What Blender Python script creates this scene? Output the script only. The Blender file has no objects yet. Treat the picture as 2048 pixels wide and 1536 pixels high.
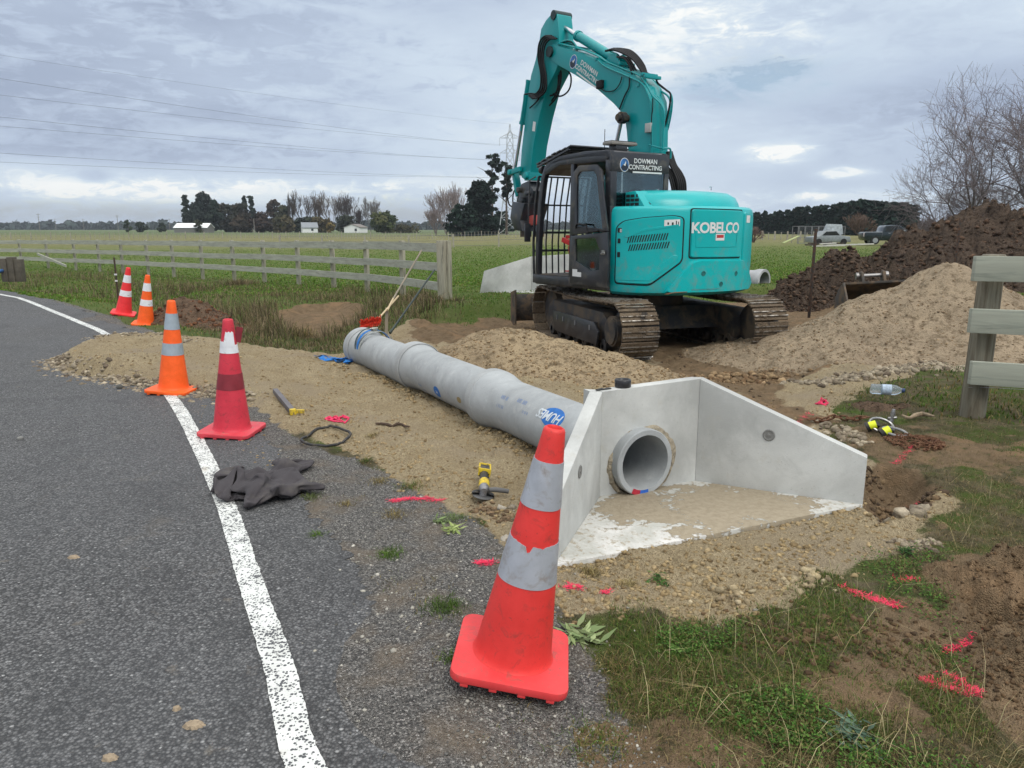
import bpy, bmesh, math, random
import numpy as np
from mathutils import Vector, Matrix, Euler, Quaternion
R=math.radians; PI=math.pi
sc=bpy.context.scene; COL=sc.collection
rng=np.random.default_rng(7); random.seed(7)
# ------------------------------------------------------------------ camera numbers (photo 2048x1536)
FPX=1500.0; PITCH=R(11.7); EYE=1.6
def ray(px,py):
    u=(px-1024)/FPX; v=-(py-768)/FPX
    return (u, math.cos(PITCH)+v*math.sin(PITCH), -math.sin(PITCH)+v*math.cos(PITCH))
def gp(px,py,z=0.0):
    r=ray(px,py); t=(z-EYE)/r[2]; return (r[0]*t, r[1]*t)
def at(px,py,Y):
    r=ray(px,py); t=Y/r[1]; return Vector((r[0]*t, Y, EYE+r[2]*t))
def s2l(c):
    if isinstance(c,str): c=[int(c[i:i+2],16)/255 for i in (0,2,4)]
    return tuple(x/12.92 if x<=.04045 else ((x+.055)/1.055)**2.4 for x in c)
# ------------------------------------------------------------------ objects
def tag(o,label=None,cat=None,group=None,kind=None):
    if label: o['label']=label
    if cat: o['category']=cat
    if group: o['group']=group
    if kind: o['kind']=kind
    return o
def empty(name,loc=(0,0,0),rot=(0,0,0),label=None,cat=None,group=None):
    o=bpy.data.objects.new(name,None); COL.objects.link(o); o.location=loc; o.rotation_euler=rot
    o.empty_display_size=.1
    return tag(o,label,cat,group)
def copy_tree(o,parent=None):
    c=o.copy(); COL.objects.link(c)
    if parent: c.parent=parent
    for ch in list(o.children): copy_tree(ch,c)
    return c
def mesh_np(name,V,F,mat,parent=None,smooth=False):
    """V (n,3) array, F (m,k) array"""
    me=bpy.data.meshes.new(name); V=np.ascontiguousarray(V,dtype=np.float32); F=np.ascontiguousarray(F,dtype=np.int32)
    k=F.shape[1]; me.vertices.add(len(V)); me.vertices.foreach_set('co',V.ravel())
    me.loops.add(F.size); me.loops.foreach_set('vertex_index',F.ravel())
    me.polygons.add(len(F)); me.polygons.foreach_set('loop_start',np.arange(0,F.size,k,dtype=np.int32))
    me.polygons.foreach_set('loop_total',np.full(len(F),k,dtype=np.int32))
    me.update(calc_edges=True); me.validate()
    if smooth: me.polygons.foreach_set('use_smooth',np.ones(len(me.polygons),dtype=bool))
    for m in (mat if isinstance(mat,(list,tuple)) else [mat]): me.materials.append(m)
    o=bpy.data.objects.new(name,me); COL.objects.link(o)
    if parent: o.parent=parent
    return o
class MB:
    def __init__(s,T=None): s.v=[]; s.f=[]; s.mi=[]; s.T=T or Matrix(); s.m=0
    def add(s,vs,fs):
        n=len(s.v)
        for v in vs: s.v.append(tuple(s.T@Vector(v)))
        for f in fs: s.f.append(tuple(i+n for i in f)); s.mi.append(s.m)
        return s
    def box(s,c,d,rot=None,taper=1.0):
        hx,hy,hz=d[0]/2,d[1]/2,d[2]/2; vs=[]
        for z in (-1,1):
            k=taper if z>0 else 1
            for x,y in ((-1,-1),(1,-1),(1,1),(-1,1)): vs.append(Vector((x*hx*k,y*hy*k,z*hz)))
        if rot is not None:
            m=rot.to_matrix() if not isinstance(rot,Matrix) else rot
            vs=[m@v for v in vs]
        vs=[v+Vector(c) for v in vs]
        return s.add(vs,[(3,2,1,0),(4,5,6,7),(0,1,5,4),(1,2,6,5),(2,3,7,6),(3,0,4,7)])
    def bar(s,a,b,w,h=None,up=(0,0,1)):
        a=Vector(a); b=Vector(b); d=(b-a); L=d.length; d.normalize(); h=h or w
        u=Vector(up); x=d.cross(u)
        if x.length<1e-3: x=d.cross(Vector((1,0,0)))
        x.normalize(); y=x.cross(d)
        vs=[]
        for p in (a,b):
            for i,j in ((-1,-1),(1,-1),(1,1),(-1,1)): vs.append(p+x*i*w/2+y*j*h/2)
        return s.add(vs,[(3,2,1,0),(4,5,6,7),(0,1,5,4),(1,2,6,5),(2,3,7,6),(3,0,4,7)])
    def tube(s,pts,r,n=8,closed=False,cap=True):
        pts=[Vector(p) for p in pts]; m=len(pts); rs=r if isinstance(r,(list,tuple)) else [r]*m
        vs=[]; prev=None
        for i,p in enumerate(pts):
            if closed: d=pts[(i+1)%m]-pts[i-1]
            else: d=pts[min(i+1,m-1)]-pts[max(i-1,0)]
            if d.length<1e-9: d=Vector((0,0,1))
            d.normalize()
            if prev is None:
                x=d.cross(Vector((0,0,1)))
                if x.length<.05: x=d.cross(Vector((1,0,0)))
            else: x=prev-d*prev.dot(d)
            x.normalize(); prev=x; y=d.cross(x)
            for k in range(n):
                a=2*PI*k/n; vs.append(p+(x*math.cos(a)+y*math.sin(a))*rs[i])
        fs=[]
        for i in range(m if closed else m-1):
            j=(i+1)%m
            for k in range(n):
                l=(k+1)%n; fs.append((i*n+k,j*n+k,j*n+l,i*n+l))
        if cap and not closed: fs+= [tuple(range(n))[::1], tuple(range((m-1)*n,m*n))[::-1]]
        return s.add(vs,fs)
    def cyl(s,a,b,r,r2=None,n=20): return s.tube([a,b],[r,r if r2 is None else r2],n)
    def lathe(s,prof,n=32,c=(0,0,0),axis='z',caps=False):
        vs=[]
        for r,z in prof:
            for k in range(n):
                a=2*PI*k/n; p=(r*math.cos(a),r*math.sin(a),z)
                if axis=='x': p=(z,p[0],p[1])
                if axis=='y': p=(p[0],z,p[1])
                vs.append(Vector(p)+Vector(c))
        fs=[]
        for i in range(len(prof)-1):
            for k in range(n):
                l=(k+1)%n; fs.append((i*n+k,i*n+l,(i+1)*n+l,(i+1)*n+k))
        if caps: fs+=[tuple(range(n))[::-1],tuple(range((len(prof)-1)*n,len(prof)*n))]
        return s.add(vs,fs)
    def prism(s,poly,y0,y1,plane='xz'):
        """poly in 2d, extruded along the third axis"""
        def P(a,b,t):
            return (a,t,b) if plane=='xz' else ((a,b,t) if plane=='xy' else (t,a,b))
        n=len(poly); vs=[P(a,b,y0) for a,b in poly]+[P(a,b,y1) for a,b in poly]
        fs=[tuple(range(n))[::-1],tuple(range(n,2*n))]+[(i,(i+1)%n,n+(i+1)%n,n+i) for i in range(n)]
        return s.add(vs,fs)
    def build(s,name,mat,parent=None,smooth=False,bevel=0,seg=2,auto=None):
        me=bpy.data.meshes.new(name); me.from_pydata(s.v,[],s.f); me.update()
        for m in (mat if isinstance(mat,(list,tuple)) else [mat]): me.materials.append(m)
        if any(s.mi): me.polygons.foreach_set('material_index',s.mi)
        bm=bmesh.new(); bm.from_mesh(me); bmesh.ops.recalc_face_normals(bm,faces=bm.faces)
        if bevel>0:
            es=[e for e in bm.edges if len(e.link_faces)==2 and e.calc_face_angle(0)>R(28)]
            bmesh.ops.bevel(bm,geom=es,offset=bevel,segments=seg,affect='EDGES',profile=.6,clamp_overlap=True)
        if smooth or bevel>0:
            lim=R(auto or 38)
            for f in bm.faces: f.smooth=True
            for e in bm.edges:
                if len(e.link_faces)==2 and e.calc_face_angle(0)>lim: e.smooth=False
        bm.to_mesh(me); bm.free()
        o=bpy.data.objects.new(name,me); COL.objects.link(o)
        if parent: o.parent=parent
        return o
# ------------------------------------------------------------------ materials
def nn(nt,t,x=0,**k):
    n=nt.nodes.new(t)
    for a,b in k.items():
        if a=='inp':
            for i,v in b.items(): n.inputs[i].default_value=v
        else: setattr(n,a,b)
    return n
def newmat(name):
    m=bpy.data.materials.new(name); m.use_nodes=True; nt=m.node_tree; nt.nodes.clear()
    o=nt.nodes.new('ShaderNodeOutputMaterial'); b=nt.nodes.new('ShaderNodeBsdfPrincipled')
    nt.links.new(b.outputs[0],o.inputs[0]); return m,nt,b
def noise(nt,scale,detail=4,rough=.55,vec=None,dist=0):
    n=nn(nt,'ShaderNodeTexNoise'); n.inputs['Scale'].default_value=scale; n.inputs['Detail'].default_value=detail
    n.inputs['Roughness'].default_value=rough; n.inputs['Distortion'].default_value=dist
    if vec is not None: nt.links.new(vec,n.inputs['Vector'])
    return n.outputs['Fac']
def ramp(nt,fac,stops,interp='LINEAR'):
    r=nn(nt,'ShaderNodeValToRGB'); cr=r.color_ramp; cr.interpolation=interp
    while len(cr.elements)<len(stops): cr.elements.new(.5)
    for e,(p,c) in zip(cr.elements,stops):
        e.position=p; e.color=(c,c,c,1) if isinstance(c,(int,float)) else (*c,1)
    nt.links.new(fac,r.inputs[0]); return r.outputs[0]
def mix(nt,f,a,b,mode='MIX'):
    m=nn(nt,'ShaderNodeMix',data_type='RGBA',blend_type=mode)
    for k,v in ((0,f),(6,a),(7,b)):
        if isinstance(v,(int,float)): m.inputs[k].default_value=v if k==0 else (v,v,v,1)
        elif isinstance(v,(tuple,list)): m.inputs[k].default_value=(*v,1)[:4]
        else: nt.links.new(v,m.inputs[k])
    return m.outputs[2]
def mth(nt,op,a,b=0,c=None,clamp=False):
    m=nn(nt,'ShaderNodeMath',operation=op,use_clamp=clamp)
    for k,v in enumerate((a,b) if c is None else (a,b,c)):
        if isinstance(v,(int,float)): m.inputs[k].default_value=v
        else: nt.links.new(v,m.inputs[k])
    return m.outputs[0]
def bump(nt,b,h,strength=.5,dist=.01):
    n=nn(nt,'ShaderNodeBump'); n.inputs['Strength'].default_value=strength; n.inputs['Distance'].default_value=dist
    nt.links.new(h,n.inputs['Height']); nt.links.new(n.outputs[0],b.inputs['Normal']); return n
def obco(nt): return nn(nt,'ShaderNodeTexCoord').outputs['Object']
def M(name,rgb,rough=.6,metal=0,var=.18,scale=8,bmp=0,bscale=80,dirt=None,damt=.5,dscale=3,coat=0,spec=.5,stretch=None,bdist=.004):
    m,nt,b=newmat(name); co=obco(nt)
    if stretch:
        mp=nn(nt,'ShaderNodeMapping'); mp.inputs['Scale'].default_value=stretch; nt.links.new(co,mp.inputs[0]); co=mp.outputs[0]
    c=rgb if not isinstance(rgb,str) else s2l(rgb)
    n=noise(nt,scale,5,.6,co)
    col=mix(nt,ramp(nt,n,[(.3,0),(.7,1)]),tuple(x*(1-var) for x in c),tuple(min(1,x*(1+var)) for x in c))
    if dirt:
        d=dirt if not isinstance(dirt,str) else s2l(dirt)
        n2=noise(nt,dscale,7,.65,co,.4)
        t=.62-.34*damt
        f=ramp(nt,n2,[(t,0),(t+.16,1)]); col=mix(nt,f,col,d)
        b.inputs['Roughness'].default_value=rough
        nt.links.new(mth(nt,'MULTIPLY_ADD',f,.9-rough,rough),b.inputs['Roughness'])
    else: b.inputs['Roughness'].default_value=rough
    nt.links.new(col,b.inputs['Base Color']); b.inputs['Metallic'].default_value=metal
    b.inputs['Specular IOR Level'].default_value=spec
    if coat: b.inputs['Coat Weight'].default_value=coat; b.inputs['Coat Roughness'].default_value=.15
    if bmp: bump(nt,b,noise(nt,bscale,4,.6,co),bmp,bdist)
    return m
def attrmat(name,rough=.9,bmp=0,bscale=60,attr='col',trans=0,var=0):
    """colour from a per-vertex colour of the thing itself (leaf, stone)"""
    m,nt,b=newmat(name); a=nn(nt,'ShaderNodeAttribute',attribute_name=attr); c=a.outputs['Color']
    if var:
        c=mix(nt,ramp(nt,noise(nt,40,4,.6,obco(nt)),[(.3,0),(.7,1)]),mix(nt,1.0,c,(1-var,)*3,'MULTIPLY'),c)
    nt.links.new(c,b.inputs['Base Color']); b.inputs['Roughness'].default_value=rough
    b.inputs['Specular IOR Level'].default_value=.25
    if trans:
        tr=nn(nt,'ShaderNodeBsdfTranslucent'); nt.links.new(c,tr.inputs[0]); ms=nn(nt,'ShaderNodeMixShader'); ms.inputs[0].default_value=trans
        nt.links.new(b.outputs[0],ms.inputs[1]); nt.links.new(tr.outputs[0],ms.inputs[2])
        nt.links.new(ms.outputs[0],nt.nodes['Material Output'].inputs[0])
    if bmp: bump(nt,b,noise(nt,bscale,4,.6,obco(nt)),bmp,.01)
    return m
def set_col(o,C,domain='POINT'):
    a=o.data.color_attributes.new('col','FLOAT_COLOR',domain)
    C=np.asarray(C,dtype=np.float32)
    if C.shape[1]==3: C=np.concatenate([C,np.ones((len(C),1),np.float32)],1)
    a.data.foreach_set('color',C.ravel())
# ------------------------------------------------------------------ numpy noise
def _h(i,j,s):
    n=(i.astype(np.int64)*374761393+j.astype(np.int64)*668265263+s*974634777)&0xffffffff
    n=((n^(n>>13))*1274126177)&0xffffffff
    return ((n^(n>>16))&0xffff)/65535.0
def vn(x,y,s=0):
    x=np.asarray(x,float); y=np.asarray(y,float); i=np.floor(x); j=np.floor(y); fx=x-i; fy=y-j
    fx=fx*fx*(3-2*fx); fy=fy*fy*(3-2*fy)
    a=_h(i,j,s);b=_h(i+1,j,s);c=_h(i,j+1,s);d=_h(i+1,j+1,s)
    return a+(b-a)*fx+(c-a)*fy+(a-b-c+d)*fx*fy
def fbm(x,y,sc,o=4,s=0,g=.5):
    t=0;a=1;w=0
    for k in range(o):
        t=t+a*vn(np.asarray(x)*sc+17.3*k,np.asarray(y)*sc-9.1*k,s+k); w+=a; a*=g; sc*=2.03
    return t/w
def sst(a,b,x):
    t=np.clip((np.asarray(x,float)-a)/(b-a),0,1); return t*t*(3-2*t)
def sdpoly(x,y,poly):
    """signed distance, positive inside"""
    x=np.asarray(x,float); y=np.asarray(y,float); d=np.full(x.shape,1e9); ins=np.zeros(x.shape,bool); n=len(poly)
    for i in range(n):
        x0,y0=poly[i]; x1,y1=poly[(i+1)%n]; ex,ey=x1-x0,y1-y0; L=ex*ex+ey*ey+1e-12
        t=np.clip(((x-x0)*ex+(y-y0)*ey)/L,0,1); d=np.minimum(d,(x-x0-t*ex)**2+(y-y0-t*ey)**2)
        c=((y0>y)!=(y1>y)); xi=ex*(y-y0)/(ey if abs(ey)>1e-12 else 1e-12)+x0; ins^=(c&(x<xi))
    return np.where(ins,1,-1)*np.sqrt(d)
def sdline(x,y,pts):
    """signed distance to an open line: positive on its right-hand side walking along it"""
    x=np.asarray(x,float); y=np.asarray(y,float); best=np.full(x.shape,1e18); sg=np.zeros(x.shape)
    for (x0,y0),(x1,y1) in zip(pts[:-1],pts[1:]):
        ex,ey=x1-x0,y1-y0; L=ex*ex+ey*ey; t=np.clip(((x-x0)*ex+(y-y0)*ey)/L,0,1)
        d=(x-x0-t*ex)**2+(y-y0-t*ey)**2; s=((x-x0)*ey-(y-y0)*ex)/math.sqrt(L); m=d<best
        best=np.where(m,d,best); sg=np.where(m,s,sg)
    return np.sign(sg)*np.sqrt(best)
def catmull(pts,n=8):
    P=[np.array(p,float) for p in pts]; P=[2*P[0]-P[1]]+P+[2*P[-1]-P[-2]]; out=[]
    for i in range(1,len(P)-2):
        for k in range(n):
            t=k/n; a,b,c,d=P[i-1:i+3]
            out.append(.5*((2*b)+(-a+c)*t+(2*a-5*b+4*c-d)*t*t+(-a+3*b-3*c+d)*t**3))
    out.append(P[-2]); return [tuple(p) for p in out]
HW_BL=(.53,4.29); HW_BR=(1.17,4.575); HW_FL=(.2,3.34); HW_FR=(2.05,4.15); HWP=[HW_BL,HW_BR,HW_FR,HW_FL]
# ------------------------------------------------------------------ the plan of the place, in metres
def W(l,z=0): return [gp(a,b,z) for a,b in l]
LINE=[(-19.5,24.5),(-12.615,18.54),(-11.28,17.3),(-9.27,15.0),(-7.46,12.9),(-6.325,11.55),(-4.7,9.3),(-3.238,6.974),gp(394,886),gp(451,1012),gp(495,1148),gp(559,1341),gp(608,1536),(-.28,1.45),(.25,.3),(2.2,-4),(6,-12)]
LINE=catmull(LINE,3)[::-1]                 # the white edge line, walking away from the camera
LINEF=None
SAND=W([(95,722),(190,674),(330,668),(480,676),(640,683),(700,680),(830,650),(1000,632),(1200,640),(1540,640),(1700,632),(1900,640),(2048,650),(2200,665),(2200,735),(1960,745),(1760,772),(1700,800),(1640,850),(1690,900),(1735,930),(1830,960),(1900,1000),(1850,1080),(1800,1120),(1650,1180),(1530,1230),(1450,1262),(1300,1222),(1150,1225),(1060,1180),(1010,1090),(960,1040),(860,985),(740,935),(650,900),(560,860),(490,806),(400,792),(250,772),(120,745)])
SOIL=W([(800,668),(860,640),(1040,628),(1060,600),(1300,600),(1560,604),(1650,600),(1900,640),(1700,690),(1650,735),(1560,790),(1660,850),(1540,830),(1400,760),(1250,752),(1330,700),(1080,700),(930,690)])
GRAV=W([(345,780),(480,800),(560,850),(650,890),(740,925),(880,990),(980,1060),(1060,1170),(1150,1260),(1220,1330),(1290,1440),(1340,1560),(1380,1700),(300,1700),(300,800)])
PAD=W([(840,640),(1040,622),(1300,590),(1560,600),(1640,606),(1700,640),(1660,760),(1500,770),(1200,730),(1000,700)])
CUT=W([(545,618),(600,606),(690,603),(745,615),(720,640),(640,655),(570,648)])
HOLE=W([(1722,960),(1760,930),(1830,945),(1880,975),(1840,1030),(1760,1045),(1722,1015)])
CLAY=W([(1840,1150),(1960,1130),(2150,1150),(2250,1480),(2048,1500),(1900,1300),(1870,1200)])
BARE=W([(1500,1330),(1700,1250),(1900,1180),(2100,1150),(2300,1560),(1900,1500),(1720,1450),(1560,1400)])
VERGE=.42                            # asphalt shoulder beyond the line
def Zg(x,y,fine=True):
    x=np.asarray(x,float); y=np.asarray(y,float); r=np.hypot(x,y); road=sdline(x,y,LINE); sg_=sdpoly(x,y,SAND)
    z=-.3*sst(12,32,y)*sst(2,-14,x)
    z=z+.10*sst(2.6,5,x)*sst(2,5.5,y)*sst(40,20,y)
    off=sst(.3,1.6,road)
    pd=sdpoly(x,y,PAD); z=z-.12*sst(-.1,.5,pd)+.17*sst(.12,-.22,pd)*sst(11,13,y)*sst(30,16,y)*sst(-3.5,-.5,x)
    z=z-.16*sst(-.05,.35,sdpoly(x,y,CUT))
    z=z-.20*sst(-.03,.16,sdpoly(x,y,HOLE))
    z=z+off*.05*(fbm(x,y,.6,3,5)-.5)*sst(30,8,y)*2
    # swale of rough grass between the road and the fence
    z=z-.18*np.exp(-((road-2.6)/1.1)**2)*sst(8.5,11,y)
    # spilt sand tongue running over the road edge
    t=((x+4.0)/1.7)**2+((y-8.45)/.62)**2; z=z+.13*np.exp(-t*1.2)*sst(-.05,.25,sg_)
    z=z+(1-off)*.045*sst(-.03,.2,sg_+.2*(fbm(x,y,2.5,2,8)-.5))
    hd=sdpoly(x,y,HWP); z=z-.09*sst(-.02,.03,hd)
    # tilt under the nearest cone
    z=z-.14*x*np.exp(-((x/.42)**2+((y-2.5)/.42)**2))
    z=z-.2*(x+7.2)*np.exp(-(((x+6.9)/.6)**2+((y-13.6)/.7)**2))
    # headwall bedding: keep flat
    hb=np.exp(-(((x-1.1)/.8)**2+((y-4.2)/.6)**2)**2)
    if fine:
        sd=sst(-.1,.25,sg_+.25*(fbm(x,y,1.5,2,8)-.5)); g=(1-sd)*off
        n=(fbm(x,y,4,5,11,.55)-.5)
        z=z+sd*(.11*n+.042*(fbm(x,y,13,3,21)-.5)+.045*np.maximum(fbm(x*.6+y*.8,y*.5-x*.3,9,2,24)-.5,0))*(1-.9*hb)
        z=z+g*(.06*n+.02*(fbm(x,y,14,3,31)-.5))*sst(60,25,r)
        cl=sst(-.05,.2,sdpoly(x,y,CLAY)); z=z+cl*(.11*np.clip((fbm(x,y,3.2,4,41,.55)-.44)*7,0,1)+.20*np.maximum(fbm(x,y,6,4,42,.6)-.42,0)+.06*(np.abs(fbm(x,y,11,3,44)-.5)*2))
    return z
def zg(x,y): return float(Zg(np.array([x]),np.array([y]))[0])
def masks(x,y):
    w=.35*(fbm(x,y,1.3,3,51)-.5)+.18*(fbm(x,y,5,3,52)-.5)
    road=sdline(x,y,LINE)
    sand=sst(-.12,.12,sdpoly(x,y,SAND)+w); soil=sst(-.15,.25,sdpoly(x,y,SOIL)+w*1.6)
    soil=np.maximum(soil,sst(-.1,.15,sdpoly(x,y,CUT)+w)); soil=np.maximum(soil,sst(-.08,.08,sdpoly(x,y,HOLE)+w*.3))
    soil=np.maximum(soil,sst(-.1,.1,sdpoly(x,y,CLAY)+w*.8))
    bare=sst(-.15,.2,sdpoly(x,y,BARE)+w*1.5)*sst(.42,.6,fbm(x,y,3.2,3,61)); soil=np.maximum(soil,bare*.95)
    soil=np.maximum(soil,.62*sst(.50,.62,fbm(x,y,1.9,4,63,.6))*sst(8.5,6.5,np.hypot(x,y))*(x>.2)*(1-sand))
    grav=np.maximum(sst(-.12,.15,sdpoly(x,y,GRAV)+w*.8), sst(.9,.5,road)*sst(40,20,y))
    return sand,soil,grav,road
# ------------------------------------------------------------------ camera, sun, sky
cam=bpy.data.objects.new('camera',bpy.data.cameras.new('camera')); COL.objects.link(cam)
cam.location=(0,0,EYE); cam.rotation_euler=(PI/2-PITCH,0,0); cam.data.sensor_width=36; cam.data.lens=FPX/2048*36
cam.data.clip_end=9000; cam.data.clip_start=.05; sc.camera=cam
SUN_EL=R(48); SUN_AZ=R(150)     # azimuth from +Y clockwise: high, behind and right of the camera, veiled by cloud
sl=bpy.data.lights.new('sun','SUN'); sl.energy=1.5; sl.angle=R(28); sl.color=(1,.96,.9)
so=bpy.data.objects.new('sun',sl); COL.objects.link(so)
sd_=Vector((math.sin(SUN_AZ)*math.cos(SUN_EL),math.cos(SUN_AZ)*math.cos(SUN_EL),math.sin(SUN_EL)))
so.rotation_euler=(-sd_).to_track_quat('-Z','Y').to_euler(); so.location=(0,0,30)
w=bpy.data.worlds.new('World'); sc.world=w; w.use_nodes=True; nt=w.node_tree; nt.nodes.clear()
out=nn(nt,'ShaderNodeOutputWorld'); sky=nn(nt,'ShaderNodeTexSky',sky_type='NISHITA')
sky.sun_disc=False; sky.sun_elevation=SUN_EL; sky.sun_rotation=SUN_AZ; sky.air_density=1; sky.dust_density=1.2
b1=nn(nt,'ShaderNodeBackground'); b1.inputs[1].default_value=.11; nt.links.new(sky.outputs[0],b1.inputs[0])
tc=nn(nt,'ShaderNodeTexCoord'); sx=nn(nt,'ShaderNodeSeparateXYZ'); nt.links.new(tc.outputs['Generated'],sx.inputs[0])
az=mth(nt,'ARCTAN2',sx.outputs[0],sx.outputs[1]); el=mth(nt,'ARCSINE',sx.outputs[2])
def cvec(kx,ky,oz,shear=0):
    c=nn(nt,'ShaderNodeCombineXYZ'); nt.links.new(mth(nt,'MULTIPLY_ADD',az,kx,mth(nt,'MULTIPLY',el,shear)),c.inputs[0]); nt.links.new(mth(nt,'MULTIPLY',el,ky),c.inputs[1]); c.inputs[2].default_value=oz; return c.outputs[0]
n1=noise(nt,1,8,.52,cvec(3.2,12,1.7,-2),.35); n2=noise(nt,1,9,.6,cvec(9,42,5.1),.6); n3=noise(nt,1,5,.5,cvec(2.0,5,9.4,3),.2)
n5=noise(nt,1,6,.65,cvec(26,70,3.3),.8)
def blob(px,py,rx,ry,amp,p=2):
    r=Vector(ray(px,py)).normalized(); a0=math.atan2(r.x,r.y); e0=math.asin(r.z)
    dx=mth(nt,'MULTIPLY',mth(nt,'SUBTRACT',az,a0),FPX/rx); dy=mth(nt,'MULTIPLY',mth(nt,'SUBTRACT',el,e0),FPX/ry)
    q=mth(nt,'ADD',mth(nt,'MULTIPLY',dx,dx),mth(nt,'MULTIPLY',dy,dy))
    q=mth(nt,'ADD',q,mth(nt,'ADD',mth(nt,'MULTIPLY',mth(nt,'SUBTRACT',n2,.5),5.0),mth(nt,'MULTIPLY',mth(nt,'SUBTRACT',n5,.5),5.0)))
    return mth(nt,'MULTIPLY',mth(nt,'POWER',2.718,mth(nt,'MULTIPLY',mth(nt,'MAXIMUM',q,0),-1)),amp)
v=mth(nt,'MULTIPLY_ADD',mth(nt,'SUBTRACT',n1,.5),.50,.60)
v=mth(nt,'ADD',v,mth(nt,'MULTIPLY',mth(nt,'SUBTRACT',n3,.5),.5))
v=mth(nt,'ADD',v,mth(nt,'MULTIPLY',mth(nt,'SUBTRACT',n2,.5),.16))
for bl in [(250,120,560,200,-.26),(560,300,420,60,.05),(150,365,260,26,.36),(470,385,330,22,.32),(1000,372,260,30,.24),(200,432,300,16,-.15),(1380,110,190,95,.30),(1250,250,190,60,.14),(1750,60,330,90,.12),
           (1560,305,52,17,.62),(1690,345,40,9,.4),(1625,392,22,7,.4),(1420,190,90,26,-.28),(1700,260,300,45,-.12),(1950,190,200,50,-.12),(1650,400,420,16,.26),(760,430,120,24,-.12),(960,250,120,40,.1),(190,352,24,9,-.55),(900,140,300,120,.1)]:
    v=mth(nt,'ADD',v,blob(*bl))
col=ramp(nt,v,[(.0,s2l('8e9cb4')),(.3,s2l('a3b0c6')),(.5,s2l('b6c4d8')),(.7,s2l('c9d7e6')),(.88,s2l('dfe8ee')),(1.0,s2l('f3f5f4'))])
# cloud layer gets brighter towards the zenith, as an overcast sky does
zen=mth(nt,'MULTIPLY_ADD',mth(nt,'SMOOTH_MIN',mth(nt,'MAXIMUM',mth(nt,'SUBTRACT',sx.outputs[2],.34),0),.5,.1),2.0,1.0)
col=mix(nt,mth(nt,'MULTIPLY',mth(nt,'SUBTRACT',sx.outputs[2],.30),3.0,clamp=True),col,(.74,.745,.75))
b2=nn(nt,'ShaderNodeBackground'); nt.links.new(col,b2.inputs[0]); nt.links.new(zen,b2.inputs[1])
gap=mth(nt,'ADD',blob(1500,158,120,32,.75),mth(nt,'ADD',blob(1480,120,70,30,.25),blob(800,420,160,26,.35)))
gap=mth(nt,'ADD',gap,blob(170,425,260,18,.35)); gap=mth(nt,'MINIMUM',gap,.8)
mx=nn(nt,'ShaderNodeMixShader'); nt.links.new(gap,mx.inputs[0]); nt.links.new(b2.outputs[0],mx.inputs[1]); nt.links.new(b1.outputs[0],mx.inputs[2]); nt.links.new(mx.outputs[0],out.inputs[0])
sc.view_settings.view_transform='Standard'; sc.view_settings.look='None'; sc.view_settings.gamma=1; sc.view_settings.exposure=.12
sc.render.engine='CYCLES'; sc.cycles.use_denoising=True; sc.cycles.max_bounces=6; sc.cycles.transparent_max_bounces=8
sc.cycles.use_adaptive_sampling=True; sc.cycles.adaptive_threshold=.02
# ------------------------------------------------------------------ ground
cols=np.concatenate([np.linspace(-180,-58,25)[:-1],np.linspace(-58,-38,40)[:-1],np.linspace(-38,38,980)[:-1],np.linspace(38,58,40)[:-1],np.linspace(58,180,25)])
rows=np.concatenate([np.geomspace(.5,1.4,30)[:-1],np.geomspace(1.4,45,760)[:-1],np.geomspace(45,6000,90)])
A,RR=np.meshgrid(np.radians(cols[:-1]),rows); GX=RR*np.sin(A); GY=RR*np.cos(A); ny,nx=GX.shape
GZ=Zg(GX,GY); V=np.stack([GX.ravel(),GY.ravel(),GZ.ravel()],1)
idx=np.arange(ny*nx).reshape(ny,nx); nxt=np.roll(idx,-1,axis=1)
F=np.stack([idx[:-1],nxt[:-1],nxt[1:],idx[1:]],-1).reshape(-1,4)[:, ::-1]
sa,so_,gr,rd=masks(GX.ravel(),GY.ravel())
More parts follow.
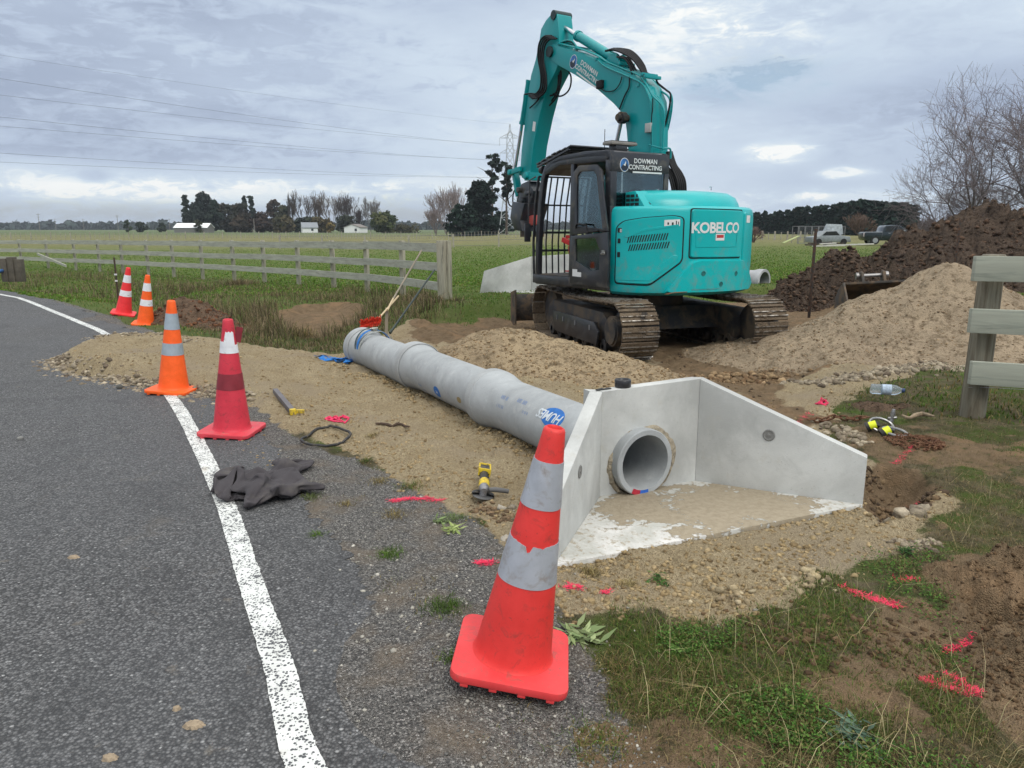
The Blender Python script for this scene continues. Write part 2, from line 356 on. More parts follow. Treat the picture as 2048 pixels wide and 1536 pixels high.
def ground_material():
    m,nt,b=newmat('ground_cover'); a=nn(nt,'ShaderNodeAttribute',attribute_name='col'); s=nn(nt,'ShaderNodeSeparateColor'); nt.links.new(a.outputs['Color'],s.inputs[0])
    co=obco(nt); fine=noise(nt,9,6,.65,co); vf=noise(nt,70,4,.65,co); big=noise(nt,.9,4,.55,co); mid=noise(nt,3.2,5,.6,co)
    def msk(c,amt=.9):
        f=mth(nt,'ADD',c,mth(nt,'MULTIPLY',mth(nt,'SUBTRACT',mth(nt,'ADD',fine,mth(nt,'MULTIPLY',vf,.5)),.75),amt)); return ramp(nt,f,[(.42,0),(.58,1)])
    # grass floor: thatch, soil and moss
    g=mix(nt,ramp(nt,fine,[(.35,0),(.65,1)]),(.075,.07,.035),(.19,.155,.095)); g=mix(nt,ramp(nt,mid,[(.45,0),(.62,1)]),g,(.085,.125,.026))
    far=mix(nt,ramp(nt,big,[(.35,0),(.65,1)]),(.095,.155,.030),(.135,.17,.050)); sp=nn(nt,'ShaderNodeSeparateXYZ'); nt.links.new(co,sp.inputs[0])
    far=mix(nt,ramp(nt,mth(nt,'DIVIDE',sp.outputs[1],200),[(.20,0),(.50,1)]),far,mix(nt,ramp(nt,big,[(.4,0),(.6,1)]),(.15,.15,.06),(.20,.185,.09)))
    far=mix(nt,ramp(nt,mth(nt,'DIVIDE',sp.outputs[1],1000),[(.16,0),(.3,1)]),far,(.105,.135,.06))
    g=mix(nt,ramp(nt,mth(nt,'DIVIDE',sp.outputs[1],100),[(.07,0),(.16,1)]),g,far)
    # sand, sandy clay
    sn=mix(nt,ramp(nt,mid,[(.35,0),(.65,1)]),(.50,.405,.25),(.62,.515,.335)); sn=mix(nt,ramp(nt,vf,[(.3,0),(.72,1)]),mix(nt,.75,sn,(.17,.12,.065)),sn)
    sn=mix(nt,ramp(nt,big,[(.5,0),(.68,1)]),sn,(.38,.31,.215))
    sl_=mix(nt,ramp(nt,fine,[(.3,0),(.7,1)]),(.155,.108,.062),(.28,.20,.122)); sl_=mix(nt,ramp(nt,mid,[(.5,0),(.66,1)]),sl_,(.30,.20,.115))
    vor=nn(nt,'ShaderNodeTexVoronoi',feature='F1'); vor.inputs['Scale'].default_value=150; nt.links.new(co,vor.inputs['Vector'])
    vs=nn(nt,'ShaderNodeSeparateColor'); nt.links.new(vor.outputs['Color'],vs.inputs[0])
    gv=mix(nt,ramp(nt,vs.outputs[0],[(.1,(.05,.052,.056)),(.5,(.12,.12,.118)),(.86,(.24,.235,.225)),(.97,(.5,.49,.46))]),0,0); gv=ramp(nt,vs.outputs[0],[(.1,(.085,.083,.080)),(.5,(.165,.158,.148)),(.86,(.26,.25,.23)),(.97,(.46,.44,.41))])
    gv=mix(nt,ramp(nt,mid,[(.48,0),(.7,.75)]),gv,(.25,.20,.145))
    c=mix(nt,msk(s.outputs[2]),g,gv); c=mix(nt,msk(s.outputs[0],.7),c,sn); c=mix(nt,msk(s.outputs[1],1.0),c,sl_)
    nt.links.new(c,b.inputs['Base Color']); b.inputs['Roughness'].default_value=.95; b.inputs['Specular IOR Level'].default_value=.15
    h=mth(nt,'ADD',mth(nt,'MULTIPLY',fine,1.4),mth(nt,'ADD',mth(nt,'MULTIPLY',vf,.5),mth(nt,'MULTIPLY',vor.outputs['Distance'],-.35)))
    bump(nt,b,h,1.0,.045); return m
MG=ground_material()
ctr=len(V); V=np.concatenate([V,[[0,0,0]]]); ground=mesh_np('ground',V,F,MG,smooth=True)
bm=bmesh.new(); bm.from_mesh(ground.data); bm.verts.ensure_lookup_table(); bm.faces.new([bm.verts[i] for i in range(nx)][::-1]); bm.verts.remove(bm.verts[ctr]); bm.to_mesh(ground.data); bm.free()
set_col(ground,np.stack([sa,so_,gr],1)); tag(ground,kind='structure')
# ------------------------------------------------------------------ road and its edge line
def offs(pts,d):
    out=[]
    for i,p in enumerate(pts):
        a=pts[max(i-1,0)]; c=pts[min(i+1,len(pts)-1)]; tx,ty=c[0]-a[0],c[1]-a[1]; L=math.hypot(tx,ty); dd=d if not callable(d) else d(i,p)
        out.append((p[0]+ty/L*dd,p[1]-tx/L*dd))
    return out
fineline=catmull(LINE,60)
edge=offs(fineline,lambda i,p: (.45+.30*(float(fbm(p[0],p[1],1.3,2,3))-.5)+.22*(float(fbm(p[0],p[1],9,4,4,.7))-.5)))
inn=[offs(fineline,-d) for d in (0,1,3,7.2)]
rings=[edge]+inn; n=len(fineline); V=[]; F=[]
for r_ in rings:
    for x,y in r_: V.append((x,y,0.012 if r_ is not edge else .004))
for i in range(len(rings)-1):
    for k in range(n-1): F.append((i*n+k,i*n+k+1,(i+1)*n+k+1,(i+1)*n+k))
def asphalt():
    m,nt,b=newmat('asphalt'); co=obco(nt); v=nn(nt,'ShaderNodeTexVoronoi'); v.inputs['Scale'].default_value=92; nt.links.new(co,v.inputs['Vector'])
    vs=nn(nt,'ShaderNodeSeparateColor'); nt.links.new(v.outputs['Color'],vs.inputs[0]); mid=noise(nt,2.2,5,.6,co); big=noise(nt,.5,3,.5,co); fine=noise(nt,38,4,.6,co)
    c=ramp(nt,vs.outputs[0],[(0,(.052,.052,.052)),(.55,(.118,.118,.117)),(.9,(.195,.195,.193)),(.985,(.21,.212,.214)),(1,(.42,.42,.41))])
    c=mix(nt,ramp(nt,v.outputs['Distance'],[(.35,0),(.75,.75)]),c,(.018,.019,.020))
    c=mix(nt,ramp(nt,big,[(.35,0),(.7,.35)]),c,(.095,.10,.108)); c=mix(nt,ramp(nt,mid,[(.62,0),(.74,.35)]),c,(.17,.15,.125))
    c=mix(nt,ramp(nt,noise(nt,7,4,.6,co),[(.66,0),(.74,.4)]),c,(.22,.19,.15)); c=mix(nt,ramp(nt,noise(nt,.9,6,.7,co,1.5),[(.52,0),(.62,.3)]),c,(.035,.036,.038))
    nt.links.new(c,b.inputs['Base Color']); b.inputs['Roughness'].default_value=.8; b.inputs['Specular IOR Level'].default_value=.4
    bump(nt,b,mth(nt,'ADD',mth(nt,'MULTIPLY',v.outputs['Distance'],-1),mth(nt,'MULTIPLY',fine,.5)),.95,.009); return m
MAS=asphalt()
road=mesh_np('road',np.array(V),np.array(F),MAS,smooth=True); tag(road,kind='structure')
def line_paint():
    m,nt,b=newmat('road_paint'); co=obco(nt); v=nn(nt,'ShaderNodeTexVoronoi'); v.inputs['Scale'].default_value=88; nt.links.new(co,v.inputs['Vector'])
    vs=nn(nt,'ShaderNodeSeparateColor'); nt.links.new(v.outputs['Color'],vs.inputs[0]); n_=noise(nt,9,4,.6,co); n4=noise(nt,3,4,.6,co)
    f=mth(nt,'ADD',mth(nt,'MULTIPLY',vs.outputs[0],.55),mth(nt,'MULTIPLY',v.outputs['Distance'],.55)); f=mth(nt,'ADD',f,mth(nt,'MULTIPLY',mth(nt,'SUBTRACT',n_,.5),.5))
    worn=ramp(nt,mth(nt,'SUBTRACT',mth(nt,'MULTIPLY_ADD',vs.outputs[0],.62,mth(nt,'MULTIPLY_ADD',n_,.85,-.37)),v.outputs['Distance']),[(0,0),(.06,1)]); c=mix(nt,worn,mix(nt,ramp(nt,n_,[(.35,0),(.7,1)]),(.70,.72,.69),(.56,.57,.54)),(.08,.083,.088))
    c=mix(nt,ramp(nt,n4,[(.62,0),(.72,.6)]),c,(.38,.32,.23)); nt.links.new(c,b.inputs['Base Color']); b.inputs['Roughness'].default_value=.7
    bump(nt,b,mth(nt,'MULTIPLY',v.outputs['Distance'],-1),.6,.006); return m
L0=offs(fineline,lambda i,p:-.054+.008*(float(fbm(p[0],p[1],14,3,4))-.5)); L1=offs(fineline,lambda i,p:.054+.014*(float(fbm(p[0],p[1],20,3,9))-.5)); V=[]; F=[]; n=len(fineline)
for k in range(n):
    x,y=L0[k]; V.append((x,y,.0165)); x,y=L1[k]; V.append((x,y,.0165))
for k in range(n-1): F.append((2*k+2,2*k+3,2*k+1,2*k))
el_=mesh_np('road_edge_line',np.array(V),np.array(F),line_paint()); tag(el_,kind='structure')
# ================================================================== heaps, headwall, pipes, cones and small things
_ico={}
def ico(sub):
    if sub not in _ico:
        bm=bmesh.new(); bmesh.ops.create_icosphere(bm,subdivisions=sub,radius=1); _ico[sub]=(np.array([v.co for v in bm.verts]),np.array([[v.index for v in f.verts] for f in bm.faces])); bm.free()
    return _ico[sub]
def rotm(n):
    q=rng.normal(size=(n,4)); q/=np.linalg.norm(q,axis=1)[:,None]; w,x,y,z=q.T
    return np.stack([1-2*(y*y+z*z),2*(x*y-z*w),2*(x*z+y*w),2*(x*y+z*w),1-2*(x*x+z*z),2*(y*z-x*w),2*(x*z-y*w),2*(y*z+x*w),1-2*(x*x+y*y)],1).reshape(n,3,3)
def stone_arr(P,S,cols,sub=1,rough=.28,flat=.7):
    n=len(P); B,Fb=ico(sub); k=len(B)
    X=B[None]*(1+rough*(rng.random((n,k,1))*2-1)); X=X*(.65+.6*rng.random((n,1,3))); X=np.einsum('nij,nkj->nki',rotm(n),X); X[:,:,2]*=flat
    X=X*np.asarray(S)[:,None,None]+P[:,None,:]
    F=(Fb[None]+(np.arange(n)*k)[:,None,None]).reshape(-1,3); C=np.repeat(cols,k,axis=0)*(.88+.24*rng.random((n*k,1)))
    return X.reshape(-1,3),F,C
def palette(n,cs):
    cs=np.array([s2l(c) for c in cs]); i=rng.integers(0,len(cs),n); j=rng.integers(0,len(cs),n); t=rng.random((n,1))*.5
    return (cs[i]*(1-t)+cs[j]*t)*(.8+.4*rng.random((n,1)))
MSTONE=attrmat('stone',.92,.5,150,var=.35); MCLOD=attrmat('clod',.97,.8,90,var=.4)
def heapmat(name,a,b,c,bs=1.0,bst=.035):
    m,nt,bb=newmat(name); co=obco(nt); n1=noise(nt,2.2,5,.6,co); n2=noise(nt,11,6,.7,co); n3=noise(nt,60,4,.7,co)
    col=mix(nt,ramp(nt,n1,[(.35,0),(.66,1)]),a,b); col=mix(nt,ramp(nt,n2,[(.36,1),(.52,0)]),col,c); col=mix(nt,ramp(nt,n3,[(.3,.55),(.55,0)]),col,c)
    nt.links.new(col,bb.inputs['Base Color']); bb.inputs['Roughness'].default_value=.97; bb.inputs['Specular IOR Level'].default_value=.12
    bump(nt,bb,mth(nt,'ADD',n2,mth(nt,'MULTIPLY',n3,.45)),bs,bst); return m
MSAND=heapmat('sandy_gravel',(.27,.215,.15),(.36,.285,.195),(.14,.105,.068),1,.03)
MDIRT=heapmat('dark_soil',(.085,.064,.050),(.125,.092,.068),(.035,.026,.021),1,.07)
MRED=heapmat('brown_soil',(.12,.082,.055),(.175,.118,.08),(.05,.034,.024),1,.05)
MGRV=heapmat('gravel_spoil',(.29,.225,.145),(.39,.305,.19),(.14,.105,.065),1,.03)
def heap(name,cones,mat,label,cat,step,nz,nsc,clods,csz,ccols,k=.12,seed=0,group=None,box=None,dig=.06,lum=0):
    x0=min(c[0]-c[2]/c[3]-.5 for c in cones); x1=max(c[0]+c[2]/c[3]+.5 for c in cones); y0=min(c[1]-c[2]/c[3]-.5 for c in cones); y1=max(c[1]+c[2]/c[3]+.5 for c in cones)
    xs=np.arange(x0,x1,step); ys=np.arange(y0,y1,step); X,Y=np.meshgrid(xs,ys)
    def H(X,Y):
        wx=X+.35*(fbm(X,Y,1.1,3,seed+3)-.5); wy=Y+.35*(fbm(X,Y,1.1,3,seed+4)-.5); s=0
        for cx,cy,h,sl in cones:
            d=np.sqrt((wx-cx)**2+(wy-cy)**2+.02); s=s+np.exp(np.clip((h-sl*d)/k,-30,30))
        h=k*np.log(s+1e-9); h=np.where(h<0,h*.6,h)
        f=fbm(X,Y,nsc,5,seed+9,.58)-.5; amp=nz*sst(-.05,.25,h)
        h=h+amp*f*2
        if lum: h=h+lum*sst(0,.3,h)*np.maximum(0,fbm(X,Y,nsc*2.2,3,seed+13)-.5)*2
        return h
    Hh=H(X,Y)-dig; Z=Zg(X,Y)+np.maximum(Hh,-.12); ny_,nx_=X.shape; idx=np.arange(ny_*nx_).reshape(ny_,nx_)
    keep=(np.maximum.reduce([Hh[:-1,:-1],Hh[1:,:-1],Hh[:-1,1:],Hh[1:,1:]])>-.10)
    F=np.stack([idx[:-1,:-1],idx[:-1,1:],idx[1:,1:],idx[1:,:-1]],-1)[keep]
    used=np.unique(F); rm=np.full(X.size,-1); rm[used]=np.arange(len(used)); V=np.stack([X.ravel(),Y.ravel(),Z.ravel()],1)[used]
    cx,cy=cones[0][:2]; V=V-np.array([cx,cy,0]); o=mesh_np(name,V,rm[F],mat,smooth=True); o.location=(cx,cy,0); tag(o,label,cat,group)
    if clods:
        px=rng.uniform(x0,x1,clods*3); py=rng.uniform(y0,y1,clods*3); hh=H(px,py)-dig; w_=np.where(hh>-.02,np.clip(1.25-hh/ max(c[2] for c in cones),.25,1.2),0)*(.3+fbm(px,py,2.2,3,seed+77)*1.4)
        m=rng.random(len(px))<w_; px,py,hh=px[m][:clods],py[m][:clods],hh[m][:clods]; S=csz[0]+(csz[1]-csz[0])*rng.random(len(px))**3.2
        P=np.stack([px-cx,py-cy,Zg(px,py)+hh+S*.12],1); v,f,c=stone_arr(P,S,palette(len(px),ccols),1,.3,.75)
        q=mesh_np('clods',v,f,MCLOD,o); set_col(q,c); q['kind']='stuff'
    return o
heap('sand_pile',[(5.75,10.0,1.25,.72),(4.95,10.2,.80,.46),(4.1,10.1,.46,.30),(3.4,10.3,.3,.25),(6.6,9.9,.75,.5),(5.6,9.0,.3,.25)],MSAND,'tall pale sandy gravel pile behind the right fence post','sand pile',.03,.026,3.2,8000,(.004,.017),['9c8669','8a765e','a89274','78644e'],.07,1)
heap('gravel_pile',[(-.1,9.35,.5,.42),(.35,9.15,.43,.42),(.8,8.85,.37,.40),(1.2,8.5,.28,.34),(1.45,7.9,.14,.2)],MGRV,'low heap of lumpy sandy gravel between the pipes and the excavator tracks','gravel pile',.025,.035,4.5,6000,(.004,.018),['9a8262','887254','a68e6c','725e44'],.07,2)
heap('soil_pile',[(6.75,16,1.08,.80),(6.15,15.8,.85,.75),(7.25,16.1,.85,.85)],MDIRT,'smaller dark brown soil pile on the grass behind the steel post','soil pile',.045,.17,2.4,4200,(.012,.055),['4e4036','5c4a3c','3c3028','685444'],.1,3,'dark soil piles',lum=.4)
heap('soil_pile',[(11.8,19,2.05,.62),(10.9,18.4,1.5,.68),(13.8,19,1.95,.6),(9.9,17.9,.8,.55),(12.2,17.2,1.2,.6)],MDIRT,'biggest dark brown soil pile at the right edge below the bare trees','soil pile',.05,.26,1.7,7000,(.014,.08),['4e4036','5a483a','3c3028','665040'],.13,4,'dark soil piles',lum=.6)
heap('soil_pile',[(-6.0,13.9,.62,.62),(-5.6,13.7,.45,.6),(-5.1,13.3,.3,.42)],MRED,'low reddish brown soil heap in the grass behind the orange cones','soil pile',.03,.07,4,900,(.01,.05),['6e4c36','5a3e2e','80583e'],.06,5,'dark soil piles',lum=.12)
heap('sod_clump',[(3.28,6.62,.17,.75),(3.5,6.6,.13,.7)],MRED,'clump of dark matted turf lying left of the plastic bottle','turf clump',.012,.03,9,500,(.004,.014),['4a382a','5c4632','3a2c22'],.03,6,dig=.02)
# ---- concrete headwall at the pipe outlet
def concmat(name,a,spot=(.30,.30,.28),bmp=.25,stain=(.40,.38,.32)):
    m,nt,b=newmat(name); co=obco(nt); n1=noise(nt,1.8,6,.65,co,.3); n2=noise(nt,12,5,.65,co); n3=noise(nt,120,3,.6,co); v=nn(nt,'ShaderNodeTexVoronoi'); v.inputs['Scale'].default_value=34; nt.links.new(co,v.inputs['Vector'])
    c=mix(nt,ramp(nt,n1,[(.35,0),(.65,1)]),tuple(x*.74 for x in a),tuple(min(1,x*1.12) for x in a)); n7=noise(nt,4.5,8,.72,co,.8); c=mix(nt,ramp(nt,n7,[(.56,0),(.68,.30)]),c,tuple(x*.62 for x in a)); c=mix(nt,ramp(nt,n2,[(.58,0),(.72,.35)]),c,stain)
    c=mix(nt,ramp(nt,n3,[(.62,0),(.72,.5)]),c,spot); c=mix(nt,ramp(nt,v.outputs['Distance'],[(.06,.9),(.11,0)]),c,mix(nt,ramp(nt,n2,[(.52,0),(.56,1)]),c,spot))
    nt.links.new(c,b.inputs['Base Color']); b.inputs['Roughness'].default_value=.85; b.inputs['Specular IOR Level'].default_value=.25; bump(nt,b,mth(nt,'ADD',n3,n2),bmp,.004); return m
MCONC=concmat('concrete_wall',(.50,.51,.49)); MCTOP=concmat('concrete_top',(.66,.66,.62)); MPIPE=concmat('concrete_pipe',(.37,.39,.395),(.25,.26,.26),.2,(.52,.53,.52)); MPIPE2=concmat('concrete_pipe_pale',(.40,.41,.42),(.28,.28,.28),.3)
def slabmat():
    m,nt,b=newmat('apron'); co=obco(nt); sp=nn(nt,'ShaderNodeSeparateXYZ'); nt.links.new(co,sp.inputs[0]); n1=noise(nt,3.5,7,.68,co,.4); n2=noise(nt,30,5,.65,co)
    # a tongue of silt lies on the middle of the slab; the slab itself is near-white cement
    q=mth(nt,'ADD',mth(nt,'POWER',mth(nt,'DIVIDE',mth(nt,'SUBTRACT',sp.outputs[0],1.12),.72),2),mth(nt,'POWER',mth(nt,'DIVIDE',mth(nt,'SUBTRACT',sp.outputs[1],4.12),.40),2))
    f=mth(nt,'SUBTRACT',1.0,q); f=mth(nt,'ADD',f,mth(nt,'MULTIPLY',mth(nt,'SUBTRACT',n1,.5),5.2)); f=mth(nt,'ADD',f,mth(nt,'MULTIPLY',mth(nt,'SUBTRACT',n2,.5),1.2))
    s=ramp(nt,f,[(.10,0),(.2,1)]); c=mix(nt,s,mix(nt,ramp(nt,n2,[(.54,0),(.62,.8)]),mix(nt,ramp(nt,n1,[(.4,0),(.6,1)]),(.46,.46,.42),(.66,.65,.62)),(.33,.28,.2)),mix(nt,ramp(nt,n2,[(.35,0),(.6,1)]),(.27,.225,.155),(.33,.28,.20)))
    nt.links.new(c,b.inputs['Base Color']); b.inputs['Roughness'].default_value=.9; bump(nt,b,mth(nt,'ADD',mth(nt,'MULTIPLY',s,.6),n2),.7,.012); return m
T=.078
hw=empty('concrete_headwall',(.85,4.43,0),label='pale concrete headwall with sloping wing walls around the open pipe end',cat='headwall')
def wpart(mb,name,mat,bev=.006,par=hw):
    o=mb.build(name,mat,par,bevel=bev); o.location=-Vector(par.location) if par.parent is None else (0,0,0); return o
u=Vector((HW_BR[0]-HW_BL[0],HW_BR[1]-HW_BL[1],0)); LW=u.length; u.normalize(); nb=Vector((-u.y,u.x,0)) # towards the back
AX0=Vector((.785,4.393,.212)); AX1=Vector((-1.93,9.40,.205)); AXD=(AX1-AX0).normalized(); AXL=(AX1-AX0).length
wc=(AX0-Vector((*HW_BL,0))).dot(u)+.01; hc=.19; zt0,zt1=.665,.685; zb=-.1
def backwall():
    mb=MB(); o=Vector((*HW_BL,0)); N=72; angs=sorted(set([2*PI*i/N for i in range(N)]+[math.atan2(z-hc,s-wc)%(2*PI) for s,z in ((-.0,zb),(LW,zb),(LW,zt1),(0,zt0))]))
    def border(a):
        dx,dz=math.cos(a),math.sin(a); best=9
        for (x0,y0),(x1,y1) in (((0,zb),(LW,zb)),((LW,zb),(LW,zt1)),((LW,zt1),(0,zt0)),((0,zt0),(0,zb))):
            ex,ez=x1-x0,y1-y0; D=dx*ez-dz*ex
            if abs(D)<1e-9: continue
            t=((x0-wc)*ez-(y0-hc)*ex)/D; s=((x0-wc)*dz-(y0-hc)*dx)/D
            if t>0 and -1e-6<=s<=1+1e-6: best=min(best,t)
        return best
    def P(s,z,d): return o+u*s+nb*d+Vector((0,0,z))
    m=len(angs); vs=[]
    for d in (0,T):
        for a in angs:
            r=.219+.006*math.sin(3*a+1)+.005*math.sin(7*a); vs.append(P(wc+r*math.cos(a),hc+r*math.sin(a),d))
        for a in angs:
            b=border(a); vs.append(P(wc+b*math.cos(a),hc+b*math.sin(a),d))
    fs=[]
    for i in range(m):
        j=(i+1)%m; fs+=[(i,j,m+j,m+i),(2*m+i,3*m+i,3*m+j,2*m+j),(i,2*m+i,2*m+j,j),(m+i,m+j,3*m+j,3*m+i)]
    return mb.add(vs,fs)
wpart(backwall(),'back_wall',MCONC,0)
def wing(a,b,za,zb_,out,name):
    a=Vector((*a,0)); b=Vector((*b,0)); d=(b-a).normalized(); n_=Vector(out); n_=(n_-d*n_.dot(d)).normalized()*T
    vs=[]
    for off_ in (Vector(),n_):
        vs+=[a+off_+Vector((0,0,zb)),b+off_+Vector((0,0,zb)),b+off_+Vector((0,0,zb_)),a+off_+Vector((0,0,za))]
    w_=MB().add(vs,[(0,1,2,3),(7,6,5,4),(0,4,5,1),(1,5,6,2),(2,6,7,3),(3,7,4,0)]); return wpart(w_,name,MCONC,.007)
wl=wing(HW_BL,HW_FL,zt0,.30,(-1,0,0),'wing_wall'); wr=wing(HW_BR,HW_FR,zt1,.305,(.3,1,0),'wing_wall')
# corner fillers where wing thickness and back wall meet
a=Vector((*HW_BL,0)); b=a+nb*T; dl=(Vector((*HW_FL,0))-a).normalized(); c_=a+Vector((-1,0,0)).__sub__(dl*Vector((-1,0,0)).dot(dl)).normalized()*T
MBp=MB(); 
for tri,z1 in (((a,b,c_),zt0),):
    q=c_+nb*T*.9; pts=[a,b,q,c_]; vs=[Vector((p.x,p.y,zb)) for p in pts]+[Vector((p.x,p.y,z1-.002)) for p in pts]
    MBp.add(vs,[(0,1,2,3),(7,6,5,4)]+[(i,(i+1)%4,4+(i+1)%4,4+i) for i in range(4)]); wpart(MBp,'corner',MCONC,0); MBp=MB()
a=Vector((*HW_BR,0)); dr=(Vector((*HW_FR,0))-a).normalized(); o_=Vector((.3,1,0)); o_=(o_-dr*o_.dot(dr)).normalized()*T; pts=[a,a+o_,a+nb*T]
vs=[Vector((p.x,p.y,zb)) for p in pts]+[Vector((p.x,p.y,zt1-.002)) for p in pts]; MBp.add(vs,[(0,1,2),(5,4,3)]+[(i,(i+1)%3,3+(i+1)%3,3+i) for i in range(3)]); wpart(MBp,'corner',MCONC,0)
pass
sl=MB(); pts=[HW_BL,HW_BR,HW_FR,HW_FL]; vs=[(x,y,-.1) for x,y in pts]+[(x,y,.022) for x,y in pts]
sl.add(vs,[(0,1,2,3),(7,6,5,4)]+[(i,(i+1)%4,4+(i+1)%4,4+i) for i in range(4)]); wpart(sl,'apron_slab',slabmat(),.004)
MREC=M('recess_grout',(.2,.2,.19),.9,bmp=.6,bscale=60); MMORT=M('mortar',(.30,.26,.19),.95,bmp=1,bscale=45,bdist=.02,var=.35,scale=20)
def recess(p,nrm,r=.027):
    mb=MB(); nrm=Vector(nrm).normalized(); q=nrm.to_track_quat('Z','Y').to_matrix().to_4x4(); q.translation=Vector(p); mb.T=q
    mb.lathe([(r*1.35,.0006),(r*1.2,.004),(r,.003),(r*.85,.0015),(r*.35,.001),(r*.3,.006),(0.0005,.006)],20); return wpart(mb,'lifting_recess',MREC,0)
def onwing(a,b,t,z,nrm): return (a[0]+(b[0]-a[0])*t+nrm[0]*.002,a[1]+(b[1]-a[1])*t+nrm[1]*.002,z)
nl=Vector((-dl.y,dl.x,0)); nl=nl if nl.x>0 else -nl; nr_=-o_.normalized()
recess(onwing(HW_BL,HW_FL,.52,.34,nl),nl); recess(onwing(HW_BR,HW_FR,.44,.375,nr_),nr_); 
# mortar collar packed round the pipe
mb=MB(); N=60; vs=[]; 
for k in range(N):
    a=2*PI*k/N; r1=.219+.006*math.sin(3*a+1)+.005*math.sin(7*a)+.006*random.random(); big=.05*max(0,math.cos(a-.6))**2+.03*max(0,math.cos(a-3.3))**8
    for r,d in ((.207,-.012),(.212+.008*random.random(),-.015-.012*random.random()),(r1+big*.5,-.006-.012*random.random()),(r1+big*random.uniform(.6,1.1)+.003,.003)):
        p=Vector((*HW_BL,0))+u*(wc+r*math.cos(a))+nb*d+Vector((0,0,hc+r*math.sin(a))); vs.append(p)
fs=[(4*i+j,4*((i+1)%N)+j,4*((i+1)%N)+j+1,4*i+j+1) for i in range(N) for j in range(3)]; mb.add(vs,fs); wpart(mb,'mortar_collar',MMORT,0)
# ---- jointed pipes
MBLU=M('blue_ink',(.015,.13,.42),.7,var=.25,scale=30); 
RO,RI,RB=.208,.172,.246
s_marks=[-.05,2.02,3.80,5.55]
def frame(s):
    z=AXD; x=Vector((0,0,1)).cross(z).normalized(); y=z.cross(x); m=Matrix((x,y,z)).transposed().to_4x4(); m.translation=AX0+AXD*s; return m
def pipe_profile(L,bell=True,spig=True):
    p=[(RI,-.0)]; p+=[(RO-.006,0),(RO,.006)]
    if not spig: pass
    if bell: p+=[(RO,L-.36),(RO+.003,L-.33),(RO+.012,L-.28),(RB-.012,L-.19),(RB-.002,L-.15),(RB,L-.12),(RB,L-.012),(RB-.010,L),(RO+.012,L),(RO+.01,L-.09),(RI,L-.1)]
    else: p+=[(RO,L),(RI,L)]
    p+=[(RI,0)]
    return p
PIPES=[]; MBAND=concmat('rough_socket_end',(.37,.385,.385),(.18,.18,.17),.6,(.28,.27,.24))
plabels=['nearest grey concrete pipe, running through the headwall, with a blue oval stamp','middle grey concrete pipe with a small blue oval stamp and a brown patch','farthest grey concrete pipe with a blue strap tied round its wide end']
for i in range(3):
    s0,s1=s_marks[i],s_marks[i+1]; L=s1-s0+(.0 if i==2 else .0)
    po=bpy.data.objects.new('concrete_pipe',None)
    mb=MB(); mb.T=Matrix(); mb.lathe(pipe_profile(L),64)
    o=mb.build('concrete_pipe',MPIPE,smooth=True,auto=24); bpy.data.objects.remove(po)
    mb=MB(); mb.lathe([(RB-.004,L-.105),(RB+.003,L-.10),(RB+.0035,L-.02),(RB+.001,L-.004),(RB-.008,L+.001)],64); sb=mb.build('socket_band',MBAND,o,smooth=True)
    m=frame(s0 if i==0 else s0-.085)
    if i==2: m=m@Matrix.Translation((.012,-.03,0))@Matrix.Rotation(R(.6),4,'X')
    if i: # barrel slides into the previous socket
        for v in o.data.vertices: v.co.z=v.co.z*(L+.085)/L
    o.matrix_world=m; tag(o,plabels[i],'pipe','jointed concrete pipes'); PIPES.append((o,m))
# writing wrapped on the pipe
def text_mesh(txt,size,font=None,bold=0,space=1.0,shear=0):
    cu=bpy.data.curves.new('t','FONT'); cu.body=txt; cu.size=size; cu.align_x='CENTER'; cu.align_y='CENTER'; cu.offset=bold; cu.space_character=space; cu.shear=shear; cu.resolution_u=3
    ob=bpy.data.objects.new('t',cu); COL.objects.link(ob); dg=bpy.context.evaluated_depsgraph_get(); me=bpy.data.meshes.new_from_object(ob.evaluated_get(dg)); bpy.data.objects.remove(ob); bpy.data.curves.remove(cu)
    return me
def cutup(me,step):
    bm=bmesh.new(); bm.from_mesh(me); bmesh.ops.triangulate(bm,faces=bm.faces)
    for ax in (0,1):
        lo=min(v.co[ax] for v in bm.verts); hi=max(v.co[ax] for v in bm.verts); k=lo+step
        while k<hi:
            no=[0,0,0]; no[ax]=1; co=[0,0,0]; co[ax]=k
            bmesh.ops.bisect_plane(bm,geom=bm.verts[:]+bm.edges[:]+bm.faces[:],plane_co=co,plane_no=no); k+=step
    bm.to_mesh(me); bm.free()
def ellipse_mesh(rx,ry,n=40):
    bm=bmesh.new(); bm.faces.new([bm.verts.new((rx*math.cos(2*PI*k/n),ry*math.sin(2*PI*k/n),0)) for k in range(n)]); me=bpy.data.meshes.new('e'); bm.to_mesh(me); bm.free(); return me
def wrap_pipe(me,name,mat,pipe,s,ang,rot,lift,step=.02,r=RO):
    """flat mesh (x along the pipe, y round it) laid on the barrel"""
    ob,m=pipe; cutup(me,step); c,sn=math.cos(rot),math.sin(rot)
    for v in me.vertices:
        x,y=v.co.x*c-v.co.y*sn,v.co.x*sn+v.co.y*c; a=ang-y/r; v.co=((r+lift)*math.cos(a),(r+lift)*math.sin(a),s+x)
    me.materials.clear(); me.materials.append(mat); me.name=name; o=bpy.data.objects.new(name,me); COL.objects.link(o); o.parent=ob; return o
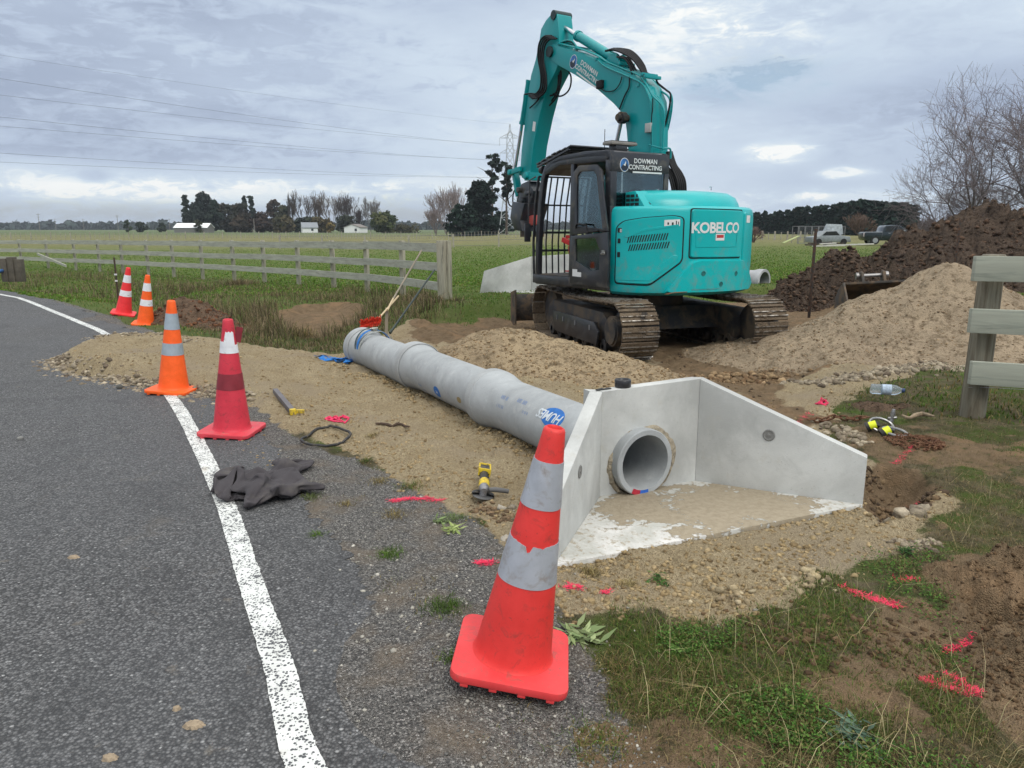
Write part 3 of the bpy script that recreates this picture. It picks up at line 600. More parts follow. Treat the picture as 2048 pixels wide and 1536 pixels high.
def pipe_sa(px,py,i):
    """pixel -> (s along pipe i, angle) on the outer surface facing the camera"""
    m=PIPES[i][1]; inv=m.inverted(); o=inv@Vector((0,0,EYE)); d=inv.to_3x3()@Vector(ray(px,py)); a=d.x**2+d.y**2; b=2*(o.x*d.x+o.y*d.y); c=o.x**2+o.y**2-RO**2; D=max(b*b-4*a*c,0)
    t=(-b-math.sqrt(D))/(2*a); p=o+d*t; return p.z,math.atan2(p.y,p.x)
MPRT=M('pale_print',(.55,.60,.63),.7)
s_,a_=pipe_sa(1105,834,0); wrap_pipe(ellipse_mesh(.135,.075),'stamp',MBLU,PIPES[0],s_,a_,0,.0012)
tm=text_mesh('HUMES',.098,bold=.002,space=.95,shear=.3); wrap_pipe(tm,'stamp_lettering',MPRT,PIPES[0],s_+.03,a_,PI if False else 0,.0026,.012)
for k,(px,py,tx,sz) in enumerate([(1010,795,'II IIIV',.05),(1045,803,'IIII IIIN',.05),(1000,812,'III I.I I',.04),(1050,825,'II.II IN',.035)]):
    s2,a2=pipe_sa(px,py,0); wrap_pipe(text_mesh(tx.replace('V','I').replace('N','I'),sz,bold=-.0005,space=1.1),'print_line',MBLU,PIPES[0],s2,a2,0,.0012,.012)
s_,a_=pipe_sa(874,784,1); wrap_pipe(ellipse_mesh(.07,.055),'stamp',MBLU,PIPES[1],s_,a_,0,.0012)
wrap_pipe(text_mesh('H',.05,bold=.001),'stamp_lettering',MPRT,PIPES[1],s_,a_,0,.0026,.012)
for px,py,tx,sz in [(840,770,'II II III',.035),(850,780,'I IIII I',.03)]:
    s2,a2=pipe_sa(px,py,1); wrap_pipe(text_mesh(tx,sz),'print_line',MBLU,PIPES[1],s2,a2,0,.0012,.012)
s_,a_=pipe_sa(918,800,1); me=ellipse_mesh(.045,.028); wrap_pipe(me,'mud_patch',M('dry_mud',(.27,.21,.10),.95,var=.3,scale=40),PIPES[1],s_,a_,.1,.0015)
# coloured bands at the invert of the outlet
for a0,a1,c in ((-1.72,-1.38,(.02,.12,.5)),(-1.38,-1.05,(.42,.02,.04))):
    mb=MB(); n=8; vs=[]
    for k in range(n+1):
        a=a0+(a1-a0)*k/n; 
        for r in (RI-.001,RO-.004): vs.append((r*math.cos(a),r*math.sin(a),-.0025))
    # frame x axis points sideways, y up
    mb.add(vs,[(2*k,2*k+1,2*k+3,2*k+2) for k in range(n)]); mb.build('paint_mark',M('paint_mark',c,.6),PIPES[0][0])
# strap round the last pipe and lying on the sand
MSTR=M('blue_strap',(.012,.15,.45),.75,var=.35,scale=25,bmp=.3,bscale=300)
def ribbon(mb,pts,w,up=(0,0,1),th=.003):
    pts=[Vector(p) for p in pts]; vs=[]; U=Vector(up)
    for i,p in enumerate(pts):
        d=(pts[min(i+1,len(pts)-1)]-pts[max(i-1,0)]).normalized(); uu=U(p) if callable(U) else U; s=d.cross(uu); s=s.normalized() if s.length>1e-4 else Vector((1,0,0)); nn_=s.cross(d)
        for a,b in ((-1,-1),(1,-1),(1,1),(-1,1)): vs.append(p+s*a*w/2+nn_*b*th/2)
    fs=[]
    for i in range(len(pts)-1):
        for k in range(4): fs.append((4*i+k,4*i+(k+1)%4,4*i+4+(k+1)%4,4*i+4+k))
    fs+=[(0,1,2,3),tuple(range(4*len(pts)-4,4*len(pts)))]; return mb.add(vs,fs)
st=empty('tie_strap',(-1.6,8.75,.2),label='blue ratchet strap wrapped round the wide end of the farthest pipe',cat='strap')
def loop(s,tilt,r,w,name,mat=MSTR,off=.004):
    mb=MB(); fr=frame(s); vs=[]; n=40
    for k in range(n):
        a=2*PI*k/n; 
        for q,rr in ((-w/2,r+off),(w/2,r+off),(w/2,r+off+.004),(-w/2,r+off+.004)):
            vs.append(fr@Vector((rr*math.cos(a),rr*math.sin(a),q+tilt*math.sin(a)+.01*math.sin(3*a+s*9))))
    mb.add(vs,[(4*k+j,4*((k+1)%n)+j,4*((k+1)%n)+(j+1)%4,4*k+(j+1)%4) for k in range(n) for j in range(4)])
    return wpart(mb,name,mat,0,st)
loop(5.08,.05,RO,.06,'strap_band'); loop(5.0,-.04,RO,.035,'strap_band',M('pale_strap',(.30,.32,.30),.8)); loop(5.16,.09,RO,.035,'strap_band',M('dark_strap',(.02,.05,.06),.8),.006)
mb=MB(frame(5.1)); mb.box((.0,.215,0),(.05,.03,.10)); mb.cyl((-.04,.235,-.03),(.04,.235,-.03),.012); mb.cyl((-.04,.225,.03),(.04,.225,.03),.01); wpart(mb,'ratchet',M('zinc',(.35,.34,.30),.4,.9),.002,st)
lie=empty('webbing_sling',(-2.25,8.6,0),label='crumpled blue webbing sling lying on the sand beside the pipe',cat='sling')
for k in range(9):
    pts=[]; x,y=gp(630+8*k,712+k*2.4); xe,ye=gp(756,732-3*k)
    for i in range(26):
        t=i/25; X=x+(xe-x)*t+.035*math.sin(t*9+k*2); Y=y+(ye-y)*t+.05*math.sin(t*7+k*1.7); pts.append((X,Y,zg(X,Y)+.015+.028*abs(math.sin(t*11+k))))
    mb=MB(); ribbon(mb,pts,.065,(.3*math.sin(k*2),.35*math.cos(k),1)); wpart(mb,'webbing',MSTR,0,lie)
# ---- traffic cones
def conemat(name,c,dirt,d,seed):
    m,nt,b=newmat(name); co=obco(nt); n1=noise(nt,5+seed,6,.65,co); n2=noise(nt,22,6,.7,co,.6); n3=noise(nt,90,3,.6,co)
    col=mix(nt,ramp(nt,n1,[(.35,0),(.7,1)]),tuple(x*.9 for x in c),tuple(min(1,x*1.06+.01) for x in c)); col=mix(nt,ramp(nt,n2,[(.54,0),(.74,d)]),col,dirt); n6=noise(nt,2.4,7,.75,co,1.2); col=mix(nt,ramp(nt,n6,[(.56,0),(.66,d*.55)]),col,dirt); col=mix(nt,ramp(nt,n3,[(.66,0),(.76,d)]),col,dirt)
    nt.links.new(col,b.inputs['Base Color']); b.inputs['Roughness'].default_value=.5; b.inputs['Specular IOR Level'].default_value=.35; bump(nt,b,n2,.15,.006); return m
MREF=M('reflective_sleeve',(.42,.44,.48),.45,.25,.12,12,dirt=(.30,.28,.27),damt=.35,dscale=14,bmp=.15,bscale=30)
MREFW=M('white_sleeve',(.72,.73,.75),.5,0,.08,12,dirt=(.35,.33,.31),damt=.2,dscale=14); MREFR=M('red_sleeve',(.22,.02,.03),.45,0,.2,12)
def cone(px,py,mat,lean,yaw,label,top_h=.91,bands=((.35,.505),(.63,.795)),group='traffic cones along the road edge',bmat=(None,None),torn=False,zoff=0,size=1,extra=None,basemat=None):
    x,y=gp(px,py); z=zg(x,y)
    r=empty('traffic_cone',(x,y,z+.012+zoff),label=label,cat='traffic cone',group=group); r.scale=(size,)*3
    r.rotation_euler=(Matrix.Rotation(lean[0],3,Vector((0,1,0)))@Matrix.Rotation(lean[1],3,Vector((1,0,0)))@Matrix.Rotation(yaw,3,'Z')).to_euler()
    bw=.208; ch=.05; n=5; pts=[]
    for cx,cy,a0 in ((bw-ch,bw-ch,0),(-bw+ch,bw-ch,90),(-bw+ch,-bw+ch,180),(bw-ch,-bw+ch,270)):
        for k in range(n): a=R(a0+90*k/(n-1)); pts.append((cx+ch*math.cos(a),cy+ch*math.sin(a)))
    mb=MB(); mb.prism(pts,.012,.042,'xy'); base=mb.build('base',basemat or mat,r,bevel=.007)
    for sx_ in (-1,1):
        for q in (-.15,-.05,.05,.15): mb=MB(); mb.box((q,sx_*.19,.007),(.028,.03,.014)); mb.build('foot',basemat or mat,base,bevel=.003)
        for q in (-.07,.07): mb=MB(); mb.box((sx_*.19,q,.007),(.03,.028,.014)); mb.build('foot',basemat or mat,base,bevel=.003)
    def rad(h): return .142+(.037-.142)*(h-.045)/(top_h-.045)
    n=48; prof=[(.150,.0425),(.144,.050),(rad(.06),.065)]
    hs=np.linspace(.08,top_h-.012,30)
    prof+=[(rad(h),h) for h in hs]+[(rad(top_h)-.002,top_h-.004),(rad(top_h)-.009,top_h),(rad(top_h)-.013,top_h-.006),(rad(top_h)-.012,top_h-.12),(.001,top_h-.12)]
    mb=MB(); mb.lathe(prof,n); mb.build('cone_body',mat,r,smooth=True,auto=50)
    for bi,(h0,h1) in enumerate(bands):
        mb=MB(); vs=[]; n=64; m_=8
        for j in range(m_+1):
            for k in range(n):
                a=2*PI*k/n; hi=h1
                if torn and bi==0:
                    d=((a-4.55+PI)%(2*PI))-PI; hi=h1-.030*math.exp(-(d/.13)**2)-.008*math.exp(-((d-.5)/.2)**2)-.006*math.exp(-((d+.35)/.12)**2)+.003*math.sin(23*a)*math.exp(-(d/.9)**2)
                h=h0+(hi-h0)*j/m_; rr=rad(h)+.0022+(.0007*math.sin(5*a+h*40)); vs.append((rr*math.cos(a),rr*math.sin(a),h))
        nn_=len(vs); vs+=[(v[0]*(1-.0018/math.hypot(v[0],v[1])),v[1]*(1-.0018/math.hypot(v[0],v[1])),v[2]) for v in vs]
        fs=[(j*n+k,j*n+(k+1)%n,(j+1)*n+(k+1)%n,(j+1)*n+k) for j in range(m_) for k in range(n)]; fs+=[(nn_+a,nn_+d,nn_+c,nn_+b) for a,b,c,d in fs]
        fs+=[(k,nn_+k,nn_+(k+1)%n,(k+1)%n) for k in range(n)]+[(m_*n+k,m_*n+(k+1)%n,nn_+m_*n+(k+1)%n,nn_+m_*n+k) for k in range(n)]
        mb.add(vs,fs); mb.build('reflective_band',bmat[bi] or MREF,r,smooth=True)
    if extra: extra(r,rad)
    return r
MCN=conemat('cone_red',(.72,.042,.036),(.22,.05,.04),.75,1); MCNB=conemat('cone_red_base',(.70,.05,.052),(.28,.10,.08),.8,2)
MCF=conemat('cone_faded',(.60,.035,.06),(.18,.04,.035),.8,3); MCFB=conemat('cone_faded_base',(.62,.05,.07),(.33,.24,.17),.9,4); MCO=conemat('cone_orange',(.92,.12,.012),(.5,.08,.02),.3,5); MCR=conemat('cone_pinkred',(.80,.035,.04),(.4,.05,.04),.4,6)
c1=cone(1022,1342,MCN,(R(9.5),R(1.5)),R(-4),'closest red traffic cone, leaning right, its lower silver band torn',torn=True,zoff=.02,basemat=MCNB)
def flag(r,rad):
    mb=MB(); vs=[]; n=10   # torn pointed half of the upper sleeve
    for j in range(2):
        for k in range(n+1):
            a=R(205)+R(130)*k/n; h=.70 if j==0 else (.74 if k<5 else .815)+.005*math.sin(k*3); rr=rad(h)+.004; vs.append((rr*math.cos(a),rr*math.sin(a),h))
    fs=[(k,k+1,n+2+k,n+1+k) for k in range(n)]; mb.add(vs,fs); o=mb.build('torn_sleeve',MREFW,r); m=o.modifiers.new('s','SOLIDIFY'); m.thickness=.002
    mb=MB(); mb.box((.075,.01,.79),(.05,.004,.12),Euler((0,R(10),R(20)))); mb.build('loose_sleeve_end',MREFR,r)
c2=cone(465,868,MCF,(R(2.5),R(1)),R(-4),'faded red cone with one white torn sleeve and one dark red band',bands=((.365,.49),(.65,.715)),bmat=(MREFR,MREFW),extra=flag,basemat=MCFB)
c3=cone(348,785,MCO,(R(4),R(1)),R(-4),'bright orange cone with two grey bands standing on the white road line',bands=((.38,.496),(.63,.785)),bmat=(M('grey_sleeve',(.36,.42,.46),.4,.3),)*2)
c4=cone(247,630,MCR,(R(13),R(2)),R(20),'far pinkish red cone leaning in the verge, left of its orange neighbour',top_h=.90,bands=((.36,.47),(.62,.76)),bmat=(MREFW,MREFW),zoff=.01)
c5=cone(290,641,MCO,(R(9),R(2)),R(15),'far orange cone beside the pinkish red cone in the verge',top_h=.90,bands=((.36,.47),(.62,.76)),bmat=(MREFW,MREFW),zoff=.0)
# ================================================================== small things on the ground
def thing_mesh(mb,name,mat,loc,label,cat,group=None,**k):
    """one-mesh thing, built in world coordinates, origin moved to loc"""
    o=mb.build(name,mat,None,**k); L=Vector(loc)
    for v in o.data.vertices: v.co-=L
    o.location=L; return tag(o,label,cat,group)
def lump(name,poly,mat,label,cat,h,foldf,step=.008,seed=0,zoff=.0,parts=None,par=None):
    xs=[p[0] for p in poly]; ys=[p[1] for p in poly]; X,Y=np.meshgrid(np.arange(min(xs)-.02,max(xs)+.02,step),np.arange(min(ys)-.02,max(ys)+.02,step))
    d=sdpoly(X,Y,poly)+.012*(fbm(X,Y,22,2,seed)-.5); Hh=h*np.sqrt(np.clip(d/.06,0,1)*(2-np.clip(d/.06,0,1)))*(.16+1.15*foldf(X,Y))
    Hh=np.where(d>0,Hh+.010,-.02); Z=Zg(X,Y,False)+Hh+zoff; idx=np.arange(X.size).reshape(X.shape); keep=(np.maximum.reduce([d[:-1,:-1],d[1:,:-1],d[:-1,1:],d[1:,1:]])>0)
    F=np.stack([idx[:-1,:-1],idx[:-1,1:],idx[1:,1:],idx[1:,:-1]],-1)[keep]; used=np.unique(F); rm=np.full(X.size,-1); rm[used]=np.arange(len(used)); V=np.stack([X.ravel(),Y.ravel(),Z.ravel()],1)[used]
    c=np.array([np.mean(xs),np.mean(ys),0]); o=mesh_np(name,V-c,rm[F],mat,smooth=True); o.location=tuple(c); 
    if par: o.parent=par; o.location=tuple(c-np.array(par.location))
    else: tag(o,label,cat)
    return o
MFLE=M('fleece',(.050,.045,.049),.95,var=.15,scale=6,bmp=.35,bscale=400,dirt=(.10,.09,.08),damt=.2)
def folds(ang,f,warp,seed):
    def g(X,Y):
        a=X*math.cos(ang)+Y*math.sin(ang); b=-X*math.sin(ang)+Y*math.cos(ang); w=warp*(fbm(X,Y,4,3,seed)-.5)
        r=1-np.abs(np.sin((a+w)*f*1.9+3*vn(a*3,b*4,seed))); r2=1-np.abs(np.sin((a*.8+b*.5+w*1.3)*f*3.1+2*vn(a*5,b*5,seed+2))); return .50*(1-r**1.6)+.22*(1-r2**2)+.45*(fbm(X,Y,5,2,seed+3)-.25)
    return g
def GW(l,z): return [gp(a,b,z) for a,b in l]
CLOTH=[435,5,-7,4,-13,2,-12,0,-11,-2,-7,-2,-10,8,-17,6,-1,-8,46,-1,-10,-7,-11,-12,-3,-9,34,-4,-5,-12,-11,-8,-4,-9,14,22,-9,-7,-8,-10,-7,-9,-7,16,29,-10,-9,-3,-12,-9,-4,-9,-10,15,26,-9,3,
-1,-9,-12,-12,-7,-10,13,20,0,4,-10,-7,-11,-9,-8,-11,14,32,-8,-3,-5,-11,-11,-11,-2,-12,15,25,-6,-3,-6,-11,-3,-12,-9,-12,13,33,-10,-2,-10,-4,-6,-12,-12,-12,14,36,-10,-2,-9,-9,-6,-12,
-12,-12,18,29,-4,4,-6,-12,-15,-12,-11,45,-4,-6,-4,-14,-9,-13,-13,7,60,-8,-13,-8,-14,-15,-12,-8,1,72,-3,-10,-9,-12,-8,-6,-1,-30,15,35,-16,-4,-5,-16,-8,-10,-19,-5,42,189,7,-30,4,-16,
9,1,-13,0,-6,2,4,-1,-14,-2,-3,-8,0,-16,1,-22,1,-16,-1,-3,-8,9,-10,3,12,-12,-2,6,-17,14,-15,8,-3,-12,-15,0,-16,-17,-13,-11,-5,-16,-2,4,253,-29,-13,-8,14,1,-14,-11,-9,-12,-19,-16,-5,
-6,-4,6,-7,-13,-1,-14,-9,-14,-10,-2,-18,-29,-12,4,-12,272,-28,-12,-9,5,11,-13,-12,-6,-8,-16,-18,-10,-5,-3,-11,-14,-8,1,-15,-5,-13,-5,-13,-22,-30,-18,-1,5,279,-19,-15,-4,6,5,-20,-3,
-17,-11,0,-17,-13,-5,-19,-17,-9,4,-15,3,-15,-11,-8,-11,-28,-41,-14,29,-20,288,-18,2,-6,4,-7,-10,-13,-17,-3,5,-19,-16,-11,-15,-20,-4,-17,-7,-6,-11,-1,-12,-20,-41,-30,-3,32,-22,310,
-16,0,-9,-4,-7,-10,-22,-12,5,-8,-7,-20,-8,-13,-17,-20,-13,2,-14,-11,-14,-18,-30,-35,-24,5,38,-25,326,-8,-8,-12,-5,-7,-14,-20,-11,-8,1,-5,-21,-22,-13,-14,-1,-18,-15,-12,-13,-17,-21,
-25,-30,-17,8,40,-31,317,17,-16,-15,-2,-9,-13,-24,-9,-6,-3,-5,-21,-24,-5,-8,-16,-15,-18,-14,-14,-17,-20,-24,-20,-14,4,36,-33,-24,5,-21,5,-14,-1,-3,-4,-1,-8,10,-16,13,-15,24,-17,12,
-11,1,-8,-30,1,423,7,-16,-1,-5,-8,-16,-17,-19,-6,-1,-6,-20,-24,-7,0,-25,-12,-23,-14,-8,-16,-17,-20,-20,-10,-2,23,-30,-24,-16,-8,6,-13,1,3,4,-10,-13,-36,431,-3,-2,-2,-2,-5,-13,-20,
-20,-12,-2,-11,-17,-24,-6,-13,-9,-14,-31,-6,-7,-11,-16,-17,-17,-14,-8,10,-23,-20,-18,-7,-6,-4,1,7,-11,-5,-7,-33,430,-1,-5,4,-1,-6,-15,-19,-16,-13,-10,-11,-15,-27,-4,-15,-10,-16,-22,
-14,-8,-12,-8,-11,-21,-13,-10,1,-21,-21,-17,1,-9,-8,9,-2,-4,-3,-14,-29,418,-2,13,3,-19,-15,-13,-9,-4,-16,-12,-10,-14,-23,-17,-12,-4,-11,-19,-22,-18,-7,-14,-18,-2,-11,-9,-8,-12,-16,
-17,-11,-11,0,9,-5,-5,-3,-13,-25,402,19,11,-15,-27,-19,-4,15,-15,-17,-13,-13,-16,-7,-23,-10,-14,-9,-11,-22,-25,-11,-12,-14,9,-15,-14,-9,-12,-12,-9,-17,-13,3,3,-5,-6,-7,-8,-23,405,
15,8,-30,-28,-11,0,19,-14,-21,-14,-12,-13,-13,-10,-18,-11,-10,-12,-19,-25,-22,-8,-10,-5,5,-19,-7,-2,-14,-14,-18,-4,-6,2,-5,-9,-5,-5,-22,403,6,4,-31,-19,-9,-3,17,-14,-22,-13,-9,-4,
-8,-16,-20,-17,-11,-11,-22,-22,-17,-12,-8,-8,8,-21,-4,-12,8,-22,-17,-17,2,-1,-3,-5,-8,-11,-17,399,0,4,-26,-18,-5,1,5,-16,-25,-7,-8,-13,-14,0,-22,-12,-16,-13,-17,-21,-12,-18,-10,1,2,
-21,-10,-17,-6,8,-25,-12,-2,-4,-12,-12,-13,13,-12,386,9,2,-23,-12,-4,-2,-11,-13,-19,-16,-8,-9,-10,-12,-5,-24,-12,-12,-16,-10,-16,-13,-12,1,-5,-20,-24,-9,-11,4,-23,-21,-14,-4,6,-14,
1,7,3,374,-3,-1,8,-17,-10,-7,-9,-12,-16,-15,-5,-7,-9,-12,-19,-23,-14,-11,-10,-6,-17,-13,-6,-6,-9,-19,-25,-6,318,5,-2,-15,-1,-15,-9,-9,-12,-17,-25,7,-9,-11,-14,-29,-16,-17,5,-6,-12,
-14,-10,-11,-10,-10,-22,-23,1,328,3,2,-17,-21,-10,-11,-11,-14,-23,-8,-13,-16,0,-21,-11,-31,6,-1,-7,-5,-14,-14,-12,-11,-13,-23,-12,-5,341,2,-4,-25,-23,-16,-13,-10,-15,-11,-20,-12,
-12,-10,-4,-30,-20,19,1,-8,-12,-11,-14,-16,-13,-12,-17,-14,1,344,-7,-15,-29,-19,-18,-12,-11,-5,-17,-21,-15,-4,-12,-11,-24,-22,19,11,-9,-12,-10,-17,-18,-14,-9,-15,-8,4,331,-16,-20,
-27,-19,-17,-3,-8,-10,-6,-16,-22,-16,-11,-12,-18,-21,23,10,-16,-10,-7,-21,-20,-9,-2,-8,-17,-7,323,-10,-25,-20,-28,3,-8,-9,-11,-11,-18,-17,-15,-13,-10,-19,-1,-12,14,-1,-6,-16,-21,
-20,2,-6,-7,-13,-11,109,-14,-14,-22,-17,2,-12,-10,-13,106,9,-11,-11,-18,-22,-12,-6,-11,-14,100,-2,-15,-20,-15,-10,-2,-9,88,3,-12,-12,-15,-4,-17,-8,2,82,3,-14,-22,-15,-2,-1,-9,-26,
100,-12,-5,-18,-22,-18,-11,-1,17,-15,82,-7,-10,-9,-19,-24,-23,-14,16,-3,77,-13,-3,-3,-4,-18,-27,-28,-3,-3,75,-17,-1,6,3,-7,-5,-34,-19,-15,57,-21,0,9,10,0,5,-8,-9,-36,12,-13,-2,2,11,
11,5,7,12,-24,-35,-18,-11,7,8,13,9,10,22,5,-83,-13,1,8,15,12,24,14,-44,-2,-37,-10,-6,13,15,33,21,-20,-15,-14,-21,-21,-1,9,17,38,10,-13,-15,-5,-5,-16,-2,6,13,32,116,-11,-5,-13,-10,
-13,38,-11,-9,-12,-14,24,-6,-9,-10,-12,24,-7,-9,-8,-7,-8,16,-7,-8,-8,-10,-8,19,-2,-9,-13,-11,-6,25,-8,-7,-12,-6,-6,20,-9,-10,-10,-6,-6,20,-9,-11,-9,-7,-4,20,-8,-10,-10,-8,-7,26,-10,
-9,-9,-8,-4,27,-11,-12,-11,-11,30,-10,-13,-9,-10,49,-13,-9,-15,-15,-11,56,-13,-17,-3,-16,-7,29,-18,-6,-8,-9,-10,-5,212,-10,-11,-1,-12,1,-9,-12,-13,-11,-16,-9,1,-7,-3,-9,-13,-8,-4,
-11,-10,-2,-11,-19,-13,-11,-4,235,-16,-10,12,-13,-6,-5,-3,-12,-17,-15,-11,-7,2,-7,-8,-12,-3,-7,-13,-13,-9,-16,-15,-24,-10,-3,245,-14,0,-9,7,-7,-2,-8,-2,-15,-22,-14,-11,0,-4,-7,-8,
-11,-10,-5,-13,-6,-23,-29,-4,-12,-17,257,-9,-11,7,-4,-1,-5,-5,-14,-16,-17,-11,-8,-16,-6,-7,-8,-6,-3,-16,-2,-17,-25,-9,-16,-14,-15,273,-14,-9,-6,10,-2,-6,-18,-14,-11,-12,-9,-9,-10,
-20,-14,1,-7,-9,-9,-15,-18,-16,-11,-9,-14,-17,278,-6,-9,-8,-8,15,-15,-13,-13,-10,-9,-11,-7,-12,-18,-8,-15,-15,-13,-12,-14,-5,-8,-10,-19,-15,-11,290,-13,-11,-11,-12,8,-5,-8,-13,-10,
-9,-12,-26,-15,8,-12,-19,-15,-12,-11,-11,-3,-11,-21,-17,-10,-18,284,-7,1,-11,-12,-14,8,-5,-6,-9,-11,-21,-25,-9,-15,-8,-4,-12,-13,-9,-10,-15,-13,-18,-8,-13,-20,-25,-26,-6,-12,-12,-9,
-8,-8,-7,3,-9,407,-4,-2,-5,-10,-15,-15,6,-1,-13,-4,-26,-18,-9,-13,-12,1,-20,-14,-14,-13,-13,-15,-14,-15,-3,-20,-26,-19,-11,-16,-8,-10,-4,-9,-7,-5,-6,414,-3,-8,7,-6,-13,-18,-16,-4,6,
-17,-18,-13,-19,-8,-9,2,-26,-17,-13,-13,-15,-13,-16,-6,-12,-16,-24,-14,-16,-15,-11,-11,-6,-2,-6,-2,-9,410,-13,9,8,-1,-10,-18,-17,-13,-10,-6,-15,-23,-6,-8,-12,1,-25,-26,-7,-15,-10,
-19,-12,-15,-9,-11,-17,-14,-19,-16,-11,-11,-3,-4,-5,4,-9,398,-14,23,4,-11,-12,-17,-5,-16,-11,-10,-13,-16,-22,-1,-12,-14,-4,-32,-15,-9,-8,-18,-12,-10,-13,-12,-12,-19,-21,-17,-14,-3,
-5,-2,-2,8,-9,387,-15,30,-7,-2,-8,-17,-20,-8,-11,-12,-15,-9,-14,-10,-13,-13,-6,-25,-19,-10,-14,-14,-16,-5,-14,-10,-12,-17,-20,-18,-14,-8,1,-4,-4,-9,7,388,-13,27,-1,-9,-11,-14,-19,
-8,-12,-12,-13,-18,-17,-5,-15,-7,-9,-17,-18,-13,-15,-12,-14,-3,-21,-16,2,-16,-20,-19,-15,-6,-3,-11,-5,-1,-2,391,-11,14,5,-15,-5,-7,-20,-9,-12,-5,-14,-16,-19,-20,-12,4,-15,-12,-17,
-16,-15,-10,-13,-4,-27,-10,2,-9,-21,-22,-18,-4,-11,-9,-4,0,-8,397,-6,-11,8,-2,-14,3,-19,-12,-6,-11,-5,-15,-20,-22,-19,-7,0,-19,-10,-22,-10,-11,-7,-13,-21,-7,-8,-10,-20,-20,-18,-12,
3,-14,1,-10,2,399,-12,-16,-1,10,-4,-8,-15,-9,-13,3,-11,-15,-21,-25,-21,-15,-4,-2,-20,-18,-13,-1,-10,-18,-16,-6,301,-7,-14,-13,0,6,-16,-8,-9,-12,-4,-7,-17,-23,-23,-21,-17,-14,-8,3,
-14,-13,-11,-14,-12,-19,-26,339,-3,-13,-14,-8,-10,-10,-6,-16,-6,-11,-13,-12,-26,-29,-30,-1,3,-8,-16,-14,-13,-10,-5,-12,-24,-22,357,-4,-19,-20,-13,-8,-7,-11,-14,-14,-13,-14,-20,-24,
-36,-3,-7,-10,-2,2,-17,-10,-14,-13,-12,-20,-17,359,-1,-24,-27,-20,-14,-12,-9,-14,-14,-14,-11,-19,-26,-16,-6,-9,-1,-6,-7,-8,-9,-16,-14,-12,-14,-16,360,-11,-28,-30,-20,-16,-16,-14,
-13,-13,-12,-13,-17,-20,-5,-11,-1,1,-5,-8,-9,-16,-20,-12,-2,-11,-20,345,-20,-33,-19,-21,-18,-14,-7,-14,-17,-16,-12,-14,-6,-3,-22,8,2,-10,-11,-7,-21,-18,-7,-9,-14,-7,93,-12,-21,-10,
-11,-15,-11,91,-17,-16,-10,-20,-11,90,-12,-14,-10,-28,-10,84,-15,-9,-17,-24,73,-10,-8,-14,-19,68,-15,-15,-9,-14,-20,90,-26,-12,-21,-2,-10,74,-14,-18,-25,-17,-17,72,5,-14,-18,-26,
-22,53,6,-2,-3,-20,-25,8,12,3,4,-3,-15,-38,14,7,3,8,-1,-62,8,14,11,-3,6,-58,7,12,8,10,-45,-5,-4,12,13,-11,-7,-15,-5,5,16,-106,4,-10,15,-18,19,-20,19,-20,18,-17,12,-7,20,-13,19,-10,
2,-21,-9,-6,-6,4,5,7,15,-18,-11,-10,2,7,10,8,14,10,-48,-8,-4,4,9,12,10,10,-7,-38,6,-8,13,0,4,7,3,10,1,-27,-7,-6,0,4,5,7,2,8,6,-20,-6,-15,6,-4,7,7,3,10,2,-17,-3,-14,-5,2,7,9,7,9,5,
-14,-11,-10,-12,3,12,5,8,6,5,-31,7,-14,-6,8,7,7,3,9,10,-38,7,3,-1,-3,-4,3,6,9,-3,-18,6,-12,-4,0,2,6,11,4,-11,-17,-11,5,6,5,12,-1,-9,-11,1,-9,-1,4,8,10,1,-9,15,-11,-10,2,20,-6,-12,1,
-1,169,-26,-19,-10,-13,-14,-8,5,27,-114,-87,3,-6,6,2,11,2,11,9,15,13,11,11,0,12,3,6,3,-3,-9,8,-16,18,-18,30,-17,45,-15,46,-12,40,-12,29,-7,22,-7,18,-3,7,-5,-12,-11,-18,-16,-19,14,3,
17,-22,-171,-12,9,12,15,20,29,22,15,6,2,0,7,24,26,21,18,4,12,-2,8,3,-14,-22,-28,-5,-6,22,17,-193,-10,9,11,20,13,30,28,15,-2,-14,11,15,12,26,20,3,10,12,-1,11,-5,6,-21,-29,-24,5,21,
30,-182,-11,5,12,9,26,26,21,-15,-5,4,22,20,12,0,15,14,15,-1,14,-4,3,5,-27,-28,14,8,-1,37,-165,-12,-4,15,6,24,23,-6,-18,4,19,23,18,1,4,5,20,4,10,14,-12,12,-16,-18,10,14,8,-9,42,-164,
-26,7,11,13,21,7,-19,-15,15,9,36,13,22,6,0,-4,10,15,-3,-8,0,4,5,9,8,11,-7,45,-184,-21,12,12,13,18,-16,-13,-4,9,16,30,28,24,8,7,-8,1,7,4,1,2,3,4,5,10,12,-4,44,-224,8,13,12,11,11,-13,
1,-4,8,16,15,40,28,3,-14,19,-5,8,4,4,1,4,3,7,9,15,-3,26,17,10,4,4,9,-4,18,-3,22,-3,22,0,24,-3,12,-2,11,4,6,-17,7,-17,-349,19,14,2,15,1,13,-9,5,8,14,13,35,22,-22,5,3,27,5,10,4,2,5,2,
6,9,16,-2,19,18,14,6,13,5,23,21,22,18,4,-6,-371,23,4,9,11,7,6,6,7,5,13,15,27,3,-25,1,14,30,20,8,11,3,6,-1,5,9,12,3,13,17,-1,10,12,16,8,31,31,24,7,-11,-377,5,-3,30,15,14,13,5,-5,9,
10,14,17,-14,-22,17,18,29,21,14,17,4,-11,13,-1,9,12,5,9,12,11,2,12,2,22,37,36,25,8,-17,-378,5,-13,33,17,-11,3,19,22,5,11,12,-6,0,-1,9,0,25,30,21,5,15,-4,-2,19,-7,17,9,9,5,11,14,-5,
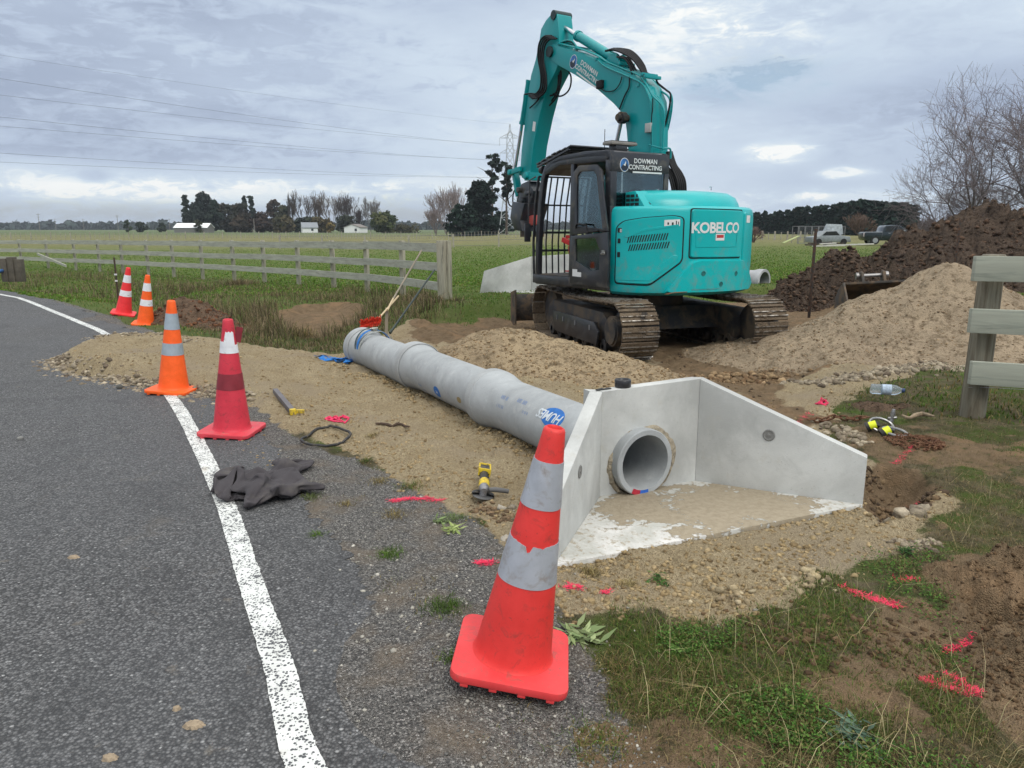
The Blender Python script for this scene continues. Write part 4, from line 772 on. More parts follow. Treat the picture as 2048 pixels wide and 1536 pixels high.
14,21,40,42,24,9,-28,-369,-11,-5,29,-9,7,12,11,25,16,9,6,7,-5,2,0,8,16,24,28,9,-4,6,10,-3,6,20,13,10,6,5,9,9,11,23,37,39,24,12,-32,-369,-9,-4,6,6,13,11,5,29,19,10,1,9,10,-4,4,3,13,
18,27,9,4,4,11,-1,-4,23,18,7,10,8,7,9,13,21,33,33,27,5,-33,-359,-5,-6,9,3,1,15,11,31,22,8,11,-7,13,8,4,2,8,14,7,8,15,14,-4,12,-7,25,25,13,0,9,10,4,14,19,26,31,19,1,-31,-338,-5,-3,3,
2,5,15,17,29,14,16,5,2,-8,19,3,11,4,4,11,12,13,1,-7,17,5,28,30,19,-2,-14,3,18,14,16,17,19,14,4,-21,-316,-5,3,-2,-1,8,14,17,26,15,-13,3,5,12,18,13,4,11,7,2,14,12,-12,6,15,16,28,30,
15,-4,-22,24,1,0,-1,4,16,15,8,4,-288,-5,6,-3,5,5,12,18,22,-16,-6,11,12,16,9,23,4,10,13,5,-4,6,9,9,13,17,26,25,15,-248,-12,12,14,2,5,10,14,0,-3,3,6,13,12,12,12,25,4,18,-4,8,3,8,8,11,
13,26,24,12,-263,6,11,8,13,7,8,8,6,-5,0,10,-1,15,7,33,-5,17,14,15,3,7,8,8,9,12,10,25,-2,-245,11,14,12,7,15,8,6,3,2,-2,-11,5,10,28,13,19,4,11,12,13,5,10,9,11,10,10,-1,25,-250,14,2,9,
24,16,12,7,8,-5,0,-4,-4,8,22,16,20,5,5,15,0,13,11,15,14,8,5,9,3,-233,4,13,10,24,15,15,11,12,-10,4,-3,-2,-8,13,22,18,-2,10,10,11,13,13,18,17,-3,12,9,6,-239,7,1,23,6,21,19,11,6,6,-4,
-12,-11,0,12,5,27,21,8,15,-1,17,16,28,3,4,12,-3,13,-71,2,8,28,22,3,9,-8,11,-69,22,-16,5,18,24,16,7,10,-13,-20,-21,2,16,0,16,18,10,-30,30,-31,-7,-3,-2,8,7,17,23,27,-33,-16,-11,-8,0,
6,10,62,18,-23,-23,-21,-13,-12,-3,18,8,75,16,-15,-20,-25,-25,-14,-14,8,-2,120,0,-14,-15,-17,-24,-21,-16,-9,-6,131,-9,-6,-14,-14,-15,-21,-12,-11,-18,116,-17,-3,-6,-8,-10,-8,-19,-11,
-10,82,-26,-1,13,-8,-10,-11,-11,4,-14,38,-9,17,-12,4,-12,-4,-13,9,2,1,12,6,-16,-3,-13,7,-7,15,15,-11,11,-8,-9,-11,-7,-5,69,6,-33,4,-10,-14,-12,-11,-10,75,4,0,-2,-20,-17,-13,-13,-19,
-10,-333,-6,11,8,8,3,-39,4,7,6,6,-31,13,-2,1,3,-20,5,13,9,5,1,-37,10,10,9,8,-6,-33,11,4,8,3,-3,-24,10,-4,9,-3,5,-25,5,6,14,1,-4,-31,11,9,10,0,-6,-28,10,9,7,0,-5,-23,8,8,6,-1,-15,-5,
-1,6,4,-2,-13,-5,1,11,-5,-19,-2,1,3,6,3,1,8,-3,-12,9,-12,132,12,-16,-19,-10,-8,5,-188,10,8,23,13,27,13,8,5,6,1,11,23,32,31,-1,7,12,13,5,5,-13,-14,-16,-8,-5,10,-193,0,9,10,13,30,24,
16,9,6,4,12,20,21,19,13,6,12,14,8,6,-5,-16,-19,-8,-11,8,-195,5,5,19,6,26,31,19,12,5,5,7,13,18,18,14,10,8,9,13,8,-13,-2,-13,-33,11,7,-194,9,7,3,21,20,29,24,4,-5,17,11,6,7,16,14,11,
11,14,2,16,2,-5,-35,-21,-14,23,-169,6,11,6,8,22,31,-3,7,14,19,9,17,5,0,8,15,12,9,9,1,-5,6,-37,-30,3,35,-149,-6,9,4,14,14,10,19,2,15,8,21,27,7,0,2,3,1,0,6,7,17,-24,-34,3,7,25,-151,
10,3,5,12,13,9,10,10,4,4,39,9,5,18,7,-1,3,2,4,6,-11,-19,-9,3,5,34,-193,22,17,7,12,12,9,9,12,-6,13,28,27,-11,8,16,18,-5,6,-1,10,-8,-15,-9,-2,12,32,30,6,-20,8,8,14,21,22,21,16,10,
-355,25,22,15,11,8,10,10,10,11,4,30,9,-11,10,19,14,10,11,0,-6,2,-7,-6,3,7,23,27,-11,-18,3,12,13,21,26,27,19,11,-356,16,25,20,14,9,8,10,10,12,14,20,-6,10,-3,17,12,23,11,10,-3,-3,-5,
-7,3,7,16,18,-21,-9,4,8,14,23,30,34,23,10,-360,17,14,28,15,9,8,8,10,10,16,14,4,-8,5,14,12,27,20,9,5,2,-8,-7,-1,5,10,4,-15,-2,5,8,7,27,37,32,27,6,-356,19,2,28,6,7,12,18,9,10,7,8,10,
8,0,12,12,24,20,19,5,5,-6,-9,-11,6,8,-3,2,-2,-5,4,15,25,40,30,23,8,-348,23,-8,10,15,13,7,21,13,12,7,3,10,7,8,6,-4,29,27,11,17,8,1,-8,-20,7,9,4,0,-2,0,2,10,24,33,32,26,3,-345,27,-7,
-2,8,10,18,25,17,15,6,5,2,3,10,-4,14,13,28,15,23,6,4,-11,-27,17,18,3,1,-1,0,3,4,22,20,35,20,15,-342,23,-1,0,4,9,19,28,17,14,12,6,1,2,0,4,7,11,16,24,20,11,-9,-3,-29,26,24,10,-1,-2,0,
2,0,7,25,24,21,7,-318,17,9,-1,9,9,18,27,21,12,13,10,1,-2,1,1,3,9,9,20,7,15,7,-19,-10,27,30,17,0,-8,-4,2,0,0,11,19,14,13,-295,13,12,4,4,16,22,7,25,23,9,9,4,1,-1,1,1,8,7,-3,3,9,16,
-12,13,26,31,-242,13,13,12,9,11,5,23,24,21,13,9,4,-1,-17,16,2,7,5,6,0,-4,3,9,17,30,25,-247,8,13,14,13,11,11,17,21,25,16,4,-14,3,-6,-5,23,14,11,6,-2,0,4,9,12,24,28,-249,7,8,13,12,13,
13,13,19,19,11,2,-4,-17,-8,32,20,11,14,10,4,-5,7,7,11,19,21,-236,0,8,11,8,8,8,10,7,18,10,2,-5,-12,21,34,24,11,6,12,11,-9,7,9,9,7,10,-231,16,13,13,7,1,0,-2,1,6,11,4,1,5,30,28,28,7,7,
11,17,-5,11,2,15,7,2,-226,15,4,26,14,4,0,3,-1,-8,-6,0,5,17,28,22,24,17,10,8,19,3,13,-3,17,0,12,-51,11,20,1,10,10,7,-40,14,9,1,24,12,-47,6,11,-7,24,16,-27,4,0,2,12,16,-9,-4,-1,3,48,
-18,-11,-6,0,0,65,-15,-29,-4,-16,6,80,-13,-26,-18,-20,-3,99,-12,-13,-28,-27,-13,88,-11,0,-18,-13,-26,66,-8,0,-11,-4,-17,29,-5,-4,4,-9,-2,-11,6,-6,-4,10,4,-24,1,-6,6,-5,18,-13,-9,-8,
2,67,-25,-17,-14,-15,-5,-534,17,6,-12,-2,-3,-4,0,8,-5,-5,15,-11,4,-6,-2,15,-16,18,10,-12,-9,-6,0,11,-1,13,6,-11,-6,2,-5,-9,1,3,33,-11,-10,-9,-4,3,5,-12,-1,46,-6,-12,-4,-5,-6,-11,11,
-13,13,36,-10,-15,-13,-8,-1,0,11,-10,12,19,-12,-2,-7,-10,3,-4,10,-10,13,24,-10,-4,-10,-9,-3,0,12,-1,2,22,-5,-11,-5,-8,8,1,-2,1,-12,32,1,-8,-8,-11,-9,3,3,-6,3,36,3,-15,-9,-8,-12,5,
-1,1,4,36,-10,-10,-12,-5,-3,4,6,5,-3,5,-5,0,3,3,6,-16,22,6,-8,2,2,-2,5,10,-20,21,-1,4,0,5,-16,10,7,6,-11,77,-16,-21,-15,-6,-13,6,20,32,-38,-15,-16,-22,27,-33,29,-28,32,-26,34,-23,
32,-15,21,-20,19,-21,18,-20,16,-9,13,-9,13,-6,11,-2,11,8,1,10,10,2,5,-4,10,-16,18,-23,-7,-16,-2,-9,-15,-9,13,15,31,-14,-61,-23,-7,2,8,23,-3,9,-2,0,2,13,10,5,17,14,1,2,-9,-1,-9,-6,
-10,-9,-16,-10,8,9,32,-59,-21,-6,0,9,24,7,0,14,12,-4,7,0,11,5,-4,12,-5,-8,3,-9,-1,-14,-9,-17,-14,1,14,29,-31,-26,3,-8,18,13,-4,25,2,6,18,1,-7,-6,0,3,0,-4,4,-7,1,-6,-14,-6,-23,-8,14,
2,26,-8,-24,-16,5,17,-7,18,25,-2,15,-1,16,-25,-16,-3,-1,4,1,-4,-3,1,-11,1,-19,-10,10,16,-14,28,-1,-13,-18,6,8,-7,27,6,15,5,14,1,-35,-12,-7,-7,-5,0,5,-4,-5,-6,-7,-2,-1,9,12,-10,28,
27,-25,-17,0,-2,2,16,17,18,13,7,-20,-28,10,-1,-14,-23,-10,-5,0,4,1,-10,1,1,3,13,-4,21,49,-33,-12,-1,-9,9,14,6,19,10,3,-31,-7,4,-16,-6,-8,-22,5,4,-3,-4,-5,1,-1,0,11,6,3,-16,13,-15,
16,-16,18,-19,18,-18,16,-15,11,-5,8,10,5,-18,14,-21,8,-14,0,102,-32,-17,-23,6,13,1,16,-5,11,6,-26,9,-20,0,-18,-9,-12,17,-5,-12,10,-7,-4,1,-3,8,16,-13,-10,3,12,-6,11,-2,-15,15,-2,8,
-6,94,-29,-29,-27,18,11,9,5,-4,-9,8,-15,5,-23,2,-16,-16,15,9,-23,10,-11,-2,13,-10,-1,3,18,-13,-9,14,11,1,2,-24,-5,3,1,10,16,85,-39,-31,-12,20,1,7,3,-11,2,-3,3,-11,-10,-16,-7,1,-11,
25,-24,9,5,10,-11,6,-7,-9,16,0,-3,-7,18,1,-15,-12,12,-15,9,0,26,65,-37,-26,6,-12,4,7,2,13,-10,-1,3,-15,-14,-11,9,-17,9,15,-21,24,6,5,1,-14,-21,0,9,9,-15,9,4,-12,8,-14,4,-6,12,-6,32,
48,-29,-29,-6,-5,-4,10,16,4,0,-6,-4,1,-20,3,-15,3,-6,17,-11,21,23,9,-7,-25,-24,5,1,1,14,-17,-6,0,12,-9,-3,9,-8,10,32,33,-29,-29,-14,-3,1,11,19,5,-4,-8,-11,1,8,-19,6,-11,1,9,-1,22,
18,14,-6,-25,-31,13,-12,10,4,9,-9,-12,2,-5,0,-1,3,15,26,24,-29,-27,1,-13,16,-12,22,5,-7,-16,3,17,-9,-10,-6,3,-3,4,16,19,13,6,-14,-15,-31,19,-19,-1,16,-6,6,6,-8,-4,-3,-1,10,13,18,11,
-24,-23,-9,15,-15,2,23,-8,-14,17,14,7,1,-9,-8,-12,1,8,8,1,16,-6,-10,-1,-29,19,-21,0,12,16,4,-3,-4,1,-1,-10,5,10,20,1,-16,-18,-2,-15,13,6,-13,-6,20,16,14,10,6,-9,-22,-3,-8,-3,-5,11,
2,-4,-9,9,-24,22,-14,4,11,22,-2,13,-7,-15,-18,-4,14,10,14,0,-16,-12,-19,5,-9,4,-3,6,21,21,16,3,0,-19,-6,-16,9,-4,-10,-17,-2,2,11,-1,-14,21,-20,6,34,-11,-5,-2,-20,3,-4,-3,18,20,7,16,
3,-7,-19,-16,15,-20,7,-16,-3,9,-14,4,-3,12,1,-14,11,24,-16,12,-13,2,-13,-2,7,9,3,22,3,-2,-11,-20,10,-13,-10,-2,-1,17,-12,7,-9,5,4,-12,2,20,7,-13,8,0,-15,2,-2,-6,1,18,9,-5,-4,-9,6,
-14,18,-14,-9,9,-9,16,-11,5,-1,-2,-8,17,-9,16,-4,-12,0,-7,2,6,5,-13,0,7,13,-14,-6,3,14,14,-15,-15,0,15,-10,10,-7,-2,8,3,-16,22,-10,-10,-4,15,-10,8,-12,5,0,11,-8,-4,2,9,3,3,15,-15,
-12,8,4,-16,11,-16,19,18,-10,-6,16,-37,9,7,0,6,-11,-2,9,7,8,-3,-2,-4,7,5,1,-3,8,-8,-3,-19,6,-18,11,31,18,-14,5,-8,-16,-10,-17,2,29,32,9,8,-28,-14,-14,-11,-12,-1,15,33,28,17,-16,-58,
-15,6,-1,26,30,30,-6,-68,-5,-10,-8,4,21,18,39,11,-72,-8,-9,-2,-1,14,16,16,21,-57,7,-17,7,-1,2,0,16,16,9,-41,7,-12,6,-6,-4,1,3,14,14,-25,7,-7,0,10,-3,-13,0,13,14,-5,4,-14,-2,8,-3,
-16,0,13,14,5,3,-14,-12,-9,9,-9,4,12,8,10,-1,-15,-9,-9,7,-7,5,12,5,21,-16,-3,-10,-14,0,13,-4,7,14,1,-7,-13,-5,9,-4,13,-1,19,-1,-4,-11,-10,7,-6,7,3,6,-6,21,-8,-1,-7,-7,-3,0,-11,-8,
16,24,21,-11,-9,-6,-5,0,-6,-5,6,3,-4,-9,20,-6,-6,0,-1,15,1,-11,-9,-8,14,12,3,-6,-10,-15,20,7,1,-3,-14,-15,25,-7,11,-1,-9,-18,10,6,13,-1,-12,-15,13,5,9,-3,-14,-13,17,2,3,3,-13,-12,
25,5,1,-7,-11,-12,37,-2,-2,-8,-13,-3,10,10,-1,-6,-14,5,2,2,7,-7,3,5,8,-8,10,3,-3,7,8,6,10,-3,53,7,-16,-17,-4,-7,18,-50,6,4,-2,22,1,11,7,-5,-17,1,8,22,19,3,17,8,1,-5,-13,-7,-19,-17,
-10,-11,9,24,-63,-5,3,16,23,12,12,-7,2,-2,-9,0,11,24,16,7,-3,8,-3,-7,-8,-16,-13,-24,-14,-7,20,-52,-1,15,6,31,22,6,7,-12,-5,-6,-4,2,18,14,8,4,0,-2,-1,-5,-11,-15,-23,-25,-8,14,-16,-9,
5,21,21,28,12,3,4,-4,-15,-18,-12,5,13,9,5,1,0,-2,-1,-7,-17,-25,-32,4,8,12,0,-6,19,24,24,10,16,6,-1,-26,-32,-4,-10,-4,9,7,2,0,-2,0,-4,-27,-22,-14,-3,16,19,15,-7,16,17,22,25,6,11,-4,
-35,-36,3,5,-2,-20,-6,1,5,2,-7,-11,-15,-13,-12,4,29,25,-9,7,10,9,21,26,20,3,-14,-36,-24,-21,2,2,19,-7,-2,-9,-5,-8,-15,-15,-8,-3,15,19,40,-5,-4,5,0,12,23,17,7,-15,-29,-31,-11,-13,1,
18,20,-14,-2,-11,-7,-12,-11,-8,11,11,3,-18,19,-4,6,-1,-2,-4,-3,-3,-8,-8,88,-7,-5,-7,-1,-4,14,16,9,-2,-30,-9,-32,-18,1,16,30,-15,2,4,4,-13,-14,-11,-7,17,-7,-3,20,4,5,0,-1,-6,-4,-5,
-5,-8,82,-25,-13,7,-3,4,-7,6,9,9,-10,-18,-31,-14,-11,16,35,-5,14,-4,6,-1,-15,-9,-14,-6,2,5,12,13,7,3,-1,-6,-12,-6,-12,4,75,-22,-27,1,6,0,9,-11,2,3,5,-17,-20,-23,-10,9,33,14,-1,18,3,
-12,2,-17,-10,-12,-7,14,12,12,3,1,-11,3,-8,-24,-2,10,69,-23,-25,-4,-11,0,10,16,6,-2,-8,-14,-15,-7,-17,0,19,29,-5,18,17,-11,2,-19,-18,-11,1,12,9,0,-6,-1,10,-9,-3,-29,14,10,54,-17,
-18,-28,-7,10,15,3,19,1,-1,-3,-16,-16,-13,-3,16,8,7,28,14,-1,-10,-18,-19,-19,11,8,-4,0,4,5,-9,9,-18,-23,7,13,53,-8,-22,-29,14,11,11,-8,21,4,6,0,-4,-13,-16,-6,-5,21,-4,24,11,-5,-9,
-16,-12,-18,1,14,4,-2,5,-1,-14,0,-22,8,-14,7,55,7,-29,-24,-1,14,18,-5,25,14,-9,8,0,-7,-5,-13,-15,-3,20,7,6,-4,-7,-16,-14,4,-16,18,11,-8,1,0,-14,-14,7,-14,5,9,37,15,-23,-21,-13,8,22,
4,23,20,0,-11,4,3,-8,-9,-15,-13,1,7,5,-3,-7,2,-27,19,-22,12,9,12,-18,10,-9,-17,-13,14,8,7,23,0,12,-20,-10,-6,10,25,19,-7,17,3,0,-3,-6,-13,-11,-13,-15,-5,7,0,-5,-4,-16,29,-27,34,7,1,
10,-10,-12,16,7,16,-13,13,9,1,-8,-9,-13,13,-6,-14,-17,-13,-9,-9,1,13,19,-18,18,14,3,6,4,-3,-8,14,-2,3,2,4,2,-13,-9,-1,-6,2,8,0,-11,-11,-10,-12,14,-6,-4,15,13,-7,3,4,3,1,4,0,-2,2,4,
-1,7,-14,-11,-15,0,10,13,-4,-13,-2,-3,-2,-2,-11,13,17,-8,-1,0,1,4,3,12,0,0,8,1,-3,-23,-4,10,-11,-13,11,12,-15,1,-1,1,-11,-11,19,9,3,0,-12,-8,0,3,12,15,10,2,-2,-14,-8,14,-2,-15,-13,
13,4,-16,3,20,-9,-7,-1,-14,7,1,1,2,-8,-9,12,-6,3,12,8,-1,5,-1,-5,7,-6,-4,-11,8,-16,22,27,0,-4,-13,-15,-19,10,35,29,4,-13,-50,-15,30,39,1,13,-71,-12,18,34,12,23,-76,2,22,26,19,-75,9,
12,14,17,-56,10,3,8,12,12,-41,-5,-2,7,-3,13,-12,10,3,-17,-12,12,5,10,-11,4,2,-22,18,-7,17,4,-13,7,3,-4,-14,6,15,-1,5,4,-14,-12,-5,14,1,15,4,-10,-12,-14,13,15,10,-14,-9,15,4,-12,10,
-11,5,15,-4,0,-6,-13,]
def sweatshirt():
    s=.022
    def inside(x,z):
        if abs(x)<.27 and 0<z<.62: return True
        if .27<=abs(x)<.62 and .60-.9*(abs(x)-.27)-.17<z<.60-.9*(abs(x)-.27)+.0: return True
        return abs(x)<.12 and .62<=z<.86
    order=sorted({(i,k) for i in range(-30,30) for k in range(0,42) if inside((i+.5)*s,(k+.5)*s)}); cells=set(order); V={}; fs=[]
    def vid(i,k,l):
        key=(i,k,0 if sum(((i-a,k-b) in cells) for a in (0,1) for b in (0,1))<4 else l)
        if key not in V: V[key]=len(V)
        return V[key]
    for l in (0,1):
        for (i,k) in order:
            q=[vid(i,k,l),vid(i+1,k,l),vid(i+1,k+1,l),vid(i,k+1,l)]; fs.append(q if l else q[::-1])
    co=np.cumsum(np.array(CLOTH)).reshape(3,-1).T/1000.0; co[:,:2]-=co[:,:2].max(0)/2; co=co*np.array([1.30,1.42,.98]); x,y=gp(536,975)
    co[:,2]+=Zg(co[:,0]+x,co[:,1]+y,False)+.012
    o=mesh_np('sweatshirt',co,np.array(fs),MFLE,smooth=True); o.location=(x,y,0); m=o.modifiers.new('s','SUBSURF'); m.levels=m.render_levels=2
    return tag(o,'crumpled dark grey fleece sweatshirt dropped beside the white road line','clothing')
sweatshirt()
# angle grinder: battery, grip, gear head, disc
MYEL=M('yellow_plastic',(.62,.45,.02),.5,dirt=(.2,.15,.06),damt=.4,dscale=30,var=.1); MBLK=M('black_rubber',(.018,.018,.019),.55,dirt=(.12,.10,.07),damt=.3,dscale=20); MMET=M('grey_casting',(.28,.28,.29),.45,.7,dirt=(.14,.12,.1),damt=.3,dscale=40)
gx,gy=gp(966,985,.03); gz_=zg(gx,gy)
g=empty('angle_grinder',(gx,gy,gz_+.03),label='yellow and black cordless angle grinder lying on the sand left of the closest cone',cat='power tool')
g.rotation_euler=Euler((R(10),0,R(92)))
mb=MB(); mb.tube([(.02,0,.035),(.06,0,.04),(.13,0,.04),(.17,0,.04),(.2,0,.045)],[.03,.031,.026,.027,.03],14); mb.build('grip',MBLK,g,smooth=True)
mb=MB(); mb.tube([(-.02,0,.035),(.0,0,.037),(.045,0,.04),(.07,0,.04)],[.027,.034,.034,.030],16); mb.build('motor_housing',MYEL,g,smooth=True)
mb=MB(); mb.tube([(-.075,0,.03),(-.06,0,.033),(-.03,0,.035),(-.015,0,.035)],[.018,.028,.032,.028],16); mb.cyl((-.055,0,.035),(-.055,0,-.004),.024,.022,16); mb.build('gear_head',MMET,g,smooth=True)
mb=MB(); mb.cyl((-.055,0,-.006),(-.055,0,-.009),.0625,n=40); mb.cyl((-.055,0,-.004),(-.055,0,-.014),.016,n=16); mb.build('cutting_disc',M('disc',(.16,.16,.16),.5,.5),g)
mb=MB(); prof=[(.068,-.012),(.069,.006),(.06,.01),(.02,.011)]; vs=[]; n=20
for r,z in prof:
    for k in range(n+1): a=R(-100)+R(200)*k/n; vs.append((-.055+r*math.cos(a),r*math.sin(a),z))
mb.add(vs,[(i*(n+1)+k,i*(n+1)+k+1,(i+1)*(n+1)+k+1,(i+1)*(n+1)+k) for i in range(3) for k in range(n)]); o=mb.build('guard',MBLK,g,smooth=True); m=o.modifiers.new('s','SOLIDIFY'); m.thickness=.002
mb=MB(); mb.tube([(-.05,-.03,.035),(-.045,-.07,.04),(-.04,-.15,.04)],[.012,.016,.014],12); mb.build('side_handle',M('grey_rubber',(.10,.10,.10),.7),g,smooth=True)
mb=MB(); mb.box((.245,0,.05),(.10,.072,.055)); bt=mb.build('battery',MBLK,g,bevel=.008)
mb=MB()
for sy in (-.034,.034): mb.box((.245,sy,.058),(.112,.010,.05))
mb.box((.298,0,.06),(.012,.078,.05)); mb.box((.19,0,.07),(.012,.07,.03)); mb.build('battery_trim',MYEL,bt,bevel=.004)
# rubber ring / hose loop
mb=MB(); cx,cy=gp(652,878,.02); pts=[]
for k in range(48):
    a=2*PI*k/48; X=cx+.178*math.cos(a)+.006*math.sin(3*a); Y=cy+.20*math.sin(a)+.01*math.cos(2*a); pts.append((X,Y,zg(X,Y)+.022+.012*math.sin(2*a+.4)))
mb.tube(pts,.0105,8,closed=True); thing_mesh(mb,'rubber_ring',MBLK,(cx,cy,zg(cx,cy)),'black rubber ring lying open on the gravel near the faded cone','ring',smooth=True)
# pink string
MPNK=M('pink_string',(.72,.035,.12),.7,var=.2,scale=60)
def tangle(px,py,rx,ry,h,n,label,mat=MPNK,r=.006,seed=1,name='pink_string'):
    rd_=random.Random(seed); cx,cy=gp(px,py,.02); mb=MB()
    for s in range(n):
        a=rd_.random()*6.28; pts=[]; X,Y=cx+rd_.uniform(-.6,.6)*rx,cy+rd_.uniform(-.6,.6)*ry
        for k in range(12):
            a+=rd_.uniform(-1.1,1.1); X+=math.cos(a)*rx*.28; Y+=math.sin(a)*ry*.28; q=max(1,math.hypot((X-cx)/rx,(Y-cy)/ry)); X=cx+(X-cx)/q; Y=cy+(Y-cy)/q
            pts.append((X,Y,zg(X,Y)+r+h*rd_.random()*(1.1-min(1,math.hypot((X-cx)/rx,(Y-cy)/ry)))))
        mb.tube(catmull(pts,3),r,5)
    return thing_mesh(mb,name,mat,(cx,cy,zg(cx,cy)),label,'string',smooth=True)
tangle(674,834,.10,.08,.06,14,'loose pink string bundle on the sand behind the rubber ring')
tangle(1643,808,.055,.05,.08,12,'pink string bundle in the dirt near the headwall, by the turf clump',seed=4,r=.005)
# crowbar / stake with yellow end
a=at(551,792,0.0+gp(551,792,.05)[1]); b=at(585,838,gp(585,838,.04)[1]); a=Vector((*gp(551,792),.0)); b=Vector((*gp(586,838),.0)); a.z=zg(a.x,a.y)+.035; b.z=zg(b.x,b.y)+.03
d=(b-a)
mb=MB(); mb.bar(a,b,.045,.045); o=thing_mesh(mb,'marker_stake',M('grey_stake',(.13,.12,.125),.6,.2),a,'grey angled stake with a yellow end lying beside the faded red cone','stake',bevel=.003)
mb=MB(); mb.bar(Vector((d.x,d.y,d.z))*.985,Vector((d.x,d.y,d.z))*1.04+Vector((0.0,0,.0)),.052,.05); mb.box(tuple(d*1.03+Vector((.05,.03,0))),(.07,.035,.03)); mb.build('yellow_tip',MYEL,o,bevel=.004)
# stick
mb=MB(); pts=[]
for k in range(9): X,Y=gp(752+8.5*k,859+.9*k); pts.append((X,Y+.03*math.sin(k*1.3),zg(X,Y)+.015))
mb.tube(pts,[.010,.009,.011,.012,.010,.012,.011,.009,.006],6); mb.tube([pts[4],(pts[4][0]+.05,pts[4][1]+.06,pts[4][2]+.02)],[.006,.003],5)
thing_mesh(mb,'stick',M('bark',(.07,.045,.03),.95,bmp=.6,bscale=50,var=.3),pts[4],'short brown stick lying on the sand between the string and the pipe','stick',smooth=True)
# rag under, tape roll on the headwall
pw=Vector((*HW_BL,0))+u*.17+nb*.05
mb=MB(Matrix.Translation((pw.x,pw.y,.669))); mb.lathe([(.022,.0),(.046,0),(.049,.004),(.049,.044),(.046,.048),(.040,.05),(.034,.046),(.030,.03),(.022,.028),(.022,0)],32)
thing_mesh(mb,'tape_roll',M('black_tape',(.022,.022,.024),.4),(pw.x,pw.y,.669),'small black tape roll standing on top of the concrete headwall','tape roll',smooth=True,auto=50)
mb=MB(); q=Vector((*HW_BL,.671))+nb*.04; mb.box(tuple(q+u*.03),(.10,.016,.004),Euler((0,R(-1.6),R(24)))); mb.box(tuple(q+u*.01+nb*.012),(.05,.01,.004),Euler((0,0,R(40))))
thing_mesh(mb,'dark_strip',MBLK,tuple(q),'thin dark rubber strip on top of the headwall at its left corner','strip')
# ---- broom and bars by the ditch
MWOOD=M('grey_wood',(.23,.20,.15),.85,var=.25,scale=3,stretch=(1,1,.15),bmp=.3,bscale=30); MPALE=M('pale_wood',(.50,.40,.25),.8,var=.15,scale=3)
bx=empty('broom',(-2.0,10.6,0),label='yard broom with red bristle head and long handle propped on the fence rail',cat='broom')
hd=at(741,643,10.7)
mb=MB(); A_=at(722,648,10.65); B_=at(762,638,10.75); mb.bar(A_,B_,.06,.05); wpart(mb,'head_block',M('orange_block',(.50,.05,.02),.7),.004,bx)
MBR=M('red_bristles',(.62,.035,.012),.8,var=.3,scale=60,bmp=.8,bscale=120); mb=MB(); n=90; rr_=random.Random(3)
for k in range(420):
    t=rr_.random(); p=A_.lerp(B_,t)+Vector((0,rr_.uniform(-.03,.03),0)); a=rr_.uniform(-.7,.7); q=p+Vector((math.sin(a)*.03,-.075*rr_.uniform(.5,1),rr_.uniform(-.085,.07))); mb.bar(p,q,.006)
wpart(mb,'bristles',MBR,0,bx)
p0=at(757,637,10.7); p1=at(785,600,11.2); p2=at(843,501,12.6)
mb=MB(); mb.cyl(p1+ (p0-p1)*.0,p2,.014,n=10); wpart(mb,'handle',MWOOD,0,bx)
mb=MB(); mb.cyl(p0,at(797,592,11.3),.013,n=10); mb.cyl(at(775,620,10.9),p1+Vector((.01,0,.02)),.015,n=10); wpart(mb,'brace',MPALE,0,bx)
mb=MB(); mb.cyl(at(780,666,10.2),at(869,540,12.3),.014,n=10); mb.cyl(at(780,666,10.2),at(783,661,10.25),.02,n=10); thing_mesh(mb,'steel_bar',M('dark_green_steel',(.035,.05,.045),.5,.4),tuple(at(780,666,10.2)),'long thin dark bar leaning from the dirt towards the fence end','bar',smooth=True)
mb=MB(); p=at(773,640,11.0); mb.box(tuple(p+Vector((0,0,-.02))),(.045,.045,.4),Euler((0,R(3),.2))); thing_mesh(mb,'survey_peg',MWOOD,tuple(p),'short grey wooden peg standing in grass beside the red broom head','peg')
# black steel standard in the verge, timber stub at the left edge
def standard(px,py0,py1,Y,label,mat,w=.035,clips=True):
    p0=at(px,py1,Y); p1=at(px,py0,Y); p0.x=p1.x; o=empty('steel_post',(p1.x,Y,p0.z),label=label,cat='fence post',group='dark steel fence standards')
    h=p1.z-p0.z; mb=MB(); mb.box((0,0,h/2-.1),(w,.006,h+.2)); mb.box((0,.012,h/2-.1),(.006,w*.8,h+.2)); mb.build('post',mat,o,bevel=.001)
    if clips:
        for z in (h*.55,h*.38): mb=MB(); mb.box((0,-.008,z),(w*1.4,.012,.03)); mb.build('clip',M('clip_white',(.6,.6,.6),.6),o)
    return o
MRST=M('dark_steel',(.04,.034,.03),.7,.3,dirt=(.10,.05,.03),damt=.5,dscale=20)
standard(228,515,590,14.6,'black steel standard with white clips in the roadside grass',MRST)
sp=standard(1632,458,612,12.6,'dark steel standard with netting behind the excavator, before the soil piles',MRST,.05,False)
standard(1921,440,600,14.3,'thin dark steel standard in front of the biggest soil pile',MRST,.045,False)
p=at(20,556,20.5); mb=MB(); 
for i,(dx,hh) in enumerate(((-.08,.62),(.09,.66),(.26,.6))): mb.box((p.x+dx,20.5+.03*i,p.z+hh/2-.1),(.165,.2,hh))
thing_mesh(mb,'timber_strainer',M('dark_timber',(.09,.078,.06),.9,var=.3),tuple(p),'stubby dark timber block in the grass at the far left edge','timber block',bevel=.01)
mb=MB(); mb.cyl(at(-30,552,19.5),at(8,540,20.5),.045,n=10); thing_mesh(mb,'blue_pipe',M('blue_poly',(.04,.12,.3),.5),tuple(at(-10,548,20)),'blue plastic pipe end lying at the extreme left edge','pipe',smooth=True)
